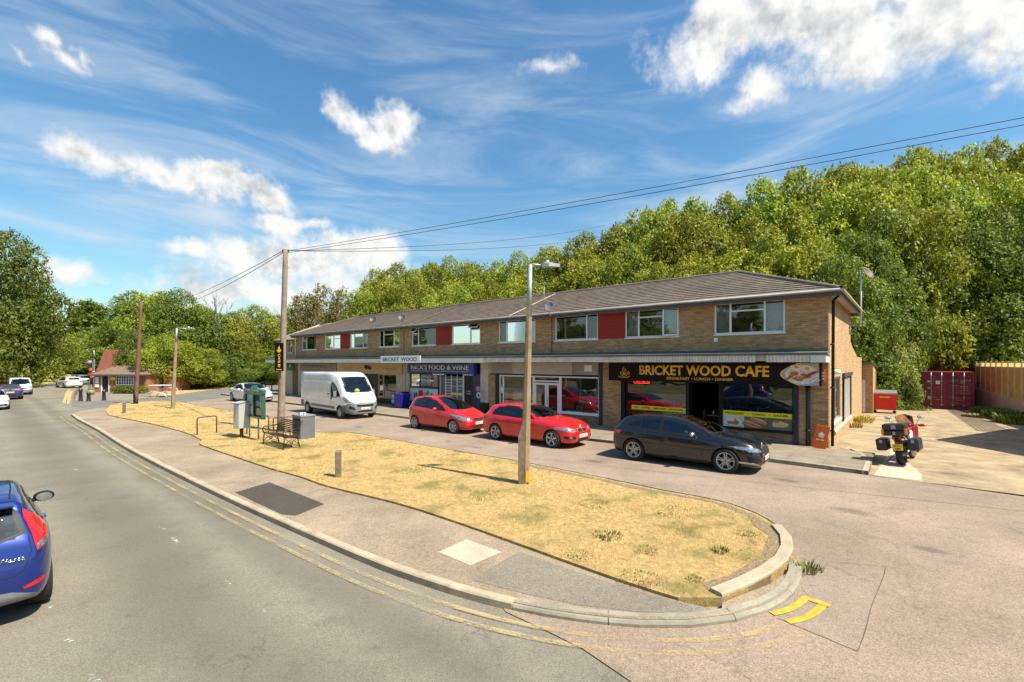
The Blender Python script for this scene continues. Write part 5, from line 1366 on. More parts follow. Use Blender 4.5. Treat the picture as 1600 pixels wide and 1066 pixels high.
spB['shells']=std_shells([(.50,1.09),(.74,1.22),(1.1,1.31),(1.6,1.345),(2.0,1.325),(2.4,1.215),(2.75,1.06),(2.95,.955),(2.3,.965),(1.5,.99),(.8,1.03),(.55,1.07)],
 [[(.58,1.10),(.78,1.20),(.98,1.26),(.98,1.05),(.82,1.055),(.6,1.08)],[(1.03,1.27),(1.60,1.32),(1.60,1.015),(1.03,1.045)],[(1.70,1.32),(2.0,1.30),(2.38,1.195),(2.72,1.045),(2.84,.985),(2.3,.988),(1.70,1.01)]],
 [(2.20,-.52),(2.14,0),(2.20,.52),(2.55,.62),(3.0,.70),(3.10,.5),(3.16,0),(3.10,-.5),(3.0,-.70),(2.55,-.62)],
 [(-.55,1.06),(.55,1.06),(.46,1.27),(-.46,1.27)],
 both_('x','x+',M_LAMP,[(.42,.66),(.50,.70),(.70,.735),(.86,.76),(.86,.70),(.72,.63),(.50,.61)])[0:0]+[('x+',M_LAMP,[(.40,.655),(.60,.715),(.80,.755),(.875,.76),(.86,.69),(.70,.625),(.42,.61)],dict(off=.006,res=.04)),('x+',M_LAMP,[(-.40,.655),(-.60,.715),(-.80,.755),(-.875,.76),(-.86,.69),(-.70,.625),(-.42,.61)],dict(off=.006,res=.04)),('y',M_LAMP,[(3.86,.735),(4.02,.725),(4.14,.68),(4.16,.63),(4.05,.63),(3.92,.69)],dict(off=.007,res=.04,both=True))],
 [('x-',M_TAIL,[(.40,.86),(.84,.90),(.84,.78),(.42,.78)],dict(off=.006,res=.04,both=True)),('y',M_TAIL,[(.02,.80),(.08,.90),(.42,.875),(.30,.80)],dict(off=.006,res=.04,both=True))],
 [('x+',M_RIM,[(.02,.72),(.24,.70),(.27,.56),(.20,.49),(.05,.49)],dict(off=.006,res=.04,both=True)),('x+',M_WELL,[(.035,.705),(.225,.685),(.25,.565),(.19,.505),(.06,.505)],dict(off=.012,res=.04,both=True)),('x+',M_WELL,[(-.45,.30),(.45,.30),(.40,.40),(-.40,.40)],dict(off=.006,res=.05))],
 [('air_intake','x+',M_WELL,[(.52,.33),(.80,.38),(.82,.52),(.60,.46)],dict(off=.006,res=.04,both=True)),
  ('sill_trim','y',flat('sill_blue_black',(.03,.035,.05),.3,coat=1),[(1.25,.22),(3.0,.215),(3.0,.27),(1.25,.275)],dict(off=.012,both=True)),
  ('door_seam','y',M_WELL,line([(1.66,.30),(1.66,.97)],.009),dict(off=.0015,both=True)),('door_seam','y',M_WELL,line([(2.86,.30),(2.88,.93)],.009),dict(off=.0015,both=True)),('door_seam','y',M_WELL,line([(1.28,.50),(1.12,.70),(1.02,.98)],.009),dict(off=.0015,both=True)),
  ('chrome_lip','x+',M_CHROME,[(.60,.26),(.86,.33),(.86,.37),(.60,.30)],dict(off=.01,res=.04,both=True)),
  ('bonnet_seam','z',M_WELL,line([(3.12,-.74),(3.5,-.73),(3.9,-.66),(4.12,-.5)],.008),dict(off=.0015)),('bonnet_seam','z',M_WELL,line([(3.12,.74),(3.5,.73),(3.9,.66),(4.12,.5)],.008),dict(off=.0015))])
def handles(root,sp,bvh,xs,z,mat):
    for x in xs:
        for s in (1,-1):
            h=bvh.ray_cast(Vector((x,-4*s,z)),Vector((0,s,0)))
            b=MB(); b.bev(x-.09,x+.09,h[0].y-.028 if s>0 else h[0].y-.01,h[0].y+.01 if s>0 else h[0].y+.028,z-.013,z+.013,mat,.006); b.build('door_handle',root,uv=False)
loc,rz=car_at(spB,(990,720.5),(1132,740))
vb,bv=vehicle('parked_car','glossy black hatchback parked in front of the cafe','car',spB,loc,rz)
handles(vb,spB,bv,(1.28,2.0),.86,PB); mirror_(vb,2.62,-.86,.99,-1,M_CHROME); mirror_(vb,2.62,.86,.99,1,PB)
plate(vb,4.335,0,.42,'LG70 PXY',1,M_PLW); m=MB(); m.lathe([(0,.0),(.04,.002)],M_PLW,14,'x',Matrix.Translation((4.2,0,.775))); m.build('bonnet_badge',vb)

# ---------- red hatchback ----------
import copy as _c
spR=dict(spB); spR.update(L=4.33,W=1.77,wb=2.69,ro=.86,R=.32,rim=.228,wstyle='five',paint=PR,plan=PLAN(4.33),bot=BOT(4.33),
 top=[(0,.62),(.02,.80),(.06,.92),(.14,1.0),(.30,1.20),(.42,1.33),(.62,1.375),(1.0,1.41),(1.4,1.42),(1.9,1.40),(2.3,1.32),(2.62,1.19),(2.92,1.03),(3.02,.995),(3.4,.955),(3.8,.885),(4.08,.80),(4.2,.72),(4.29,.62),(4.33,.52)])
spR['shells']=std_shells([(.62,1.02),(.66,1.15),(.85,1.26),(1.2,1.33),(1.6,1.34),(1.9,1.315),(2.25,1.22),(2.6,1.05),(2.76,.95),(2.2,.955),(1.4,.975),(.75,.99)],
 [[(.68,1.03),(.71,1.14),(.86,1.235),(.98,1.27),(.98,1.0),(.75,1.01)],[(1.01,1.275),(1.2,1.31),(1.52,1.32),(1.52,.995),(1.01,1.0)],[(1.60,1.315),(1.9,1.295),(2.22,1.205),(2.55,1.045),(2.66,.975),(2.2,.978),(1.60,.99)]],
 [(2.10,-.51),(2.04,0),(2.10,.51),(2.4,.60),(2.80,.69),(2.90,.5),(2.97,0),(2.90,-.5),(2.80,-.69),(2.4,-.60)],
 [(-.52,1.05),(.52,1.05),(.45,1.27),(-.45,1.27)],
 [('x+',M_LAMP,[(.38,.60),(.40,.68),(.60,.72),(.84,.755),(.86,.68),(.76,.62),(.55,.60)],dict(off=.006,res=.04)),('x+',M_LAMP,[(-.38,.60),(-.40,.68),(-.60,.72),(-.84,.755),(-.86,.68),(-.76,.62),(-.55,.60)],dict(off=.006,res=.04)),('y',M_LAMP,[(3.90,.735),(4.05,.72),(4.16,.67),(4.14,.62),(4.02,.64)],dict(off=.007,res=.04,both=True))],
 [('x-',M_TAIL,[(.45,.88),(.82,.90),(.82,.74),(.45,.76)],dict(off=.006,res=.04,both=True)),('y',M_TAIL,[(.03,.76),(.08,.89),(.28,.87),(.22,.77)],dict(off=.006,res=.04,both=True))],
 [('x+',M_RIM,[(.02,.70),(.26,.69),(.29,.62),(.22,.56),(.04,.56)],dict(off=.006,res=.04,both=True)),('x+',M_WELL,[(.035,.685),(.245,.675),(.27,.62),(.21,.575),(.05,.575)],dict(off=.012,res=.04,both=True)),('x+',M_WELL,[(-.36,.25),(.36,.25),(.33,.34),(-.33,.34)],dict(off=.006,res=.05))],
 [('air_intake','x+',M_TRIM,[(.46,.34),(.78,.37),(.80,.46),(.50,.44)],dict(off=.006,res=.04,both=True)),('fog_light','x+',M_LAMP,[(.62,.37),(.70,.38),(.70,.44),(.62,.43)],dict(off=.012,res=.04,both=True)),
  ('chrome_lip','x+',M_CHROME,[(-.5,.225),(.5,.225),(.55,.25),(-.55,.25)],dict(off=.01,res=.05)),
  ('sill_trim','y',M_GALV,[(1.35,.21),(3.1,.205),(3.1,.24),(1.35,.245)],dict(off=.008,both=True)),
  ('door_seam','y',M_WELL,line([(1.56,.30),(1.56,.96)],.008),dict(off=.0015,both=True)),('door_seam','y',M_WELL,line([(2.72,.30),(2.74,.93)],.008),dict(off=.0015,both=True)),
  ('bonnet_seam','z',M_WELL,line([(2.95,-.73),(3.4,-.70),(3.9,-.60),(4.15,-.42)],.007),dict(off=.0015)),('bonnet_seam','z',M_WELL,line([(2.95,.73),(3.4,.70),(3.9,.60),(4.15,.42)],.007),dict(off=.0015))])
loc,rz=car_at(spR,(773,688),(862,701))
vr,bv=vehicle('parked_car','bright red hatchback parked behind the lamp column','car',spR,loc,rz)
handles(vr,spR,bv,(1.2,1.95),.84,PR); mirror_(vr,2.5,-.85,.98,-1,PR); mirror_(vr,2.5,.85,.98,1,PR)
plate(vr,4.345,0,.44,'WK67 FPZ',1,M_PLW); m=MB(); m.lathe([(0,.0),(.045,.002)],M_PLW,14,'x',Matrix.Translation((4.2,0,.765))); m.build('bonnet_badge',vr)
m=MB(); m.prism([(0,1.41),(.14,1.41),(.04,1.50),(0,1.50)],-.015,.015,PR,'xz',Matrix.Translation((.62,0,-.02))); m.build('roof_aerial',vr)

# ---------- small red tall hatchback ----------
spJ=dict(L=3.90,W=1.695,wb=2.50,ro=.60,R=.30,rim=.215,wstyle='six',paint=PR2,plan=PLAN(3.90),bot=BOT(3.90),
 top=[(0,.62),(.02,.82),(.05,1.0),(.10,1.12),(.22,1.34),(.32,1.43),(.6,1.49),(1.1,1.525),(1.6,1.51),(1.95,1.44),(2.35,1.28),(2.75,1.09),(3.0,.985),(3.08,.955),(3.4,.86),(3.65,.76),(3.80,.66),(3.87,.57),(3.90,.50)],
 sh=[(0,.60),(.04,.82),(.10,.98),(.4,1.02),(1.2,.985),(2.0,.93),(2.7,.87),(3.2,.78),(3.6,.66),(3.8,.56),(3.90,.47)],
 rail=[(0,.82),(.12,.76),(.35,.68),(1.0,.69),(1.7,.70),(2.3,.74),(2.9,.82),(3.1,.85),(3.9,.8)])
spJ['shells']=std_shells([(.34,1.08),(.42,1.25),(.62,1.37),(1.0,1.43),(1.5,1.42),(1.9,1.32),(2.3,1.14),(2.62,.955),(2.5,.93),(1.9,.955),(1.2,1.0),(.6,1.045)],
 [[(.40,1.10),(.47,1.23),(.64,1.345),(.70,1.36),(.66,1.06)],[(.72,1.36),(1.0,1.405),(1.30,1.40),(1.30,1.02),(.70,1.06)],[(1.38,1.40),(1.5,1.395),(1.87,1.30),(2.03,1.225),(2.03,.97),(1.38,1.01)],[(2.08,1.20),(2.3,1.09),(2.52,.955),(2.08,.965)]],
 [(1.86,-.52),(1.78,0),(1.86,.52),(2.3,.60),(2.82,.67),(2.92,.5),(3.0,0),(2.92,-.5),(2.82,-.67),(2.3,-.60)],
 [(-.52,1.12),(.52,1.12),(.45,1.40),(-.45,1.40)],
 [('x+',M_LAMP,[(.42,.585),(.62,.68),(.76,.80),(.82,.84),(.82,.72),(.74,.60),(.55,.56)],dict(off=.006,res=.04)),('x+',M_LAMP,[(-.42,.585),(-.62,.68),(-.76,.80),(-.82,.84),(-.82,.72),(-.74,.60),(-.55,.56)],dict(off=.006,res=.04)),('y',M_LAMP,[(3.12,.80),(3.3,.785),(3.55,.68),(3.72,.60),(3.7,.56),(3.5,.58),(3.3,.68)],dict(off=.008,res=.04,both=True))],
 [('x-',M_TAIL,[(.60,.80),(.80,.82),(.78,1.20),(.62,1.18)],dict(off=.006,res=.04,both=True)),('y',M_TAIL,[(.02,.82),(.06,.98),(.14,.96),(.16,.82)],dict(off=.006,res=.04,both=True))],
 [('x+',M_WELL,[(-.38,.58),(0,.555),(.38,.58),(.30,.66),(-.30,.66)],dict(off=.008,res=.05)),('x+',M_WELL,[(-.42,.28),(.42,.28),(.38,.36),(-.38,.36)],dict(off=.006,res=.05))],
 [('door_seam','y',M_WELL,line([(1.34,.28),(1.34,1.0)],.008),dict(off=.0015,both=True)),('door_seam','y',M_WELL,line([(2.42,.28),(2.45,.93)],.008),dict(off=.0015,both=True)),('door_seam','y',M_WELL,line([(.92,.5),(.75,.68),(.64,1.05)],.008),dict(off=.0015,both=True)),
  ('bumper_lip','x+',PR2,[(-.8,.22),(.8,.22),(.78,.26),(-.78,.26)],dict(off=.02,res=.05))])
loc,rz=car_at(spJ,(648.4,670.6),(706,678))
vj,bv=vehicle('parked_car','small tall red hatchback parked outside the food and wine shop','car',spJ,loc,rz)
handles(vj,spJ,bv,(.98,1.6),.90,PR2); mirror_(vj,2.1,-.82,1.0,-1,PR2); mirror_(vj,2.1,.82,1.0,1,PR2)
plate(vj,3.915,0,.46,'WF59 TXA',1,M_PLW); m=MB(); m.bev(3.80,3.86,-.05,.05,.60,.66,M_CHROME,.01); m.build('grille_badge',vj)

# ---------- white panel van ----------
M_GPL=flat('grey_bumper_plastic',(.16,.165,.17),.6,var=.15)
spV=dict(seatx=4.0,seatz=.95,seath=1.75,dashx=4.95,dashz=1.28,rearlim=3.4,linez=1.1,L=5.95,W=2.03,wb=4.02,ro=1.0,R=.345,rim=.205,wstyle='steel',paint=PW,crown=.90,gap=.05,sh1=.975,sh2=.965,
 top=[(0,2.15),(.03,2.38),(.12,2.46),(.6,2.49),(2.5,2.51),(3.9,2.50),(4.2,2.46),(4.45,2.36),(4.6,2.26),(4.9,1.93),(5.25,1.52),(5.38,1.40),(5.6,1.30),(5.78,1.16),(5.88,1.0),(5.93,.80),(5.95,.66)],
 sh=[(0,1.9),(.1,1.95),(3.6,1.95),(4.1,1.80),(4.5,1.48),(4.9,1.30),(5.2,1.22),(5.5,1.10),(5.8,.88),(5.95,.62)],
 bot=[(0,.5),(.06,.42),(.3,.36),(5.2,.33),(5.6,.28),(5.85,.26),(5.95,.32)],
 plan=[(0,.90),(.03,.945),(.12,.975),(.5,.995),(1,1.0),(4.6,1.0),(5.0,.985),(5.35,.94),(5.6,.87),(5.78,.77),(5.88,.66),(5.95,.52)],
 rail=[(0,.90),(3.4,.90),(4.1,.86),(4.3,.83),(4.6,.84),(5.1,.86),(5.4,.86),(5.95,.80)])
spV['shells']=[('window_surround','y',M_TRIM,[(4.02,1.93),(4.25,1.93),(4.5,1.78),(4.95,1.34),(5.05,1.22),(4.6,1.14),(4.02,1.20)],dict(off=.003,both=True)),
 ('side_window','y',M_CGLASS,[(4.06,1.89),(4.24,1.89),(4.46,1.74),(4.66,1.54),(4.66,1.19),(4.55,1.18),(4.06,1.24)],dict(off=.006,both=True)),
 ('windscreen','x+',M_CSCREEN,[(-.76,1.48),(-.5,1.43),(0,1.415),(.5,1.43),(.76,1.48),(.72,1.9),(.68,2.17),(.4,2.2),(0,2.21),(-.4,2.2),(-.68,2.17),(-.72,1.9)],dict(off=.004)),
 ('bumper','x+',M_GPL,[(-.98,.26),(.98,.26),(.98,.70),(.80,.86),(.62,.88),(.45,.78),(0,.76),(-.45,.78),(-.62,.88),(-.80,.86),(-.98,.70)],dict(off=.012,res=.06)),
 ('bumper_side','y',M_GPL,[(5.42,.33),(5.9,.30),(5.9,.82),(5.62,.84),(5.5,.62)],dict(off=.013,both=True)),
 ('grille','x+',M_WELL,[(-.44,.66),(.44,.66),(.50,.78),(-.50,.78)],dict(off=.02)),('grille','x+',M_WELL,[(-.40,.38),(.40,.38),(.45,.46),(-.45,.46)],dict(off=.02)),
 ('grille_trim','x+',M_GALV,[(-.55,.80),(0,.83),(.55,.80),(.55,.85),(0,.89),(-.55,.85)],dict(off=.02)),
 ('fog_recess','x+',M_WELL,[(.56,.50),(.82,.58),(.80,.74),(.60,.62)],dict(off=.02,both=True)),
 ('headlight','x+',M_LAMP,[(.60,.90),(.78,.96),(.90,1.18),(.93,1.22),(.93,.98),(.84,.88)],dict(off=.008,both=False)),('headlight','x+',M_LAMP,[(-.60,.90),(-.78,.96),(-.90,1.18),(-.93,1.22),(-.93,.98),(-.84,.88)],dict(off=.008)),
 ('headlight','y',M_LAMP,[(5.25,1.14),(5.38,1.12),(5.62,.98),(5.7,.88),(5.55,.90),(5.35,1.02)],dict(off=.012,both=True)),
 ('rubbing_strip','y',M_GPL,[(1.5,.52),(4.45,.50),(4.45,.64),(1.5,.66)],dict(off=.014,both=True)),('rear_bumper','y',M_GPL,[(0.01,.44),(.55,.44),(.55,.80),(.01,.80)],dict(off=.014,both=True)),('rear_bumper','x-',M_GPL,[(-.95,.44),(.95,.44),(.95,.62),(-.95,.62)],dict(off=.02)),
 ('tail_light','x-',M_TAIL,[(.86,1.0),(.94,1.0),(.94,1.5),(.86,1.5)],dict(off=.01,both=True)),
 ('body_crease','y',flat('van_crease',(.42,.43,.42),.5),line([(.25,1.50),(3.9,1.52)],.012),dict(off=.002,both=True)),('body_crease','y',flat('van_crease',(.42,.43,.42),.5),line([(.25,1.13),(5.1,1.13)],.012),dict(off=.002,both=True)),('body_crease','y',flat('van_crease',(.42,.43,.42),.5),line([(.25,2.06),(3.7,2.08)],.012),dict(off=.002,both=True)),
 ('door_seam','y',M_WELL,line([(3.98,.55),(3.98,1.95),(4.2,1.99)],.010),dict(off=.0015,both=True)),('door_seam','y',M_WELL,line([(2.7,.70),(2.7,2.1)],.008),dict(off=.0015,both=True)),('door_seam','y',M_WELL,line([(5.08,.86),(5.12,1.2)],.009),dict(off=.0015,both=True)),
 ('door_handle','y',M_TRIM,[(4.06,1.0),(4.14,1.0),(4.14,1.16),(4.06,1.16)],dict(off=.02,both=True)),('door_handle','y',M_TRIM,[(3.66,1.26),(3.86,1.26),(3.86,1.31),(3.66,1.31)],dict(off=.02,both=True))]
loc,rz=car_at(spV,(478,645.5),(533.4,656))
vv,bv=vehicle('parked_van','white high roofed panel van with grey bumpers parked by the shops','van',spV,loc,rz)
for s in (-1,1):
    m=MB(); m.bev(4.62,4.80,s*1.05-.0 if s>0 else -1.26,1.26 if s>0 else -1.05,1.16,1.52,M_TRIM,.03); m.tube([(4.72,s*.98,1.3),(4.72,s*1.08,1.3)],.03,M_TRIM,8); o=m.build('wing_mirror',vv,uv=False)
    m=MB(); m.bev(4.80,4.815,1.07 if s>0 else -1.24,1.24 if s>0 else -1.07,1.18,1.50,M_GPL,.01); m.build('mirror_cover',o,uv=False)
plate(vv,5.985,0,.56,'LN66 YMR',1,M_PLW)
m=MB(); m.ball((4.95,.05,1.44),.15,flat('yellow_helmet',(.75,.90,.02),.5),14,10); m.bev(4.85,5.1,-.35,-.1,1.29,1.33,M_UPVC,.01); m.bev(4.85,5.1,.2,.5,1.29,1.32,M_UPVC,.01); split_mb(m,'dashboard_item',vv)
m=MB(); m.lathe([(0,0),(.035,.004)],M_TAIL,10,'z',Matrix.Translation((5.55,.1,1.335))); m.lathe([(0,0),(.035,.004)],M_TAIL,10,'z',Matrix.Translation((5.55,-.1,1.335))); m.tube([(4.35,0,2.42),(4.25,0,2.62)],.008,M_TRIM,5); m.build('roof_aerial',vv)

# ---------- white saloon by the notice board ----------
spA=dict(L=4.64,W=1.86,wb=2.82,ro=1.02,R=.335,rim=.24,wstyle='five',paint=PW,plan=PLAN(4.64),bot=BOT(4.64),
 top=[(0,.70),(.03,.90),(.08,1.02),(.5,1.08),(.9,1.20),(1.3,1.35),(1.8,1.43),(2.2,1.43),(2.6,1.36),(3.0,1.19),(3.3,1.03),(3.4,1.0),(3.8,.95),(4.2,.86),(4.45,.76),(4.58,.64),(4.64,.52)],
 sh=[(0,.66),(.05,.88),(.2,.98),(1.5,.98),(2.6,.94),(3.3,.90),(3.9,.82),(4.3,.72),(4.5,.62),(4.64,.48)],
 rail=[(0,.82),(.5,.78),(1.0,.68),(1.8,.66),(2.4,.67),(3.0,.74),(3.3,.83),(4.64,.8)])
spA['shells']=std_shells([(1.05,1.05),(1.3,1.22),(1.7,1.34),(2.2,1.35),(2.6,1.25),(3.0,1.06),(3.1,.97),(2.2,.99),(1.3,1.02)],
 [[(1.12,1.06),(1.33,1.2),(1.7,1.315),(1.95,1.325),(1.95,1.01),(1.3,1.035)],[(2.02,1.325),(2.2,1.325),(2.57,1.23),(2.94,1.05),(3.0,.99),(2.02,1.005)]],
 [(2.42,-.52),(2.36,0),(2.42,.52),(2.8,.62),(3.2,.70),(3.28,.4),(3.32,0),(3.28,-.4),(3.2,-.70),(2.8,-.62)],None,
 [('x+',M_LAMP,[(.50,.64),(.84,.72),(.86,.64),(.56,.58)],dict(off=.006,res=.04,both=True))],
 [('x-',M_TAIL,[(.45,.86),(.84,.88),(.84,.76),(.45,.78)],dict(off=.006,res=.04,both=True))],
 [('x+',M_CHROME,[(-.22,.74),(.22,.74),(.0,.40)],dict(off=.006,res=.04)),('x+',M_WELL,[(-.17,.71),(.17,.71),(.0,.45)],dict(off=.012,res=.04)),('x+',M_WELL,[(.28,.30),(.78,.34),(.76,.46),(.24,.42)],dict(off=.006,res=.05,both=True))],
 [('door_seam','y',M_WELL,line([(1.98,.3),(1.98,.98)],.009),dict(off=.0015,both=True))])
va,bv=vehicle('parked_car','white saloon with triangular grille parked beyond the notice board','car',spA,L2W(-39.45,-4.95,.012),PH)
mirror_(va,2.85,-.90,1.0,-1,PW); mirror_(va,2.85,.90,1.0,1,PW)

# ---------- blue hatchback in the near left corner ----------
spF=dict(L=3.97,W=1.74,wb=2.49,ro=.70,R=.305,rim=.21,wstyle='five',paint=PBL,n=110,plan=[(0,.66),(.015,.75),(.05,.83),(.12,.89),(.25,.945),(.5,.985),(.9,1.0),(2.9,1.0),(3.35,.975),(3.6,.925),(3.77,.86),(3.88,.76),(3.94,.65),(3.97,.56)],
 bot=[(0,.36),(.05,.30),(.2,.24),(3.6,.20),(3.9,.2),(3.97,.27)],
 top=[(0,.62),(.015,.74),(.045,.84),(.07,.93),(.12,1.03),(.19,1.15),(.27,1.27),(.335,1.352),(.345,1.395),(.42,1.42),(.8,1.465),(1.2,1.48),(1.6,1.46),(2.0,1.37),(2.4,1.2),(2.75,1.03),(2.85,.99),(3.2,.93),(3.55,.84),(3.8,.72),(3.92,.60),(3.97,.5)],
 sh=[(0,.60),(.015,.71),(.045,.80),(.09,.90),(.2,.99),(.6,1.02),(1.2,.985),(2.0,.94),(2.7,.90),(3.2,.82),(3.6,.72),(3.85,.6),(3.97,.47)],
 rail=[(0,.84),(.05,.83),(.12,.80),(.25,.735),(.4,.675),(.9,.68),(1.6,.69),(2.2,.73),(2.8,.84),(3.97,.8)])
spF['shells']=[('window_surround','y',M_TRIM,[(.5,1.12),(.7,1.29),(1.0,1.375),(1.5,1.37),(2.0,1.25),(2.4,1.06),(2.56,.965),(1.8,.985),(1.0,1.03),(.6,1.06)],dict(off=.003,both=True)),
 ('side_window','y',M_CGLASS,[(.98,1.35),(1.5,1.345),(1.97,1.235),(2.35,1.05),(2.45,.99),(1.8,1.005),(.98,1.05)],dict(off=.006,both=True)),('side_window','y',M_CGLASS,[(.56,1.12),(.72,1.27),(.92,1.34),(.92,1.06),(.64,1.085)],dict(off=.006,both=True)),
 ('windscreen','z',M_CSCREEN,[(1.78,-.52),(1.72,0),(1.78,.52),(2.2,.62),(2.68,.68),(2.78,.4),(2.83,0),(2.78,-.4),(2.68,-.68),(2.2,-.62)],dict(off=.004)),
 ('window_surround','x-',M_TRIM,[(-.62,1.045),(-.4,.985),(0,.965),(.4,.985),(.62,1.045),(.555,1.27),(.50,1.345),(0,1.355),(-.50,1.345),(-.555,1.27)],dict(off=.004,res=.04)),
 ('rear_window','x-',M_CGLASS,[(-.56,1.065),(-.36,1.01),(0,.99),(.36,1.01),(.56,1.065),(.51,1.25),(.45,1.31),(0,1.325),(-.45,1.31),(-.51,1.25)],dict(off=.009,res=.04)),
 ('tail_light','x-',M_TAIL,[(-.585,1.30),(-.60,1.20),(-.66,1.02),(-.70,.83),(-.76,.86),(-.80,.93),(-.80,1.03),(-.73,1.14),(-.64,1.25)],dict(off=.012,res=.03)),
 ('tail_light','x-',M_TAIL,[(.585,1.30),(.60,1.20),(.66,1.02),(.70,.83),(.76,.86),(.80,.93),(.80,1.03),(.73,1.14),(.64,1.25)],dict(off=.012,res=.03)),
 ('reversing_light','x-',M_LAMP,[(-.70,.845),(-.755,.87),(-.79,.935),(-.77,.965),(-.70,.90)],dict(off=.018,res=.03)),('reversing_light','x-',M_LAMP,[(.70,.845),(.755,.87),(.79,.935),(.77,.965),(.70,.90)],dict(off=.018,res=.03)),
 ('rear_reflector','x-',M_TAIL,[(-.58,.46),(-.60,.435),(-.74,.46),(-.78,.51),(-.74,.515)],dict(off=.008,res=.03)),('rear_reflector','x-',M_TAIL,[(.58,.46),(.60,.435),(.74,.46),(.78,.51),(.74,.515)],dict(off=.008,res=.03)),
 ('bumper_valance','x-',M_GPL,[(-.72,.30),(.72,.30),(.66,.36),(.5,.43),(.3,.45),(-.3,.45),(-.5,.43),(-.66,.36)],dict(off=.008,res=.05)),
 ('tailgate_seam','x-',M_WELL,line([(-.64,1.0),(-.66,.85),(-.60,.66),(-.52,.60),(0,.575),(.52,.60),(.60,.66),(.66,.85),(.64,1.0)],.008),dict(off=.002,res=.05)),
 ('tailgate_crease','x-',M_WELL,line([(-.34,.875),(0,.865),(.34,.875)],.008),dict(off=.002,res=.05)),
 ('roof_seam','z',M_WELL,line([(.45,-.50),(1.0,-.53),(1.7,-.53)],.016),dict(off=.002,res=.1)),('roof_seam','z',M_WELL,line([(.45,.515),(1.0,.545),(1.7,.545)],.016),dict(off=.002,res=.1))]
p=P(75,935); hd=PH+PI
# rear right wheel contact -> rear bumper centre
fx=Vector((math.cos(hd),math.sin(hd),0)); fyv=Vector((-math.sin(hd),math.cos(hd),0))
rp=p-fx*spF['ro']+fyv*(spF['W']/2-.03)
vf_,bv=vehicle('parked_car','shiny blue hatchback cut off by the left edge, seen from behind','car',spF,(rp.x,rp.y,0),hd)
mirror_(vf_,2.35,-.80,1.0,-1,M_TRIM,1.05); mirror_(vf_,2.35,.80,1.0,1,M_TRIM,1.05); handles(vf_,spF,bv,(1.5,),.90,PBL)
m=MB(); m.prism([(.335,1.39),(.20,1.375),(.20,1.355),(.36,1.34)],-.52,.52,PBL,'xz'); m.build('roof_spoiler',vf_)
plate(vf_,.02,0,.76,'',-1,flat('plate_shade',(.35,.45,.62),.4))
text_obj('Fiesta','model_badge',vf_,M_CHROME,-.58,-.40,-.058,.775,.05,.006,.02,R=Matrix.Translation((0,0,0))@Matrix.Rotation(math.radians(-90),4,'Z')@Matrix.Diagonal((-1,1,1,1))@Matrix.Translation((0,.03,0))) if False else None
t_=text_obj('Fiesta','model_badge',vf_,M_CHROME,.40,.60,-.0,.775,.05,.006,.015,R=Matrix.Rotation(math.radians(-90),4,'Z'),shear=.3)
# ---------- far vehicles ----------
def simple(spbase,**k):
    s=dict(spbase); s.update(k); s['n']=48; return s
spH=simple(spF,paint=PPU); spH['shells']=[x for x in spF['shells'] if x[0] in('window_surround','side_window','windscreen','rear_window','tail_light')]
def far_car(sp,px,py,face,label,name='parked_car',cat='car',s=.87,fwd=True,side=0):
    p=P(px,py); ang=PH+PI if face=='away' else PH
    o,b=vehicle(name,label,cat,sp,(p.x,p.y,.0),ang+side,s); return o,b
o,_=far_car(spH,16,625,'away','dark blue hatchback parked on the left, nose to the white van')
plate(o,-.01,0,.70,'',-1,M_PLY)
spC=simple(spV,seatx=2.4,seatz=.6,seath=1.35,dashx=3.1,dashz=1.05,rearlim=1.9,linez=.9,L=4.4,wb=2.8,ro=.75,W=1.83,R=.31,
 top=[(0,1.5),(.03,1.75),(.12,1.82),(2.0,1.84),(2.5,1.80),(2.9,1.62),(3.3,1.28),(3.5,1.12),(3.9,1.03),(4.2,.9),(4.35,.75),(4.4,.6)],
 sh=[(0,1.4),(.1,1.42),(1.8,1.42),(2.3,1.25),(2.9,1.05),(3.6,.95),(4.1,.82),(4.4,.56)],
 bot=[(0,.4),(.1,.3),(4.1,.22),(4.4,.28)],plan=[(0,.88),(.05,.94),(.3,.99),(1,1),(3.3,1),(3.8,.95),(4.15,.85),(4.3,.72),(4.4,.58)],
 rail=[(0,.82),(2.4,.82),(2.9,.82),(3.4,.86),(4.4,.8)])
spC['shells']=[('window_surround','y',M_TRIM,[(2.0,1.55),(2.5,1.54),(2.85,1.38),(3.2,1.12),(3.2,1.05),(2.0,1.1)],dict(off=.004,both=True)),('windscreen','x+',M_CSCREEN,[(-.70,1.20),(0,1.14),(.70,1.20),(.60,1.66),(0,1.70),(-.60,1.66)],dict(off=.004)),
 ('headlight','x+',M_LAMP,[(.55,.82),(.85,.92),(.86,.80),(.62,.72)],dict(off=.01,both=True)),('bumper','x+',M_GPL,[(-.86,.25),(.86,.25),(.86,.58),(-.86,.58)],dict(off=.01)),('grille','x+',M_WELL,[(-.4,.66),(.4,.66),(.45,.78),(-.45,.78)],dict(off=.012))]
p=P(33,617.5); o,_=vehicle('parked_van','small white van parked on the left facing the camera','van',spC,tuple(P(33,617.5)-Vector((math.cos(PH),math.sin(PH),0))*4.4*.87),PH,.87)
spW=simple(spA,paint=PW); 
p=P(-13,642); o,_=vehicle('parked_car','white car just entering at the left picture edge','car',spW,tuple(p-Vector((math.cos(PH),math.sin(PH),0))*4.0),PH,.87)
spD=simple(spR,paint=PW); spD['shells']=[x for x in spR['shells'] if x[0] in('window_surround','side_window','windscreen','rear_window','tail_light')]
p=P(117,606.5); o,_=vehicle('moving_car','white hatchback driving away past the pub corner','car',spD,tuple(p),PH+PI+.15,.95)
plate(o,-.01,0,.60,'',-1,M_PLY)
spE=simple(spR,paint=PSI); spE['shells']=spD['shells']
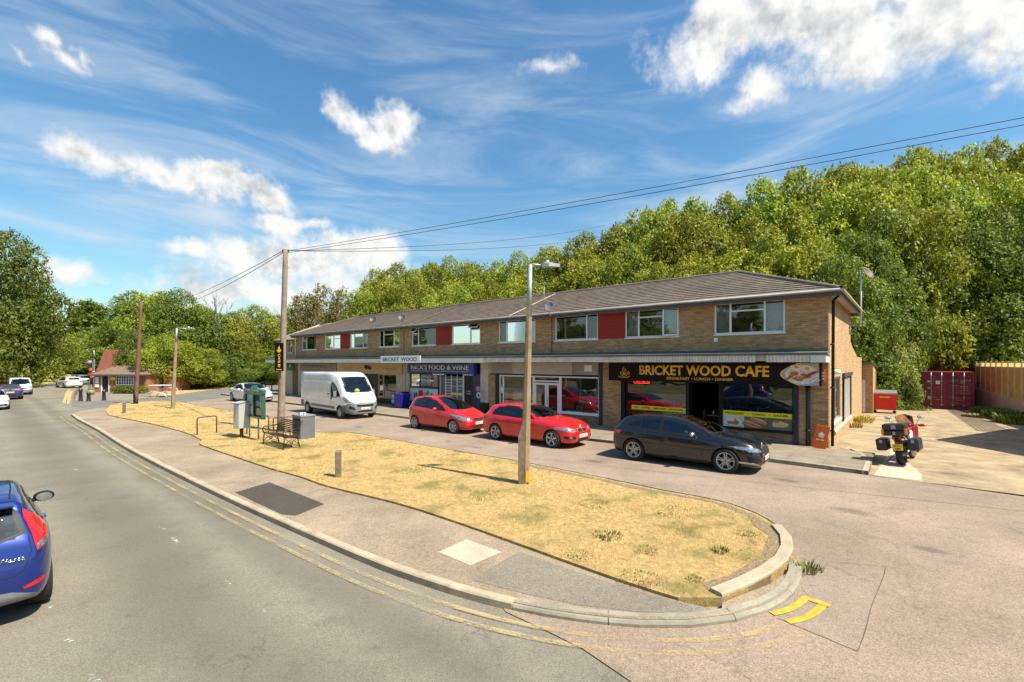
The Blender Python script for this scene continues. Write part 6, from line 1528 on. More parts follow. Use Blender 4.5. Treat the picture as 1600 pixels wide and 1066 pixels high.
p=P(134,602); o,_=vehicle('moving_car','silver blue car farther along the road behind the white one','car',spE,tuple(p),PH+PI+.1,.95)
# ---- trees ----
def leafmat(name, lo, hi, alt, trans=.35):
    t=NT(name); t.n.remove(t.b)
    v=t.coord('Object'); oi=t.node('ShaderNodeObjectInfo'); ge=t.node('ShaderNodeNewGeometry')
    big=t.noise(v,.55,3,.6); 
    c=t.mix(t.ramp(big,[(.36,0.0),(.64,1.0)]),lo,hi)
    c=t.mix(t.math('MULTIPLY',t.ramp(ge.outputs['Random Per Island'],[(.70,0.0),(1.0,1.0)]),.35),c,alt)
    c=t.mix(1.0,c,t.ramp(ge.outputs['Random Per Island'],[(0,(.84,)*3),(.6,(1.05,)*3),(1,(1.14,)*3)]),'MULTIPLY')
    hs=t.node('ShaderNodeHueSaturation'); t.l(c,hs.inputs['Color'])
    t.l(t.math('ADD',t.math('MULTIPLY',oi.outputs['Random'],.035),.476),hs.inputs['Hue']); t.l(t.math('ADD',t.math('MULTIPLY',oi.outputs['Random'],.5),.75),hs.inputs['Value'])
    d=t.node('ShaderNodeBsdfPrincipled'); d.inputs['Roughness'].default_value=.55; d.inputs['Specular IOR Level'].default_value=.35
    tr=t.node('ShaderNodeBsdfTranslucent'); t.l(hs.outputs[0],d.inputs['Base Color']); t.l(t.mix(1.0,hs.outputs[0],(1.25,1.2,.6),'MULTIPLY'),tr.inputs[0])
    mx=t.node('ShaderNodeMixShader'); mx.inputs[0].default_value=trans
    t.l(d.outputs[0],mx.inputs[1]); t.l(tr.outputs[0],mx.inputs[2]); t.l(mx.outputs[0],t.out.inputs[0]); return t.m
L_SYC=leafmat('sycamore_leaves',(.135,.20,.018),(.34,.37,.036),(.50,.48,.10))
L_OAK=leafmat('dark_leaves',(.075,.13,.016),(.19,.25,.032),(.32,.35,.08))
L_OLV=leafmat('olive_leaves',(.14,.13,.03),(.24,.21,.05),(.28,.14,.03))
L_PALE=leafmat('pale_leaves',(.22,.27,.07),(.38,.40,.14),(.48,.48,.22))
M_BARK=flat('bark',(.10,.078,.055),.9,var=.45,scale=6,bump=.5); M_BARKP=flat('pale_bark',(.30,.26,.20),.9,var=.3,scale=6)
def leaves_mesh(name, centers, radii, n, ls, mat, seed, flatten=.85, inner=.13, up=.25):
    r=np.random.default_rng(seed); K=len(centers)
    C=np.array(centers); Rr=np.array(radii); w=Rr**2; w/=w.sum()
    per=5; ns=n//per
    k=r.choice(K,ns,p=w); d=r.normal(size=(ns,3)); d[:,2]+=.25; d/=np.linalg.norm(d,axis=1)[:,None]
    rad=Rr[k]*np.where(r.random(ns)<inner,r.uniform(.4,.8,ns),r.uniform(.86,1.05,ns))
    p=C[k]+d*rad[:,None]*np.array([1,1,flatten])
    # discard points deep in other lobes
    keep=np.ones(ns,bool)
    for j in range(K):
        q=(p-C[j])/np.array([1,1,flatten]); keep&=~((np.linalg.norm(q,axis=1)<Rr[j]*.72)&(k!=j)&(r.random(ns)<.8))
    p=p[keep]; d=d[keep]; ns=len(p)
    tw=d+np.array([0,0,up])+r.normal(size=(ns,3))*.5; tw/=np.linalg.norm(tw,axis=1)[:,None]
    P_=np.repeat(p,per,0); TW=np.repeat(tw,per,0); i=np.tile(np.arange(per),ns)
    P_=P_+TW*(i[:,None]-1.5)*ls*.42+r.normal(size=P_.shape)*ls*.28
    a=TW*.5+r.normal(size=P_.shape)*.65+np.array([0,0,-.25]); a/=np.linalg.norm(a,axis=1)[:,None]
    nr=np.repeat(d,per,0)*.95+r.normal(size=P_.shape)*.42+np.array([0,0,.45]); b=np.cross(a,nr); b/=np.linalg.norm(b,axis=1)[:,None]+1e-9
    nn=np.cross(b,a)
    s=ls*r.uniform(.6,1.25,len(P_))[:,None]
    v0=P_-a*s*.5; v2=P_+a*s*.5-nn*s*.10; v1=P_+b*s*.30-a*s*.05+nn*s*.06; v3=P_-b*s*.30-a*s*.05+nn*s*.06
    V=np.stack([v0,v1,v2,v3],1).reshape(-1,3); m=len(P_)
    me=bpy.data.meshes.new(name); me.vertices.add(m*4); me.loops.add(m*4); me.polygons.add(m)
    me.vertices.foreach_set('co',V.ravel()); me.loops.foreach_set('vertex_index',np.arange(m*4,dtype=np.int32))
    me.polygons.foreach_set('loop_start',np.arange(0,m*4,4,dtype=np.int32)); me.polygons.foreach_set('loop_total',np.full(m,4,dtype=np.int32))
    me.update(calc_edges=True); me.materials.append(mat); return me
def tree_proto(name, seed, H=10.0, R=4.0, base=.22, nl=26, n=20000, ls=.30, mat=None, bark=None, shape='round'):
    """unit tree: H tall, crown radius R"""
    r=random.Random(seed); cs=[];rs=[]
    z0=H*base; 
    for i in range(nl):
        for _ in range(20):
            z=r.uniform(0,1); A=r.uniform(0,2*PI)
            prof={'round':math.sin(PI*min(.97,(z*.86+.12)))**.7,'cone':(1-z)**.7*.9+.1,'bush':(1-z**2)**.5}[shape]
            q=r.uniform(.35,.86)*prof
            c=(R*q*math.cos(A),R*q*math.sin(A),z0+z*(H-z0)*.86+H*.03)
            if all((c[0]-d[0])**2+(c[1]-d[1])**2+(c[2]-d[2])**2>(R*.26)**2 for d in cs): break
        cs.append(c); rs.append(R*r.uniform(.24,.42)*(1-.25*z))
    cs.append((0,0,(z0+H)*.5)); rs.append(R*.5)
    me=leaves_mesh(name+'_crown',cs,rs,n,ls,mat,seed)
    tb=MB(); b=bark or M_BARK
    top=H*.8; pts=[(0,0,-.3)]+[(.25*math.sin(k*1.1+seed),.25*math.cos(k*1.7+seed),top*k/7) for k in range(1,8)]
    tb.tube(pts,[R*.075]+[R*.062*(1-k/9) for k in range(1,8)],b,8)
    for c in r.sample(cs[:-1],min(9,nl)):
        z=max(H*.12,c[2]-R*r.uniform(.5,.9)); m=Vector((c[0]*.45,c[1]*.45,(z+c[2])/2+.1*R)); tb.tube([(0,0,z),m,c],[R*.032,R*.02,R*.008],b,6)
    return me,tb
PROT={}
def proto(key,**k):
    me,tb=tree_proto(key,**k)
    tb_me=tb.build('trunk',None,fix=False,uv=False); m=tb_me.data; bpy.data.objects.remove(tb_me)
    PROT[key]=(me,m,k.get('H',10.0),k.get('R',4.0))
proto('a',seed=1,mat=L_SYC,n=38000,ls=.215,nl=34); proto('b',seed=2,mat=L_SYC,n=38000,ls=.215,R=4.4,nl=36); proto('c',seed=3,mat=L_SYC,n=38000,ls=.23,R=3.8,nl=40)
proto('d',seed=4,mat=L_OAK,n=40000,ls=.215,R=4.4,base=.05,nl=38); proto('e',seed=5,mat=L_OAK,n=40000,ls=.215,R=4.0,base=.03,nl=34)
proto('o',seed=6,mat=L_OLV,n=12000,ls=.27,R=3.8,base=.08,bark=M_BARKP,nl=24); proto('p',seed=7,mat=L_OAK,n=13000,ls=.32,R=2.0,base=.05,shape='cone',nl=26)
proto('s',seed=8,mat=L_PALE,H=5,R=2.3,base=.02,n=14000,ls=.17,nl=26,shape='bush'); proto('t',seed=9,mat=L_OAK,H=4,R=2.2,base=.0,n=12000,ls=.17,nl=22,shape='bush')
proto('y',seed=10,mat=leafmat('yellow_green_leaves',(.12,.16,.015),(.22,.24,.03),(.30,.26,.05)),n=16000,ls=.28,R=4.2,base=.02,nl=28)
def plant(key, loc, H, W, label, cat='tree', group=None, name='tree', rz=None):
    me,tm,h0,r0=PROT[key]
    root=empty(name,loc,rng.uniform(0,6.28) if rz is None else rz,label,cat,group); root.scale=(W/r0,W/r0,H/h0)
    for nm,m in (('trunk',tm),('crown',me)):
        o=bpy.data.objects.new(nm,m); COL.objects.link(o); o.parent=root
    return root
def plant_px(key, px, pyt, d, label, W=None, **k):
    X=(px-800)/FL*d; g=hz((X,d)); zt=EYE+(HZ-pyt)*d/FL; H=(zt-g)/.985
    return plant(key,(X,d,g-.1),H,W or max(3.4,min(H*.40,5.6)),label,**k)
SKY=[(470,462),(520,442),(560,438),(600,418),(640,404),(680,403),(720,404),(760,412),(800,404),(840,388),(880,378),(920,360),(960,346),(1000,322),(1030,305),(1080,312),(1130,303),(1180,287),(1230,270),(1280,262),(1330,242),(1400,226),(1440,224),(1490,238),(1540,215),(1590,217),(1650,222),(1720,228),(1900,240)]
DEP=[(470,80),(560,68),(777,53),(1000,43),(1200,39),(1345,39),(1600,41),(1900,40)]
ip=lambda tab,x: float(np.interp(x,[a for a,_ in tab],[b for _,b in tab]))
G1='sycamore trees crowding the bank behind the parade'
rr=random.Random(5)
x=590
while x<1760:
    d=ip(DEP,x)*1.16; plant_px(rr.choice('abc'),x,ip(SKY,x)+rr.uniform(-3,9),d,'tall green leafy tree on the skyline of the wooded bank behind the shops',group=G1,W=rr.uniform(4.2,5.4)); x+=rr.uniform(46,60)*44/d
x=575
while x<1760:
    d=ip(DEP,x); plant_px(rr.choice('abcb'),x,ip(SKY,x)+rr.uniform(22,55)*44/d,d,'leafy green tree in the middle of the wooded bank behind the shops',group='trees in the middle of the wooded bank',W=rr.uniform(3.8,4.8)); x+=rr.uniform(46,62)*44/d
x=860
while x<1800:
    d=ip(DEP,x)*.88; plant_px(rr.choice('abcd' if x<1250 else 'abded'),x,ip(SKY,x)+rr.uniform(75,120),d,'leafy tree low on the wooded bank, its top below the skyline',group='trees at the foot of the wooded bank',W=rr.uniform(3.6,4.6)); x+=rr.uniform(50,66)
for k,(px,py,d,key,W) in enumerate([(1318,395,31,'d',3.2),(1372,400,33.5,'d',3.0),(1432,440,36,'a',3.0),(1478,430,36,'e',3.2),(1530,400,37.5,'d',3.6),(1590,380,37,'e',4.0),(1650,360,36,'d',4.4),(1560,470,36,'e',3.0),(1500,480,37,'e',2.6),(1620,470,34.5,'e',3.2)]):
    plant_px(key,px,py,d,'dark shaded tree behind the yard and the garden fence',W=W,group='dark trees at the back of the yard')
# off to the right: tall trees whose shade falls on the bank
for (X,Y,H,W) in ((52,30,21,6.5),(58,24,20,6),(46,38,19,5.5)):
    plant('d',(X,Y,0),H,W,'tall dark tree at the right hand edge beyond the garden',group='tall trees right of the garden')
# yard end shrubs
for (px,pyt,d,W,key,lb) in ((1398,505,30.5,1.35,'s','large pale leaved shrub rising behind the red bin'),(1418,548,32.5,.95,'s','pale shrub leaning against the left side of the container'),(1383,560,30.5,1.3,'t','dark green bush between the outbuilding and the pale shrub'),
   (1418,588,30.0,1.1,'t','low green bush at the foot of the pale shrub'),(1445,470,35.5,2.2,'s','light green feathery tree above the container'),(1478,515,36.5,2.0,'t','dark bush behind the container roof')):
    plant_px(key,px,pyt,d,lb,W=W,cat='shrub',name='shrub')
# left: beside and beyond the road
for (px,pyt,d,W,key,lb) in ((-165,360,36,5.0,'e','tall dark tree at the left picture edge'),(2,360,55,6.0,'d','tall tree with ragged top left of the road'),(52,430,70,5.0,'y','lower dark tree sloping towards the road'),
   (86,505,88,4.4,'y','yellow green tree leaning over the far verge'),(116,520,128,7.0,'y','bright yellow green tree where the road bends'),(14,545,63,3.6,'y','pale bush like tree behind the parked cars'),(-40,480,52,4.5,'e','dark tree filling the gap behind the parked cars'),
   (140,462,150,6.4,'p','pointed conifer like tree left of centre in the far group'),(158,470,152,5.6,'p','second pointed tree right of its taller neighbour'),(120,482,148,5.2,'p','slim pointed dark tree on the left of the far group'),
   (178,500,110,7,'y','rounded light tree behind the pub roof'),(98,548,118,5,'e','low dark tree at the end of the road'),(148,555,122,7,'e','dark tree over the vanishing road'),(62,560,84,3.8,'y','light green bush on the left verge')):
    plant_px(key,px,pyt,d,lb,W=W)
# right of the pub: tree belt along the side road
for (px,pyt,d,W,key,lb) in ((200,470,64,3.6,'e','tree just behind the red pub roof'),(212,454,66,4.6,'d','broad green tree above the pub extension'),(210,512,49.5,1.9,'d','small green tree in front of the pub roof'),(246,452,56,4.4,'a','broad tree right of the brown telegraph pole'),(286,452,55,4.2,'d','broad tree behind the small lamp column'),
   (322,474,58,4.0,'a','tree under the leafless treetop'),(362,486,60,3.8,'b','rounded dark tree right of the leafless one'),(404,476,66,4.2,'b','tree left of the main telegraph pole'),(440,500,72,3.8,'d','lower tree just behind the main telegraph pole'),
   (262,520,49,2.8,'b','low bushy tree over the verge left of the lamp'),(316,540,52,3.0,'a','low bushy tree over the verge right of the lamp'),(368,545,57,3.0,'d','low bushy tree above the white saloon'),(414,552,63,3.0,'e','low bushy tree beside the parade end'),(226,530,50,2.4,'e','bushy dark tree beside the pub window')):
    plant_px(key,px,pyt,d,lb,W=W)
for i,(px,d) in enumerate([(228,46.5),(250,47.5),(272,49.5),(296,51),(318,52.5),(341,54.5),(362,57),(385,60),(408,63.5),(430,68)]):
    plant_px('t',px,577-i*.3,d+4.5,'dark hedge bush with foliage down to the dry verge',W=2.6,cat='hedge bush',name='hedge_bush',group='bushes lining the side road verge')
# olive scrub behind the left roof
for (px,pyt,d,W) in ((468,455,74,3.4),(498,438,76,3.6),(532,446,74,3.6),(566,452,70,3.2),(596,470,66,2.4),(448,475,80,3.0)):
    plant_px('o',px,pyt,d,'thin olive and rust leaved tree behind the left roof end',W=W,group='olive trees behind the left roof end')
# bare trees
def bare(loc,H,label,seed):
    r=random.Random(seed); mb=MB()
    def br(p,d,l,rad,dep):
        q=p+d*l; m=p+d*l*.5+Vector((r.uniform(-1,1),r.uniform(-1,1),0))*l*.06
        mb.tube([p,m,q],[rad,rad*.8,rad*.55],M_BARKP,5,False)
        if dep==0: return
        for i in range(3 if dep>1 else 4):
            nd=(d+Vector((r.uniform(-1,1),r.uniform(-1,1),r.uniform(-.1,.7)))*.62).normalized(); br(p+d*l*r.uniform(.55,1),nd,l*r.uniform(.5,.75),rad*.5,dep-1)
    br(Vector((0,0,0)),Vector((0,0,1)),H*.42,H*.014,4)
    root=empty('bare_tree',loc,0,label,'tree'); mb.build('trunk',root,fix=False,uv=False)
p=D(344,0,57); bare((p.x,57,0),13.5,'leafless grey treetop rising above the side road trees',3)
p=D(462,0,72); bare((p.x,72,0),13.5,'leafless pale tree just right of the main telegraph pole',5)
p=D(590,0,64); bare((p.x,64,hz((p.x,64))),9,'bare branched pale shrub above the left half of the roof',8)
# across the road, behind the camera: the trees the shop windows mirror
for (X,Y,H,W,k_) in ((-22,-16,13,5,'d'),(-13,-21,14,5.4,'e'),(-3,-24,13,5.2,'d'),(-31,-9,13,5,'e'),(-41,0,13,5,'d'),(8,-27,14,5.5,'e'),(-51,8,12,5,'e')):
    plant(k_,(X,Y,0),H,W,'roadside tree on the far side of the main road, out of the picture',group='trees behind the camera')
# ---- grass blades, weeds ----
def blades(name,poly,n,h,w,mats,label,z=.13,seed=3,cl=None):
    r=np.random.default_rng(seed); xs=[p[0] for p in poly]; ys=[p[1] for p in poly]
    X=r.uniform(min(xs),max(xs),n*3); Y=r.uniform(min(ys),max(ys),n*3)
    ok=in_poly(X,Y,poly); dist=np.hypot(X,Y)
    ok&=(r.random(len(X))<np.clip((9.0/dist)**1.3,0.05,1.0))
    X,Y=X[ok],Y[ok]; m=len(X); X=X+r.normal(size=m)*.035; Y=Y+r.normal(size=m)*.035; dist=np.hypot(X,Y)
    bare_=np.sin(X*2.1+1.3*np.sin(Y*1.7+.5))+np.sin(Y*2.9-X*1.1+2)+r.normal(size=m)*.5; kp=(bare_>-1.25); X,Y,dist=X[kp],Y[kp],dist[kp]; m=len(X)
    tuft=np.sin(X*1.9+np.sin(Y*2.3)*1.3)*np.cos(Y*1.6+X*.7)
    sc=np.clip(dist/9,1,2.6)
    hh=h*r.uniform(.4,1.2,m)*(1+.35*tuft); ww=w*r.uniform(.7,1.3,m)*sc
    A=r.uniform(0,2*PI,m); le=r.uniform(.2,1.3,m)*hh; B=A+r.normal(size=m)*.9
    bx,by=np.cos(A)*ww/2,np.sin(A)*ww/2; lx,ly=-np.sin(B)*le,np.cos(B)*le
    V=np.stack([np.stack([X-bx,Y-by,np.full(m,z-.005)],1),np.stack([X+bx,Y+by,np.full(m,z-.005)],1),np.stack([X+lx,Y+ly,z+hh],1)],1).reshape(-1,3)
    me=bpy.data.meshes.new(name); me.vertices.add(m*3); me.loops.add(m*3); me.polygons.add(m)
    me.vertices.foreach_set('co',V.ravel()); me.loops.foreach_set('vertex_index',np.arange(m*3,dtype=np.int32))
    me.polygons.foreach_set('loop_start',np.arange(0,m*3,3,dtype=np.int32)); me.polygons.foreach_set('loop_total',np.full(m,3,dtype=np.int32))
    gn=np.sin(X*.9+1.7*np.sin(Y*.8))+np.cos(Y*1.3+X*.5)+r.normal(size=m)*.45
    me.polygons.foreach_set('material_index',np.where(gn>1.8,1,0).astype(np.int32)) if len(mats)>1 else None
    me.update(calc_edges=True)
    o=link_mesh(name,me,mats); tag(o,label,'grass',kind='stuff'); return o
def blademat(name,lo,hi):
    t=NT(name); ge=t.node('ShaderNodeNewGeometry'); v=t.coord('Object')
    c=t.mix(ge.outputs['Random Per Island'],lo,hi); c=t.mix(1.0,c,t.ramp(t.noise(v,.8,3,.6),[(.3,(.8,)*3),(.7,(1.12,)*3)]),'MULTIPLY')
    if name.startswith('straw'):
        a_=t.noise(v,.9,6,.7); b_=t.noise(v,9,5,.75)
        c=t.mix(t.ramp(t.math('ADD',a_,t.math('MULTIPLY',b_,.25)),[(.64,0.0),(.74,.75)]),c,(.22,.225,.055))
        c=t.mix(t.ramp(t.noise(v,2.6,5,.7),[(.54,0.0),(.68,.75)]),c,(.28,.19,.10))
    t.col(c); t.set(Roughness=.75); t.b.inputs['Specular IOR Level'].default_value=.15; return t.m
M_STRAW=blademat('straw_blades',(.38,.255,.095),(.84,.62,.27)); M_GREENB=blademat('green_blades',(.12,.15,.03),(.36,.34,.10))
blades('dry_grass',GRASSPOLY,150000,.042,.008,[M_STRAW,M_GREENB],'short parched straw coloured grass on the traffic island')
def tuft(name,loc,r_,h,n,mat,label,cat='weed',seed=1,w=.012):
    r=random.Random(seed); mb=MB()
    for i in range(n):
        A=r.uniform(0,2*PI); q=r_*math.sqrt(r.random()); x,y=q*math.cos(A),q*math.sin(A); hh=h*r.uniform(.4,1); le=hh*r.uniform(.2,.9); b=A+r.uniform(-.6,.6)
        wx,wy=-math.sin(b)*w*r.uniform(.6,1.4),math.cos(b)*w
        mb.add([(x-wx,y-wy,0),(x+wx,y+wy,0),(x+math.cos(b)*le*.5+wx*.8,y+math.sin(b)*le*.5+wy*.8,hh*.7),(x+math.cos(b)*le*.5-wx*.8,y+math.sin(b)*le*.5-wy*.8,hh*.7),(x+math.cos(b)*le,y+math.sin(b)*le,hh)],[(0,1,2,3),(3,2,4)],mat)
    root=empty(name,loc,0,label,cat); mb.build('leaves',root,fix=False,uv=False); return root
tuft('weed',P(1262,892,.0),.17,.16,90,M_GREENB,'green weed sprouting beside the raised kerb stones at the junction',seed=2,w=.011)
tuft('weed',P(1240,897,.02),.12,.08,60,M_STRAW,'dried yellow weed between the two rows of kerb stones',seed=3,w=.008)
tuft('weed',P(948,838,.13),.25,.07,150,M_GREENB,'largest green weed patch in the dry grass near the footway',seed=4,w=.008)
tuft('weed',P(1125,862,.13),.12,.08,70,M_GREENB,'small green weed near the grass end',seed=5,w=.008)
tuft('weed',P(1345,660,.02),.5,.45,170,blademat('yellow_weed',(.42,.34,.05),(.62,.52,.10)),'tall yellowing weeds at the foot of the sunlit side wall',seed=6,w=.02)
tuft('weed',P(1335,668,.02),.3,.3,90,M_STRAW,'dried grass tuft by the side wall ledge',seed=12,w=.02)
tuft('weed',P(1300,704,.02),.35,.05,60,M_STRAW,'thin dry weeds at the pavement edge beside the downpipe',seed=7,w=.012)
for i,(px,py,r_,h) in enumerate([(1548,646,.8,.40),(1574,654,.9,.50),(1600,662,1.0,.50),(1540,652,1.0,.16)]):
    tuft('bramble',P(px,py,.02),r_,h,500,blademat('bramble_leaves',(.06,.12,.02),(.20,.28,.05)) if i!=3 else blademat('brown_bramble',(.16,.11,.04),(.30,.22,.08)),['leftmost green bramble clump at the retaining wall','middle green bramble clump at the retaining wall','right bramble clump cut by the picture edge','low brown dry bramble in front of the green clumps'][i],'bramble',seed=20+i,w=.04)
# bare earth strip with grit along the inside of the end kerb
es=[p for p in GOUT[:i0+22]]; ei=offset_line(es,.16); eo=offset_line(es,.36)
def ragged(L_,a): return [p+Vector((rng.normal()*a,rng.normal()*a,0)) for p in L_]
eo=ragged(eo,.06); n=len(ei); mb=MB(); t=NT('bare_earth'); v=t.coord('Object'); b_=t.noise(v,22,4,.8)
t.col(t.mix(t.ramp(b_,[(.35,0.0),(.65,1.0)]),(.10,.065,.035),(.34,.25,.15))); t.set(Roughness=1.0); t.bump(b_,.8,.02)
mb.add([(p.x,p.y,.1345) for p in ei]+[(p.x,p.y,.1345) for p in eo],[(i,i+1,i+1+n,i+n) for i in range(n-1)],t.m)
mb.build('earth_strip',kind='structure',label='bare brown earth along the inside of the end kerb',cat='earth')
def scatter_patch(px,py,r_,n,mat,lb,seed,h=.05):
    tuft('weed',P(px,py,.13),r_,h,n,mat,lb,seed=seed,w=.006)
for i,(px,py,r_) in enumerate([(1000,905,.30),(905,868,.22),(1085,905,.12),(1050,800,.4),(930,788,.35),(640,735,.5),(1165,835,.18),(760,775,.4),(560,700,.5),(1010,860,.2)]):
    tuft('weed',P(px,py,.13),r_,.032,int(420*r_+40),M_GREENB,['green weeds at the footway edge of the grass, right of the pale slab','small green weeds at the footway edge above the dark strip','tiny green weed near the pointed end','spread green weeds below the black hatchback','green weeds right of the lamp column','sparse green weeds left of the lamp column','small weeds near the curved end kerb','green weeds just below the lamp column','faint green weeds near the bench side of the grass','little green weeds in the middle of the wide end'][i],seed=60+i,w=.006)
# ---- street furniture, signs and the yard ----
M_POLE=flat('weathered_pole_wood',(.27,.215,.155),.85,var=.4,scale=5,bump=.4); M_POLED=flat('brown_pole_wood',(.17,.085,.05),.85,var=.3,scale=4)
M_POST=flat('grey_brown_post',(.30,.215,.13),.8,var=.35,scale=4); M_CASTB=flat('brown_black_iron',(.022,.014,.013),.45,var=.2)
M_DKBIN=flat('dark_grey_bin',(.13,.135,.15),.5,var=.15); M_WIRE=flat('cable_black',(.03,.03,.03),.6)
M_GRN=flat('dark_green_paint',(.012,.10,.055),.35,coat=.5); M_LGREY=flat('pale_grey_green_steel',(.46,.49,.45),.45,.2,var=.12); M_STEELB=flat('blue_grey_steel',(.20,.25,.28),.45,.3)
M_MAUVE=flat('dull_brown_steel',(.15,.12,.13),.5); M_WOODG=flat('bollard_wood',(.20,.155,.105),.9,var=.5,scale=7,bump=.5)
# telegraph poles
b=P(438.5,674,.13); TP=empty('telegraph_pole',b,0,'tall weathered telegraph pole with the cafe banner, standing behind the bench','telegraph pole')
top=Vector((.21,0,7.72)); m=MB(); n=14; m.tube([top*(k/n) for k in range(n+1)],[.15-.055*k/n for k in range(n+1)],M_POLE,16); m.build('pole',TP)
m=MB()
for z,s_ in ((7.3,1),(6.9,-1),(6.5,1)): m.tube([(top.x*z/7.7-.2*s_,0,z+.05),(top.x*z/7.7,0,z)],.012,M_GALV,6)
split_mb(m,'step_iron',TP)
m=MB(); m.box(top.x-.16,top.x+.16,-.03,.03,7.58,7.62,M_GALV); m.tube([(top.x+.12,0,7.6),(top.x+.12,0,7.7)],.03,M_WELL,8); m.tube([(top.x-.12,0,7.6),(top.x-.12,0,7.7)],.03,M_WELL,8); m.build('wire_bracket',TP)
TPtop=b+Vector((.21,0,7.6))
for lab,rz_ in (('black vertical banner with gold cup and the word CAFE on the telegraph pole',-.25),):
    BN=empty('banner_sign',b+Vector((.10,0,0)),rz_,lab,'sign')
    m=MB(); m.bev(-.20,.20,-.23,-.19,2.55,3.74,M_SIGNB,.006); m.build('sign_board',BN)
    m=MB(); m.bev(-.24,-.21,-.20,.19,2.55,3.70,M_SIGNB,.006); m.build('side_board',BN)
    for i,ch in enumerate('CAFE'): text_obj(ch,'lettering',BN,M_GOLD if False else flat('banner_gold',(.85,.52,.08),.5),-.06,.065,-.23,3.16-i*.145,.12,.004,.02)
    m=MB(); m.bev(-.12,.13,-.24,-.23,2.60,2.635,MATS['banner_gold'],.004)
    m.prism([(-.12,3.45),(.12,3.45),(.09,3.38),(.05,3.34),(-.05,3.34),(-.09,3.38)],-.237,-.23,MATS['banner_gold'],'xz'); m.prism([(-.06,3.46),(.07,3.46),(.02,3.57),(.03,3.63),(-.03,3.56)],-.237,-.23,MATS['banner_gold'],'xz'); m.build('cup_logo',BN)
b2=P(212,631,.13); o=empty('telegraph_pole',b2,0,'slim brown telegraph pole at the far tip of the grass island','telegraph pole')
m=MB(); m.tube([Vector((.40*k/10,0,7.25*k/10)) for k in range(11)],[.135-.045*k/10 for k in range(11)],M_POLED,12); m.build('pole',o); m=MB(); m.lathe([(.141,.0),(.141,.9)],M_WELL,12,'z'); m.build('dark_base',o)
def wire(a,b_,sag,label,r=.009,n=28,ext=1.0):
    a=Vector(a);b_=Vector(b_); pts=[a.lerp(b_,ext*k/n)+Vector((0,0,-4*sag*(k/n)*(1-k/n))) for k in range(n+1)]
    root=MB(); root.tube(pts,r,M_WIRE,5); root.build('overhead_cable',None,uv=False,fix=False,label=label,cat='cable')
A=TPtop+Vector((.12,0,.06))
wire(A,D(1600,174,9.1),.16,'upper of the two long cables rising to the right over the shops',ext=1.35)
wire(A+Vector((0,.02,-.08)),D(1600,183,9.1),.20,'lower of the two long cables rising to the right over the shops',ext=1.35)
wire(A,D(945,352,50),.5,'upper thin cable running to the trees behind the roof',.013); wire(A,D(945,369,50),.5,'lower thin cable running to the trees behind the roof',.013)
wire(TPtop+Vector((-.12,0,.05)),D(255,475,55),.4,'upper cable running down left to the tree belt',.014); wire(TPtop+Vector((-.12,0,-.03)),D(255,482,50),.5,'lower cable running down left to the tree belt',.014)
# lamp columns
def lamp(base,zs,ztop,lean,r0,arm,label,low,n=8,sg=1,yel=False,head=.5):
    o=empty('street_lamp',base,0,label,'street lamp')
    m=MB(); m.tube([Vector((lean*z/ztop,0,z)) for z in (0,zs*.12,zs*.5,zs)],[r0,r0*.97,r0*.80,r0*.66],low,n,True,False); m.build('column',o)
    m=MB(); m.tube([Vector((lean*z/ztop,0,z)) for z in (zs,ztop)],[r0*.60,r0*.48],M_GALV,10); m.build('upper_column',o)
    m=MB(); x=lean; m.tube([(x,0,ztop-.03),(x+sg*.05,0,ztop+.02),(x+sg*arm,0,ztop-.02)],r0*.22,M_GALV,8); a=m.build('arm',o)
    m=MB(); hx=x+sg*arm; h=head
    m.prism([(hx-sg*.02,-.06),(hx+sg*h*.35,-.11),(hx+sg*h,-.03),(hx+sg*h,.03),(hx+sg*h*.35,.11),(hx-sg*.02,.06)],ztop-.05,ztop+.03,M_GALV); m.prism([(hx+sg*.05,-.05),(hx+sg*h*.6,-.05),(hx+sg*h*.6,.05),(hx+sg*.05,.05)],ztop+.03,ztop+.06,M_LGREY)
    m.tube([(hx+sg*.12,0,ztop+.06),(hx+sg*.12,0,ztop+.11)],.035,M_UPVC,8); m.build('lantern',o)
    if yel: m=MB(); m.box(r0*.15,r0*.98,-r0*1.06,-r0*.9,.05,.30,flat('yellow_mark',(.75,.42,.01),.6)); m.box(r0*.9,r0*1.03,-r0*.9,r0*.2,.05,.30,MATS['yellow_mark']); m.build('yellow_mark',o)
    return o
LB=P(820,755,.13)
lo=lamp(LB,4.02,5.28,.13,.115,.30,'nearest lamp column, timber brown below and galvanised above, in front of the red car',M_POST,8,1,True,.42)
m=MB(); m.box(-.16,.0,-.10,.06,0,1.15,M_WOODG); m.add([(-.16,-.10,1.15),(0,-.10,1.15),(0,.06,1.15),(-.16,.06,1.15),(-.03,-.08,1.55),(-.02,.04,1.55)],[(0,1,4),(0,3,5,4),(3,2,5),(1,2,5,4)],M_WOODG); m.build('base_cover',lo)
lamp(P(270,638,.13),4.2,5.1,.25,.12,.65,'smaller lamp column with brown lower half on the grass island',M_POST,8,1,False,.5)
lamp(P(74,591,0),4.0,5.0,0,.13,.9,'distant pale lamp column left of the far road',M_GALV,8,1,False,.6)
lamp(P(147,604,0)+Vector((0,0,0)),3.5,4.6,0,.10,.7,'distant pale lamp column in front of the pub gable',M_GALV,8,-1,False,.6)
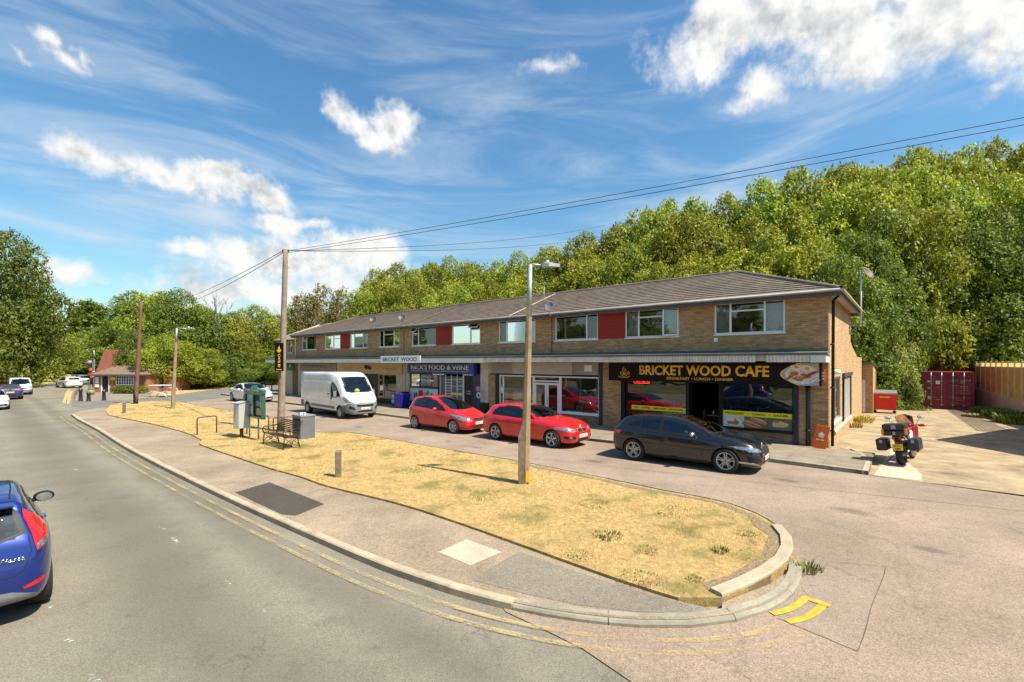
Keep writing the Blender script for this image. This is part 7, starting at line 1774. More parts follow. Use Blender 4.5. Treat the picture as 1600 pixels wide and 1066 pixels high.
# bollards
def bollard(px,py,w,h,label,rz_=.3):
    o=empty('wooden_bollard',P(px,py,.13),rz_,label,'bollard'); m=MB(); m.bev(-w/2,w/2,-w/2,w/2,-.02,h-.03,M_WOODG,.012); m.add([(-w/2,-w/2,h-.04),(w/2,-w/2,h-.04),(w/2,w/2,h-.04),(-w/2,w/2,h-.04),(-w/2,-w/2,h-.02),(w/2,w/2,h+.01),(-w/2,w/2,h+.01),(w/2,-w/2,h-.02)],[(4,7,5,6),(0,1,7,4),(1,2,5,7),(2,3,6,5),(3,0,4,6)],M_WOODG); m.build('post',o)
bollard(528.5,745,.15,.66,'weathered wooden bollard alone in the dry grass right of the bench'); bollard(194,646,.13,.62,'weathered wooden bollard at the far tip of the grass island')
# bench
bp=P(410.7,694,.13); BE=empty('park_bench',bp,PH,'brown black slatted bench with scrolled iron ends on the dry grass','bench')
BW=1.72
for i in range(7):
    z=.46+i*.058; y=.47+i*.026; m=MB(); m.bev(.04,BW-.04,y,y+.022,z+.02,z+.064,M_CASTB,.004); m.build('back_slat',BE)
for i in range(7):
    y=.03+i*.062; m=MB(); m.bev(.04,BW-.04,y,y+.05,.40-(.008*i),.422-(.008*i),M_CASTB,.004); m.build('seat_slat',BE)
for k,x in enumerate((.03,BW-.03)):
    m=MB()
    m.tube([(x,-.02,0),(x,.02,.2),(x,.03,.40)],.020,M_CASTB,6); m.tube([(x,.55,0),(x,.50,.2),(x,.47,.38),(x,.52,.60),(x,.64,.92)],.022,M_CASTB,6)
    m.tube([(x,.03,.39),(x,.47,.35)],.02,M_CASTB,6); m.tube([(x,.03,.40),(x,-.02,.52),(x,.0,.60),(x,.06,.635),(x,.3,.64),(x,.53,.66)],.022,M_CASTB,6)
    m.tube([(x,.02,.10),(x,.15,.26),(x,.26,.31),(x,.38,.26),(x,.52,.10)],.012,M_CASTB,6); m.tube([(x,.0,.05),(x,.2,.14),(x,.4,.30),(x,.47,.35)],.011,M_CASTB,6); m.tube([(x,.53,.05),(x,.33,.14),(x,.12,.30),(x,.04,.37)],.011,M_CASTB,6)
    for (y,z,r_) in ((.14,.52,.07),(.30,.50,.075),(.42,.52,.055),(.26,.20,.05)): m.tube([(x,y+r_*math.cos(a*PI/5),z+r_*math.sin(a*PI/5)) for a in range(11)],.010,M_CASTB,5)
    m.build('bench_end',BE)
# notice board
nb=P(387.5,683,.13); yl=W2L(nb)[1]; xl=W2L(nb)[0]
NB=empty('notice_board',nb,PH,'green framed parish notice board on two steel legs with posters inside','notice board')
d_=nb.y; x0=FX(383.4,yl)-xl; x1=FX(410.9,yl)-xl; xm=(x0+x1)/2
fz=lambda py,px=397: FZ(px,py,yl)-.13
zt,zb=fz(615),fz(653); xp2=FX(401,yl)-xl+.02
for x in (0,xp2): m=MB(); m.tube([(x,.06,0),(x,.06,zb+.1)],.028,M_STEELB,8); m.build('leg',NB)
m=MB()
for bx in ((x0,x1,zb,zb+.07),(x0,x1,zt-.04,zt+.02),(x0,x0+.06,zb,zt),(x1-.06,x1,zb,zt),(xm-.04,xm+.04,zb,zt)): m.bev(bx[0],bx[1],-.04,.10,bx[2],bx[3],M_GRN,.006)
m.bev(x0+.02,x1-.02,.05,.09,zb+.02,zt,flat('board_backing',(.03,.06,.05),.8),.004)
m.build('frame',NB)
m=MB(); zh=zt+.02; m.prism([(x0-.03,zh),(x1+.03,zh),(x1+.03,zh+.14),(xm+.18,zh+.20),(xm+.04,zh+.29),(xm-.04,zh+.29),(xm-.18,zh+.20),(x0-.03,zh+.14)],-.06,.10,M_GRN,'xz'); hd=m.build('header',NB)
text_obj('PARISH COUNCIL','lettering',hd,M_UPVC,x0+.22,x1-.2,-.06,zh+.08,.06,.003,.01) ; text_obj('NOTICES','lettering',hd,M_UPVC,xm-.12,xm+.12,-.06,zh+.02,.03,.003)
m=MB(); m.prism([(xm-.035,zh+.16),(xm+.035,zh+.16),(xm+.035,zh+.23),(xm,zh+.26),(xm-.035,zh+.23)],-.064,-.06,M_UPVC,'xz'); m.build('crest',hd)
W1=xm-x0-.1; H1=zt-zb-.12
for (c0,c1,r0_,r1,c,s_) in ((.03,.95,.5,.98,(.48,.54,.56),0),(.03,.42,.02,.45,(.42,.38,.33),0),(.5,.97,.02,.45,(.62,.62,.58),0),(.05,.4,.05,.2,(.6,.42,.08),0),(.55,.95,.72,.98,(.60,.40,.36),1),(.05,.55,.45,.70,(.15,.28,.45),1),(.6,.97,.40,.68,(.45,.50,.58),1),(.1,.9,.04,.36,(.60,.34,.08),1),(.45,.7,.05,.22,(.65,.10,.04),1)):
    xa=(x0+.06 if s_==0 else xm+.04)+.02; m=MB(); yy=.035-.002*random.random(); m.box(xa+c0*W1,xa+c1*W1,yy-.003,yy+.01,zb+.09+r0_*H1,zb+.09+r1*H1,FOOD('poster%.2f%.2f'%(c0,r0_+s_),c)); m.build('poster',NB)
m=MB(); m.quad((x0+.06,-.01,zb+.06),(x1-.06,-.01,zb+.06),(x1-.06,-.01,zt-.03),(x0+.06,-.01,zt-.03),glass('board_glass',(.96,.97,.97),.0,.03)); m.build('pane',NB)
# post mounted bin left of the board
pb=P(377.4,683.5,.13); PBN=empty('litter_bin',pb,PH+.1,'tall pale grey metal bin on a rusty post left of the notice board','litter bin')
m=MB(); m.box(-.05,.05,-.05,.05,0,.5,flat('rusty_post',(.10,.04,.025),.8)); m.build('post',PBN)
m=MB(); w_,dp=.21,.2
m.add([(-w_,-dp,.38),(w_,-dp,.38),(w_,dp,.38),(-w_,dp,.38),(-w_,-dp,1.30),(w_,-dp,1.30),(w_,dp,1.38),(-w_,dp,1.38)],[(0,1,2,3)],M_MAUVE)
m.add([(-w_,-dp,.38),(-w_,dp,.38),(-w_,dp,1.38),(-w_,-dp,1.30)],[(0,1,2,3)],M_MAUVE)
m.add([(-w_,-dp,.38),(-.02,-dp-.08,.38),(.10,-dp-.02,1.32),(-w_,-dp,1.30),(w_,-dp,.38),(w_,-dp,1.30)],[(0,1,2,3),(1,4,5,2)],M_LGREY)
m.add([(w_,-dp,.38),(w_,dp,.38),(w_,dp,1.38),(w_,-dp,1.30)],[(0,1,2,3)],M_LGREY); m.add([(-w_,dp,.38),(w_,dp,.38),(w_,dp,1.38),(-w_,dp,1.38)],[(0,1,2,3)],M_LGREY)
m.build('bin_body',PBN,fix=False)
m=MB(); m.add([(-w_-.18,-dp-.02,1.31),(w_+.02,-dp-.02,1.33),(w_+.02,dp+.02,1.41),(-w_-.18,dp+.02,1.39),(-w_-.18,-dp-.02,1.335),(w_+.02,-dp-.02,1.355),(w_+.02,dp+.02,1.435),(-w_-.18,dp+.02,1.415)],[(0,1,2,3),(4,5,6,7),(0,1,5,4),(1,2,6,5),(2,3,7,6),(3,0,4,7)],M_LGREY); m.build('lid',PBN)
# hoops
def hoop(pa,pb_,h,label):
    a=Vector(pa);b_=Vector(pb_); o=empty('cycle_stand',a,0,label,'cycle stand'); d=b_-a; d.z=0; L_=d.length; d.normalize(); r=.07
    pts=[Vector((0,0,-.02)),Vector((0,0,h-r)),d*r*.3+Vector((0,0,h-r*.3)),d*r+Vector((0,0,h)),d*(L_-r)+Vector((0,0,h)),d*(L_-r*.3)+Vector((0,0,h-r*.3)),d*L_+Vector((0,0,h-r)),d*L_+Vector((0,0,-.02))]
    m=MB(); m.tube(pts,.024,flat('brown_tube',(.075,.045,.04),.45),8); m.build('hoop',o)
hoop(P(308,680,.13),P(338.5,676,.13),.70,'brown tube cycle stand standing alone left of the notice board')
for px,lb in ((402,'brown cycle stand half hidden behind the notice board'),(443,'brown cycle stand half hidden behind the telegraph pole')):
    c=P(px,677,.13) if px<420 else P(px,679,.13); hoop(c-EY*.35-EX*.12,c+EY*.4+EX*.12,.70,lb)
# dark bin by the pole
db=P(474.5,684,.13); DB=empty('litter_bin',db,PH,'square dark grey litter bin with open front behind the bench','litter bin')
m=MB(); t_=.03; w_=.34
m.box(-w_,w_,-.28,.28,0,.16,M_DKBIN)
for bx in ((-w_,-w_+t_,-.28,.28),(w_-t_,w_,-.28,.28),(-w_+t_,w_-t_,.28-t_,.28)): m.box(bx[0],bx[1],bx[2],bx[3],.16,.84,M_DKBIN)
m.box(-w_+t_,w_-t_,-.28,-.28+t_,.16,.30,M_DKBIN); m.box(-w_+t_,w_-t_,-.28,-.28+t_,.76,.84,M_DKBIN)
m.build('bin_body',DB); m=MB(); m.bev(-w_-.02,w_+.02,-.30,.30,.84,.90,flat('bin_top',(.20,.21,.22),.4),.012); m.build('bin_top',DB)
m=MB(); m.box(-.2,.12,-.18,.1,.16,.6,flat('bin_liner',(.10,.045,.02),.7)); m.build('liner',DB)
m=MB(); r2=random.Random(4)
for i in range(5): m.bev(-.05+r2.uniform(-.1,.2),.05+r2.uniform(0,.25),-.15+r2.uniform(-.05,.1),-.05+r2.uniform(0,.1),.90,.915+.02*i,M_UPVC,.004)
split_mb(m,'litter_piece',DB)
# wooden rail beyond the saloon
c=P(420,613,0); o=empty('rail_barrier',c,PH+.4,'low dark rail barrier on the far pavement behind the white saloon','barrier'); m=MB(); m.box(-.45,.45,-.04,.04,.80,.92,M_CASTB); m.build('rail',o)
for x in (-.38,.38): m=MB(); m.box(x-.04,x+.04,-.04,.04,0,.80,M_CASTB); m.build('post',o)
# blue bin and discs outside the food shop
p_=P(628,637.5,.12); o=empty('wheeled_bin',p_,PH,'bright blue lidded container on the pavement left of the food shop','bin'); MB_=flat('bin_blue',(.008,.012,.28),.4)
m=MB(); m.add([(-.30,-.3,.08),(.30,-.3,.08),(.30,.3,.08),(-.30,.3,.08),(-.38,-.36,.84),(.38,-.36,.84),(.38,.36,.84),(-.38,.36,.84)],[(0,1,2,3),(0,1,5,4),(1,2,6,5),(2,3,7,6),(3,0,4,7)],MB_); m.box(-.28,.28,-.28,.28,0,.08,M_TRIM); m.build('bin_body',o)
m=MB(); m.bev(-.40,.40,-.38,.38,.84,.90,MB_,.02); m.build('lid',o)
p_=P(615,634,.12); o=empty('pavement_sign',p_,PH,'blue pavement sign with two pale round emblems left of the blue container','sign'); m=MB(); m.bev(-.2,.2,-.05,.05,0,.85,MB_,.01); m.build('sign_board',o)
for z in (.62,.28): m=MB(); m.lathe([(.0,-.07),(.15,-.07),(.15,-.05)],flat('pale_ring',(.5,.65,.8),.5),14,'y',Matrix.Translation((0,0,z))); m.build('emblem',o)
st_=P(650,641,.12); o=empty('crate_stack',L2W(q(641)-.2,-.35,.12),PH,'stack of dark trays beside the blue container','crates')
for i in range(5): m=MB(); m.bev(-.2,.2,-.25,.25,i*.2,i*.2+.16,M_TRIM,.01); m.box(-.12,.12,-.262,-.25,i*.2+.05,i*.2+.09,M_PLY if i%2 else M_UPVC); m.build('tray',o)
# orange delivery board and black cylinder
p_=P(1279,701,.12); o=empty('pavement_sign',p_,PH,'leaning orange delivery sign with a white house logo beside the cafe corner','sign'); T=Matrix.Rotation(.16,4,'Y')@Matrix.Rotation(-.12,4,'X'); MO=flat('sign_orange',(.70,.12,.01),.5)
m=MB(); m.bev(-.20,.20,-.02,.02,0,.80,MO,.01,T); m.build('sign_board',o)
m=MB(); m.prism([(-.07,.38),(.07,.38),(.07,.48),(.10,.48),(.0,.58),(-.10,.48),(-.07,.48)],-.026,-.02,M_UPVC,'xz',T); m.box(-.035,-.02,-.029,-.026,.38,.46,MO,T); m.box(.02,.035,-.029,-.026,.38,.46,MO,T); lg_=m.build('house_logo',o)
text_obj('JUST EAT','lettering',o,M_UPVC,-.12,.12,-.02,.27,.05,.004,.01,R=T)
p_=P(1277,697,.12)+EY*.2; o=empty('litter_bin',p_,PH,'small dark cylinder bin behind the orange sign','litter bin'); m=MB(); m.lathe([(0,0),(.17,0),(.17,.85),(.15,.87)],M_TRIM,20); m.build('bin_body',o); m=MB(); m.lathe([(.17,.85),(.16,.93),(.08,.98),(0,.99)],M_DKBIN,20); m.build('lid',o)
# outbuilding behind the parade
x_a=FX(1340,15.6); x_b=FX(1364,15.6); OB=empty('outbuilding',L2W(0,0),PH,'low flat roofed brown brick store with a white door at the end of the yard','outbuilding')
m=MB(); dl,dr_=FX(1341.5,15.6),FX(1353,15.6); holes_wall(m,x_a-.5,x_b,0,2.95,[(dl,dr_,.02,2.05)],15.6,M_BRICK,.1)
m.quad((x_b,15.6,0),(x_b,20,0),(x_b,20,2.6),(x_b,15.6,2.95),M_BRICKS); m.quad((x_a-.5,20,0),(x_b,20,0),(x_b,20,2.6),(x_a-.5,20,2.6),M_BRICK); m.build('wall',OB)
m=MB(); m.add([(x_a-.5,15.5,2.95),(x_b+.08,15.5,2.95),(x_b+.08,20.1,2.6),(x_a-.5,20.1,2.6),(x_a-.5,15.5,3.03),(x_b+.08,15.5,3.03),(x_b+.08,20.1,2.68),(x_a-.5,20.1,2.68)],[(0,1,2,3),(4,5,6,7),(0,1,5,4),(1,2,6,5),(2,3,7,6),(3,0,4,7)],M_FLASH); m.build('roof',OB)
m=MB(); m.bev(dl+.02,dr_-.02,15.62,15.68,.04,2.02,M_UPVC,.008)
for k in range(1,6): m.box(dl+.04,dr_-.04,15.612,15.62,k*.33,k*.33+.015,M_SHUTR)
m.build('door',OB)
# red bin
p_=P(1382,645,.02); o=empty('wheeled_bin',p_,PH+.05,'large bright red wheeled waste bin with a dark lid by the outbuilding','bin'); MRB=flat('bin_red',(.62,.012,.012),.4,var=.1)
m=MB(); m.add([(-.52,-.42,.2),(.52,-.42,.2),(.52,.42,.2),(-.52,.42,.2),(-.58,-.50,1.16),(.58,-.50,1.16),(.58,.5,1.16),(-.58,.5,1.16)],[(0,1,2,3),(0,1,5,4),(1,2,6,5),(2,3,7,6),(3,0,4,7)],MRB); m.bev(-.61,.61,-.53,-.49,1.08,1.16,MRB,.01); m.build('bin_body',o)
m=MB(); m.add([(-.6,-.52,1.16),(.6,-.52,1.16),(.6,.5,1.22),(-.6,.5,1.22),(-.58,-.5,1.22),(.58,-.5,1.22),(.58,.45,1.36),(-.58,.45,1.36)],[(0,1,2,3),(4,5,6,7),(0,1,5,4),(1,2,6,5),(2,3,7,6),(3,0,4,7)],flat('lid_grey',(.16,.19,.21),.5)); m.build('lid',o)
for x in (-.45,.45): m=MB(); m.lathe([(.0,-.03),(.09,-.03),(.09,.03),(0,.03)],M_TYRE,16,'y',Matrix.Translation((x,-.33,.09))); m.tube([(x,-.33,.09),(x,-.33,.22)],.02,M_GALV,6); m.build('wheel',o)
m=MB(); m.box(-.25,.25,-.487,-.475,.93,1.02,M_PLY); m.build('yellow_label',o)
# shipping container
cp=P(1441,638,.02); CT=empty('shipping_container',cp,PH,'dark red shipping container with its doors towards the yard','shipping container')
MC=flat('container_red',(.27,.015,.03),.45,var=.4,scale=2.2); CW,CH,CD=2.44,2.42,6.06
m=MB(); m.box(.06,CW-.06,.08,CD,.10,CH-.03,MC)
for k in range(22):
    y=.15+k*.265; m.box(.02,.06,y,y+.13,.15,CH-.15,MC); m.box(CW-.06,CW-.02,y,y+.13,.15,CH-.15,MC)
for x in (0,CW-.09): m.bev(x,x+.09,0,.12,0,CH,MC,.008)
m.bev(.09,CW-.09,0,.12,0,.12,MC,.008); m.bev(.09,CW-.09,0,.12,CH-.10,CH,MC,.008); m.box(0,CW,.12,CD,CH-.03,CH,MC); m.build('container_body',CT)
for k,(xa,xb) in enumerate(((.10,CW/2-.01),(CW/2+.01,CW-.10))):
    m=MB(); m.box(xa,xb,.05,.08,.13,CH-.11,MC)
    for j in range(6):
        z=.20+j*.36; m.add([(xa+.03,.05,z),(xb-.03,.05,z),(xa+.03,.02,z+.05),(xb-.03,.02,z+.05),(xa+.03,.02,z+.20),(xb-.03,.02,z+.20),(xa+.03,.05,z+.25),(xb-.03,.05,z+.25)],[(0,1,3,2),(2,3,5,4),(4,5,7,6)],MC)
    dr=m.build('door',CT)
    for f in (.30,.76) if k==0 else (.22,.68):
        x=xa+(xb-xa)*f; m=MB(); m.tube([(x,-.01,.06),(x,-.01,CH-.04)],.022,M_GALV,8)
        for z in (.25,.75,1.8,CH-.3): m.box(x-.05,x+.05,-.03,.02,z,z+.07,M_GALV)
        m.build('lock_rod',dr)
        zz_=.78 if f<.5 else .64
        m=MB(); m.tube([(x,-.03,zz_),(x+(.30 if f<.5 else -.34),-.035,zz_-.03)],.014,M_GALV,6); m.build('lock_handle',dr)
m=MB(); m.box(.66,.86,.005,.02,1.62,1.84,M_UPVC); m.box(.27,.45,.005,.02,.62,.82,flat('label_cream',(.62,.56,.40),.5)); m.prism([(.24,1.74),(.42,1.74),(.36,1.80),(.30,1.86),(.26,1.84)],.01,.018,M_UPVC,'xz'); m.prism([(.70,1.47),(.84,1.47),(.77,1.33)],.01,.018,MO,'xz'); m.lathe([(0,.01),(.08,.012)],flat('label_oval',(.4,.42,.45),.4),16,'y',Matrix.Translation((.34,0,1.36))@Matrix.Diagonal((1.2,1,.7,1))); split_mb(m,'placard',CT,fix=False)
for tx,xa,xb,z,h_ in (('MSKU 5107',1.45,1.72,1.84,.07),('204736 8',1.80,2.28,1.84,.085),('22G1',1.80,2.0,1.72,.07),('MAX GROSS',1.44,1.68,1.52,.05),('30 480 KG',1.82,2.16,1.48,.06),('67 200 LB',1.82,2.16,1.40,.05),('TARE 2 180 KG',1.80,2.2,1.22,.05),('CU CAP 33.2',1.80,2.2,1.02,.05)):
    text_obj(tx,'lettering',CT,flat('stencil_yellow',(.62,.52,.30),.6),xa,xb,.019,z,h_,.003,.008)
# retaining wall and fence
wa=P(1518,632,.02); wb_=P(1600,652,.02); dv=(wb_-wa); dv.z=0; dv.normalize(); Lw=16.0; fa=math.atan2(dv.y,dv.x)
RW=empty('retaining_wall',wa,fa,'pale rendered retaining wall below the panel fence','wall'); MR=concrete('pale_render',(.66,.52,.38),.15)
m=MB(); m.add([(0,0,-.1),(Lw,0,-.1),(Lw,.3,-.1),(0,.3,-.1),(0,0,1.22),(Lw,0,.72),(Lw,.3,.72),(0,.3,1.22)],[(0,1,5,4),(4,5,6,7),(0,4,7,3),(1,2,6,5)],MR); m.build('wall',RW)
FEN=empty('panel_fence',wa,fa,'tan timber panel fence with concrete posts on top of the retaining wall','fence')
MF=flat('fence_timber',(.72,.45,.12),.75,var=.3,scale=3.0); MFP=flat('fence_post',(.74,.61,.43),.8,var=.2)
k=0; x=-.4; zt_=3.06
t=NT('thin_trellis_board'); t.n.remove(t.b); tr=t.node('ShaderNodeBsdfTranslucent'); tr.inputs[0].default_value=(.80,.62,.22,1); df=t.node('ShaderNodeBsdfDiffuse'); df.inputs[0].default_value=(.8,.6,.25,1); mx=t.node('ShaderNodeMixShader'); mx.inputs[0].default_value=.6; t.l(df.outputs[0],mx.inputs[1]); t.l(tr.outputs[0],mx.inputs[2]); t.l(mx.outputs[0],t.out.inputs[0]); M_TREL=t.m
while x<Lw:
    z0=1.18-.031*max(x,0)
    m=MB(); m.bev(x-.05,x+.05,.05,.16,z0,zt_+.03,MFP,.008); m.build('post',FEN)
    m=MB()
    nb_=6; w_=1.0/nb_
    for j in range(int((zt_-.30-z0)/.16)+1):
        za=z0+j*.16; zb_=min(za+.16,zt_-.30); m.add([(x+.05,.09,za),(x+.95,.09,za),(x+.95,.115,zb_+.01),(x+.05,.115,zb_+.01)],[(0,1,2,3)],MF)
    m.add([(x+.05,.118,z0),(x+.95,.118,z0),(x+.95,.118,zt_-.30),(x+.05,.118,zt_-.30)],[(0,1,2,3)],MF)
    m.build('panel',FEN,fix=False)
    m=MB(); m.add([(x+.05,.10,zt_-.30),(x+.95,.10,zt_-.30),(x+.95,.10,zt_-.02),(x+.05,.10,zt_-.02)],[(0,1,2,3)],M_TREL); m.box(x+.05,x+.95,.07,.13,zt_-.02,zt_+.01,MFP); m.build('top_panel',FEN)
    x+=1.0; k+=1
m=MB(); m.box(-.55,-.45,-1.4,.1,1.0,3.0,flat('dark_mauve_board',(.10,.07,.08),.7)); m.build('end_board',FEN)
# corrugated ramp / track
M_TRK=concrete('track_grey',(.16,.125,.09),.3)
mb=MB()
for i in range(7):
    a=P(1478+i*3,638+0*i,.022); b_=P(1530+i*8.0,674,.022); v=(b_-a).normalized(); n_=Vector((-v.y,v.x,0))*.07
    mb.add([tuple(a+n_),tuple(a-n_),tuple(b_-n_),tuple(b_+n_)],[(0,1,2,3)],M_TRK)
mb.build('drain_tracks',kind='structure',label='dark ribbed tracks in the concrete by the container',cat='paving',fix=False)
# neighbour's house beyond the right edge: only its shade reaches the yard
m=MB(); NH=empty('neighbour_house',(19.5,16.2,0),0,'brick house just beyond the right hand picture edge','house')
m.add([(0,0,0),(6.2,2.98,0),(8.5,-2,0),(0,-4.6,0),(0,0,5),(6.2,2.98,5),(8.5,-2,5),(0,-4.6,5)],[(0,1,5,4),(1,2,6,5),(2,3,7,6),(3,0,4,7)],M_BRICK); m.build('wall',NH)
m=MB(); m.add([(0,0,5),(6.2,2.98,5),(8.5,-2,5),(0,-4.6,5),(3.8,-1.2,6.3)],[(0,1,4),(1,2,4),(2,3,4),(3,0,4),(3,2,1,0)],M_TILE); m.build('roof',NH)
for a,z0,z1 in ((-1.6,1.0,2.2),(-3.4,1.0,2.2),(-1.6,3.4,4.5),(-3.4,3.4,4.5)): m=MB(); m.box(-.04,.02,a,a+1.1,z0,z1,M_UPVC); w=m.build('window',NH); m=MB(); m.quad((-.045,a+.08,z0+.08),(-.045,a+1.02,z0+.08),(-.045,a+1.02,z1-.08),(-.045,a+.08,z1-.08),M_CGLASS); m.build('pane',w)
# satellite dishes and aerials
def dish(loc,rz_,r_,label,mast,dark=flat('dish_dark',(.04,.042,.05),.5),tilt=.5):
    o=empty('satellite_dish',loc,rz_,label,'satellite dish')
    T=Matrix.Rotation(-tilt,4,'X'); m=MB(); m.lathe([(0,.0),(r_*.5,-.02),(r_*.85,-.055),(r_,-.08),(r_*.99,-.065),(r_*.5,-.005),(0,.012)],dark,24,'y',T@Matrix.Diagonal((1,1,1.1,1))); m.build('reflector',o)
    m=MB(); m.tube([T@Vector((0,-.05,-r_)),T@Vector((0,-.38,-r_*.55))],.012,M_GALV,6); m.bev(-.03,.03,-.43,-.37,-r_*.5-.10,-r_*.5+.02,dark,.008); m.build('feed_arm',o)
    m=MB(); m.tube([(0,.05,0),(0,.06,-.1)]+[Vector(p) for p in mast],.02,M_GALV,6); m.build('mast',o)
def wl(px,py,yl): 
    x=FX(px,yl); return L2W(x,yl,FZ(px,py,yl))
dish(wl(583,500,-.5),PH+.9,.26,'dark satellite dish on a tall mast above the window right of the small red panel',[(0,.06,-1.1),(0,.45,-1.15)])
dish(wl(628,497,-.45),PH+.9,.26,'dark satellite dish at the eaves near the three part window',[(0,.06,-.55),(0,.42,-.55)])
dish(wl(858.5,480,-.6),PH+.1,.25,'grey round satellite dish at the eaves right of the lamp column',[(0,.06,-.4),(0,.55,-.5)],flat('mesh_grey',(.16,.17,.19),.5))
x=FX(850,1.2); zb_=5.5+1.5*.4; o=empty('roof_aerial',L2W(x,1.2,zb_),PH,'television aerial on a thin mast above the middle of the roof','aerial')
zt_=FZ(850,442,1.2)-zb_; m=MB(); m.tube([(0,0,-.1),(0,0,zt_)],.02,M_GALV,6); m.build('mast',o); m=MB(); m.tube([(-.55,0,zt_-.02),(.15,0,zt_-.02)],.012,M_GALV,5)
for k in range(8): m.tube([(-.5+k*.08,-.14,zt_-.02),(-.5+k*.08,.14,zt_-.02)],.006,M_GALV,4)
m.build('aerial_head',o)
# dish on the side wall
ys=5.6; zd=FZ(1333,427,0); o=empty('satellite_dish',L2W(.02,7.3,5.0),PH,'rusty brown dish on a tall pale mast bracketed to the side wall','satellite dish')
dref=C0.y+.75*EX.y+7.3*EY.y; zt_=EYE+(HZ-424)*dref/FL-5.0; zb_=EYE+(HZ-510)*dref/FL-5.0
m=MB(); m.tube([(.42,0,zb_),(.42,0,zt_)],.032,M_PANEL,8); m.build('mast',o)
m=MB(); m.tube([(0,0,zb_+.05),(.42,0,zb_+.05)],.018,M_GALV,6); m.tube([(0,0,zb_-.35),(.0,0,zb_+.05)],.018,M_GALV,6); m.tube([(0,0,zb_-.3),(.3,0,zb_+.04)],.014,M_GALV,6); m.tube([(0,0,.30),(.42,0,.30)],.014,M_GALV,6); m.build('bracket',o)
T=Matrix.Translation((.62,-.05,zt_-.10))@Matrix.Rotation(math.radians(65),4,'Z')@Matrix.Rotation(-.5,4,'X'); m=MB(); m.lathe([(0,.0),(.15,-.02),(.27,-.06),(.31,-.09),(.30,-.07),(.15,-.005),(0,.012)],flat('rusty_dish',(.13,.085,.07),.6),22,'y',T); m.tube([T@Vector((0,-.05,-.3)),T@Vector((0,-.36,-.15))],.01,M_GALV,5); m.build('reflector',o)
# ---- motorcycle, seen from behind ----
mp=P(1410,727,.018)
hv=Vector((P(1404,700,.018)-mp).x,) if False else None
MO_=empty('motorcycle',mp+Vector((0,0,0)),math.atan2(EY.y,EY.x)-.16,'red touring motorcycle with black top box and panniers parked beside the pavement corner','motorcycle')
LEAN=Matrix.Rotation(math.radians(-7),4,'X')
MRD=paint('moto_red',(.42,.01,.015),0,.3); MPLX=flat('pannier_black',(.028,.028,.036),.45,var=.3,scale=8); 
def wheelm(x,R,w,nm):
    m=MB(); T=LEAN@Matrix.Translation((x,0,R)); 
    pr=[(R-.10,-w*.45),(R-.05,-w*.5),(R-.015,-w*.36),(R,0),(R-.015,w*.36),(R-.05,w*.5),(R-.10,w*.45)]
    m.lathe(pr,M_TYRE,36,'y',T); o=m.build(nm,MO_,uv=False)
    m=MB(); m.lathe([(R-.10,-w*.4),(R-.125,-w*.3),(R-.125,w*.3),(R-.10,w*.4)],M_RIMD,30,'y',T); m.lathe([(0,-.09),(.05,-.09),(.05,.09),(0,.09)],M_GALV,14,'y',T)
    for k in range(5):
        A=2*PI*k/5; m.tube([T@Vector((.04*math.cos(A),0,.04*math.sin(A))),T@Vector(((R-.12)*math.cos(A),0,(R-.12)*math.sin(A)))],.016,M_RIMD,6)
    m.lathe([(.10,.10),(.14,.10),(.14,.105),(.10,.105)],M_CHROME,20,'y',T); m.build('rim',o,uv=False)
wheelm(.05,.315,.17,'rear_wheel'); wheelm(1.52,.31,.12,'front_wheel')
def mp_(nm,f,parent=None,label=None):
    m=MB(); m.M=LEAN; f(m); return m.build(nm,parent or MO_,uv=False,label=label)
mp_('frame',lambda m:(m.tube([(.1,-.12,.33),(.55,-.14,.42),(.75,-.12,.6),(1.15,-.05,.95)],.03,M_GALV,8),m.tube([(.1,.12,.33),(.55,.14,.42),(.75,.12,.6),(1.15,.05,.95)],.03,M_GALV,8),m.tube([(.75,.1,.6),(.0,.12,.85)],.02,M_GALV,6),m.tube([(.75,-.1,.6),(.0,-.12,.85)],.02,M_GALV,6)))
mp_('engine',lambda m:(m.bev(.55,1.05,-.2,.2,.22,.62,M_RIMD,.04),m.tube([(.75,-.3,.40),(.75,.3,.40)],.11,M_RIMD,12)))
mp_('exhaust',lambda m:m.tube([(.8,-.18,.25),(.5,-.2,.24),(.28,-.24,.34),(-.15,-.28,.52)],[.025,.03,.055,.062],flat('exhaust_steel',(.42,.36,.28),.35,.7),12))
mp_('exhaust_guard',lambda m:m.bev(-.12,.25,-.33,-.30,.28,.52,M_CHROME,.01))
mp_('fuel_tank',lambda m:(m.ball((.95,0,.92),.22,MRD,18,12,(1.35,.85,.75)),m.ball((1.22,0,.86),.19,MRD,14,10,(1.1,1.05,1.0))))
mp_('side_fairing',lambda m:(m.prism([(.7,.62),(1.1,.58),(1.4,.75),(1.5,1.0),(1.2,1.05),(.9,.9)],-.25,-.21,MRD,'xz'),m.prism([(.7,.62),(1.1,.58),(1.4,.75),(1.5,1.0),(1.2,1.05),(.9,.9)],.21,.25,MRD,'xz'),m.prism([(.45,.72),(.75,.66),(.95,.85),(.8,.95),(.4,.86)],-.20,-.15,M_UPVC,'xz')))
mp_('seat',lambda m:m.bev(.1,.85,-.14,.14,.80,.89,M_TRIM,.03))
mp_('tail',lambda m:m.prism([(-.12,.80),(.3,.74),(.45,.84),(.3,.90),(-.15,.88)],-.09,.09,MRD,'xz'))
mp_('tail_light',lambda m:m.bev(-.20,-.14,-.11,.11,.76,.86,M_TAIL,.015)); mp_('reflector',lambda m:m.bev(-.25,-.235,-.055,.055,.66,.70,M_TAIL,.006))
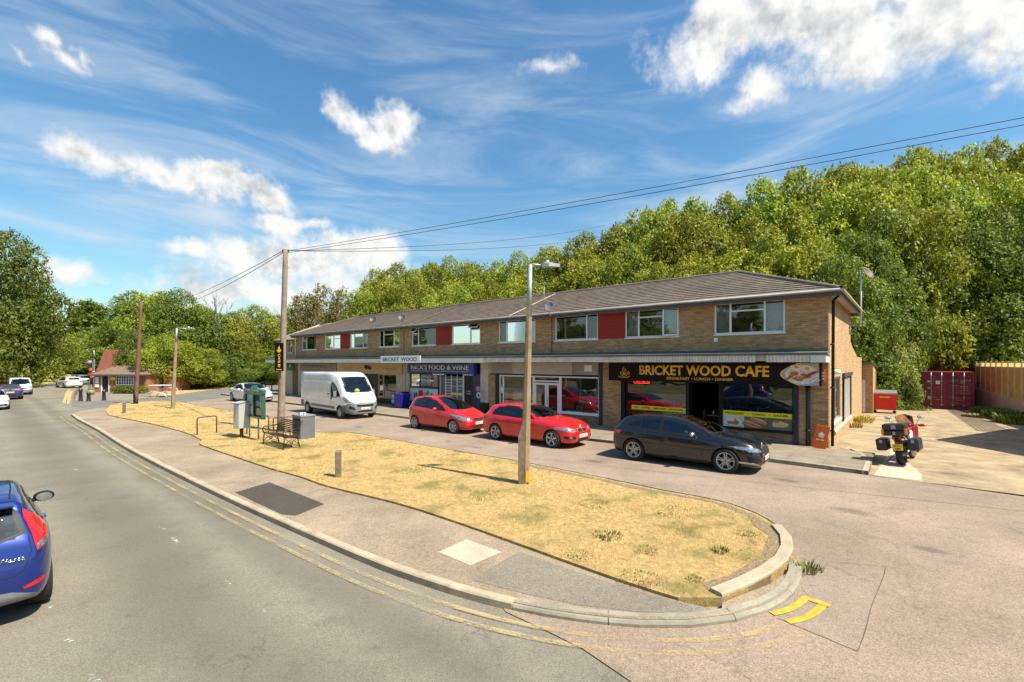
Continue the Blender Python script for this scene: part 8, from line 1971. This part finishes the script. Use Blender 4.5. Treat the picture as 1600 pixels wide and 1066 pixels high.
mp_('mudguard',lambda m:(m.box(-.24,-.16,-.05,.05,.55,.82,M_TRIM),m.prism([(-.20,.5),(.05,.68),(.35,.62),(.35,.64),(.05,.70),(-.22,.53)],-.09,.09,M_TRIM,'xz')))
R_=LEAN@Matrix.Translation((-.262,0,.555))@Matrix.Rotation(math.radians(-90),4,'Z')
m=MB(); m.bev(-.125,.125,-.006,.006,-.095,.085,M_PLY,.004,R_); po=m.build('number_plate',MO_)
text_obj('GY21','lettering',po,M_TRIM,-.09,.09,-.006,.005,.06,.0015,.015,R=R_); text_obj('AMV','lettering',po,M_TRIM,-.075,.075,-.006,-.078,.06,.0015,.015,R=R_)
tb=mp_('top_box',lambda m:(m.bev(-.42,.02,-.29,.29,.90,1.05,MPLX,.03),m.bev(-.40,.0,-.28,.28,1.055,1.24,MPLX,.05)))
mp_('reflector_strip',lambda m:(m.bev(-.43,-.34,-.295,-.235,.93,1.10,M_AMB,.008),m.bev(-.43,-.34,.235,.295,.93,1.10,M_AMB,.008)),tb); mp_('latch',lambda m:(m.box(-.435,-.42,-.05,.05,1.10,1.20,M_GALV),m.box(-.435,-.42,-.03,.03,.93,1.02,M_GALV)),tb)
for s in (-1,1):
    pn=mp_('pannier',lambda m:m.bev(-.30,.25,min(s*.24,s*.50),max(s*.24,s*.50),.45,.80,MPLX,.045)); mp_('latch',lambda m:m.box(-.312,-.295,min(s*.33,s*.40),max(s*.33,s*.40),.68,.77,M_GALV),pn)
    mp_('pannier_rail',lambda m:m.tube([(-.1,s*.1,.82),(-.15,s*.22,.76),(.1,s*.22,.5),(.3,s*.12,.5)],.012,M_GALV,6))
mp_('handlebar',lambda m:m.tube([(1.0,.42,1.06),(1.1,.25,1.08),(1.18,0,1.02),(1.1,-.25,1.08),(1.0,-.42,1.06)],.014,M_TRIM,8))
for s in (-1,1):
    mp_('hand_guard',lambda m:m.ball((1.08,s*.42,1.07),.09,MRD if s<0 else M_TRIM,12,8,(.8,1.2,.55)))
    mr=mp_('mirror',lambda m:(m.tube([(1.1,s*.28,1.08),(1.14,s*.33,1.22),(1.14,s*.38,1.30)],.009,M_CHROME,6),m.ball((1.16,s*.40,1.32),.075,M_TRIM,12,8,(.35,1.2,.75))))
    mp_('mirror_glass',lambda m:m.ball((1.145,s*.40,1.32),.068,M_PLW,12,8,(.3,1.15,.7)),mr)
mp_('windscreen',lambda m:m.add([(1.30,-.20,1.05),(1.30,.20,1.05),(1.36,0,1.03),(1.10,-.22,1.36),(1.10,.22,1.36),(1.15,0,1.43)],[(0,2,5,3),(2,1,4,5)],glass('smoked_screen',(.55,.42,.32),.06)))
mp_('headlight_fairing',lambda m:m.ball((1.42,0,1.0),.17,MRD,14,10,(1.0,1.0,.8)))
mp_('fork',lambda m:(m.tube([(1.22,-.09,1.0),(1.52,-.10,.31)],.026,M_CHROME,8),m.tube([(1.22,.09,1.0),(1.52,.10,.31)],.026,M_CHROME,8)))
mp_('front_mudguard',lambda m:m.prism([(1.3,.58),(1.5,.68),(1.7,.6),(1.7,.62),(1.5,.70),(1.28,.6)],-.07,.07,MRD,'xz'))
m=MB(); m.tube([LEAN@Vector((.55,.14,.35)),(.42,.42,.0)],.013,M_TRIM,6); m.build('side_stand',MO_,uv=False)
# ---- neighbouring block beyond the parade ----
xA,xB=FX(448,1.5),FX(463,1.5)
NBk=empty('neighbouring_block',L2W(0,0),PH,'smaller brick block with an orange brown hipped roof beyond the left end of the parade','shop building')
m=MB(); holes_wall(m,-47.5,-40.6,0,5.3,[(FX(449.5,1.5),FX(456.4,1.5),4.0,5.15)],1.5,M_BRICK); m.quad((-40.6,1.5,0),(-40.6,8,0),(-40.6,8,5.3),(-40.6,1.5,5.3),M_BRICK); m.quad((-47.5,1.5,0),(-47.5,8,0),(-47.5,8,5.3),(-47.5,1.5,5.3),M_BRICK); m.quad((-47.5,8,0),(-40.6,8,0),(-40.6,8,5.3),(-47.5,8,5.3),M_BRICK); m.build('wall',NBk)
window(NBk,FX(449.5,1.5),FX(456.4,1.5),4.0,5.15,[(0,.5,[]),(.5,1,[.6])],None,None,y=1.5)
M_TILE3=flat('orange_brown_tiles',(.30,.21,.12),.9,var=.45,scale=7)
m=MB(); a,b_,c,d=(-47.9,1.1,5.32),(-40.3,1.1,5.32),(-40.3,8.4,5.32),(-47.9,8.4,5.32); r1,r2_=(-45.2,4.75,7.0),(-41.9,4.75,7.0)
m.add([a,b_,c,d,r1,r2_],[(0,1,5,4),(1,2,5),(2,3,4,5),(3,0,4),(3,2,1,0)],M_TILE3); rf_=m.build('roof',NBk)
m=MB(); m.tube([a,r1],.09,M_VERGE,6); m.tube([r1,r2_],.09,M_VERGE,6); m.tube([b_,r2_],.09,M_VERGE,6); m.build('ridge_tiles',rf_)
m=MB(); m.box(-47.9,-40.3,1.08,1.12,5.15,5.31,M_FASC); m.build('eaves_board',NBk)
# ---- the pub ----
pd=P(147,614,0); PU=empty('pub_building',pd,PH+.72,'red tiled pub with a low brown roofed extension, partly hidden by trees','pub'); PUs=.0
M_PTILE=flat('red_plain_tiles',(.22,.07,.04),.85,var=.4,scale=5); M_PTB=flat('brown_plain_tiles',(.20,.135,.09),.9,var=.45,scale=5); M_PBR=brick('pub_red_brick',(.30,.11,.06),(.38,.16,.09),(.30,.22,.15))
EW=5.2; m=MB(); holes_wall(m,0,EW,0,1.85,[(.75,1.45,0,1.68),(2.25,4.4,.85,1.68)],0,M_PBR,.12); m.quad((0,0,0),(0,4,0),(0,4,1.85),(0,0,1.85),M_PBR); m.quad((EW,0,0),(EW,4,0),(EW,4,1.85),(EW,0,1.85),M_PBR); m.build('wall',PU)
m=MB(); m.add([(-.3,-.35,1.84),(EW+.3,-.35,1.84),(EW-1.0,3.0,3.35),(1.6,3.0,3.35),(-.3,4.5,1.84),(EW+.3,4.5,1.84)],[(0,1,2,3),(0,3,4),(1,5,2),(4,3,2,5)],M_PTB); m.tube([(-.3,-.35,1.86),(1.6,3.0,3.37)],.08,M_PTILE,6); m.build('roof',PU)
m=MB(); m.box(-.32,EW+.32,-.38,-.34,1.70,1.86,M_FASC); m.build('eaves_board',PU)
m=MB(); m.box(.70,.76,-.03,.08,0,1.72,M_UPVC); m.box(1.44,1.52,-.03,.08,0,1.72,M_UPVC); m.box(.76,1.44,.1,.14,0,1.68,M_DARKIN); m.build('door',PU)
m=MB(); m.box(2.2,4.45,-.04,-.01,.80,.85,M_UPVC); x=2.25; m.box(2.2,4.45,-.04,.02,1.66,1.72,M_UPVC)
for k in range(10): xx=2.22+k*.243; m.box(xx-.03,xx+.03,-.03,.03,.85,1.66,M_UPVC)
for z in (1.08,1.38): m.box(2.25,4.4,-.025,.025,z,z+.04,M_UPVC)
w=m.build('window',PU); m=MB(); m.quad((2.25,.05,.85),(4.4,.05,.85),(4.4,.05,1.68),(2.25,.05,1.68),M_CGLASS); m.build('pane',w)
m=MB(); m.bev(1.65,2.1,-.05,-.01,1.28,1.62,M_YB,.01); m.build('yellow_board',PU); m=MB(); m.bev(1.72,1.95,-.06,-.01,.85,1.2,MO,.01); m.build('poster',PU); m=MB(); m.bev(.15,.5,-.06,-.01,.95,1.6,M_UPVC,.01); m.bev(.12,.5,-.06,-.01,.55,.85,M_UPVC,.01); m.build('white_board',PU)
# main block
m=MB(); m.box(-3.3,2.0,4.52,9,0,2.0,M_PBR); m.build('main_wall',PU)
m=MB(); m.add([(-3.55,4.2,1.98),(2.2,4.2,1.98),(2.2,5.6,4.5),(-3.8,5.6,4.5),(-3.7,9.3,1.98),(2.2,9.3,1.98)],[(0,1,2,3),(4,3,2,5),(0,3,4),(1,5,2)],M_PTILE); m.build('main_roof',PU)
m=MB(); m.box(-1.2,-.6,5.4,6.0,4.2,4.9,M_PBR); m.build('chimney',PU)
m=MB(); m.add([(EW+.3,1.5,2.2),(6.3,1.5,2.2),(6.3,3.4,3.1),(EW+.3,3.4,3.1)],[(0,1,2,3)],M_PTILE); m.box(EW+.3,6.2,1.9,5,0,2.2,M_PBR); m.build('side_wing',PU)
# pub forecourt bits
def simplepost(px,py,h,w,mat,nm,label,cat,cap=True):
    o=empty(nm,P(px,py,.06),0,label,cat); m=MB(); m.lathe([(w*.6,0),(w*.5,.08),(w*.42,h*.75),(w*.55,h*.8),(w*.5,h*.9),(w*.2,h)],mat,12); m.build('post',o)
MDK=flat('purple_black_paint',(.03,.02,.045),.4)
simplepost(126,627,1.0,.26,MDK,'bollard','dark purple bollard at the very corner of the pub forecourt','bollard'); simplepost(138.5,627,.72,.26,MDK,'bollard','shorter dark bollard right of the corner bollard','bollard'); simplepost(162.5,626,.85,.26,MDK,'bollard','dark bollard below the pub doorway','bollard')
o=empty('planter',P(142,617,.06),0,'yellowish barrel planter by the pub door','planter'); m=MB(); m.lathe([(0,0),(.22,0),(.28,.25),(.24,.45),(0,.45)],flat('barrel',(.25,.22,.10),.7),16); m.build('tub',o); m=MB(); m.ball((0,0,.5),.22,M_DRY if False else flat('planter_green',(.10,.16,.03),.8,var=.5,scale=9),12,8); m.build('plants',o)
o=empty('pub_banner',P(140,606,.06),PH,'bright yellow green banner on the pub forecourt rail','banner'); m=MB(); m.bev(-.5,.5,-.02,.02,.45,1.0,flat('banner_lime',(.42,.48,.02),.6),.01); m.build('banner',o); m=MB(); m.tube([(-.5,0,0),(-.5,0,1.05)],.025,M_TRIM,6); m.tube([(.5,0,0),(.5,0,1.05)],.025,M_TRIM,6); split_mb(m,'post',o)
o=empty('pub_sign',P(145,612,.06),0,'red and white hanging baskets and sign at the pub corner','sign'); m=MB(); m.tube([(0,0,0),(0,0,3.2)],.05,MDK,8); m.build('post',o)
for (x,z,c) in ((-.2,2.2,(.6,.06,.03)),(.15,1.9,(.7,.6,.55)),(-.05,1.5,(.55,.12,.05)),(-.5,2.9,(.5,.03,.06)),(-.3,3.0,(.3,.3,.6))): m=MB(); m.ball((x,0,z),.2,flat('flowers%.1f'%z,c,.7,var=.6,scale=14),10,7); m.build('flowers',o)
hg=empty('hedge',P(184,616,.0),PH+.72,'clipped dark hedge under the pub window','hedge')
cs=[(x,0,.35) for x in np.arange(-.1,2.6,.35)]; me=leaves_mesh('hedge_leaves',cs,[.42]*len(cs),7000,.12,L_OAK,44); o=bpy.data.objects.new('foliage',me); COL.objects.link(o); o.parent=hg
# white tubular frame left of the small lamp column
o=empty('garden_furniture',P(252,620,.05),.2,'white tubular garden table and folded chairs on the verge','garden furniture'); MWT=flat('white_tube',(.7,.7,.7),.4)
m=MB(); m.bev(-.75,.75,-.5,.5,.98,1.03,MWT,.01); m.build('table_top',o)
m=MB()
for s in (-1,1): m.tube([(-.6*s,-.4,0),(.4*s,.1,.98)],.025,MWT,6); m.tube([(.6*s,.4,0),(-.3*s,0,.98)],.025,MWT,6); m.tube([(-1.5,s*.2,.1),(-.5,s*.3,.5),(.3,s*.3,.3)],.025,MWT,6); m.tube([(.6,s*.2,.8),(1.1,s*.25,.7),(1.2,s*.25,.35),(.8,s*.2,.15),(.3,s*.2,.2)],.025,MWT,6)
m.build('legs',o)
print('verts', sum(len(o.data.vertices) for o in COL.objects if o.type=='MESH'))
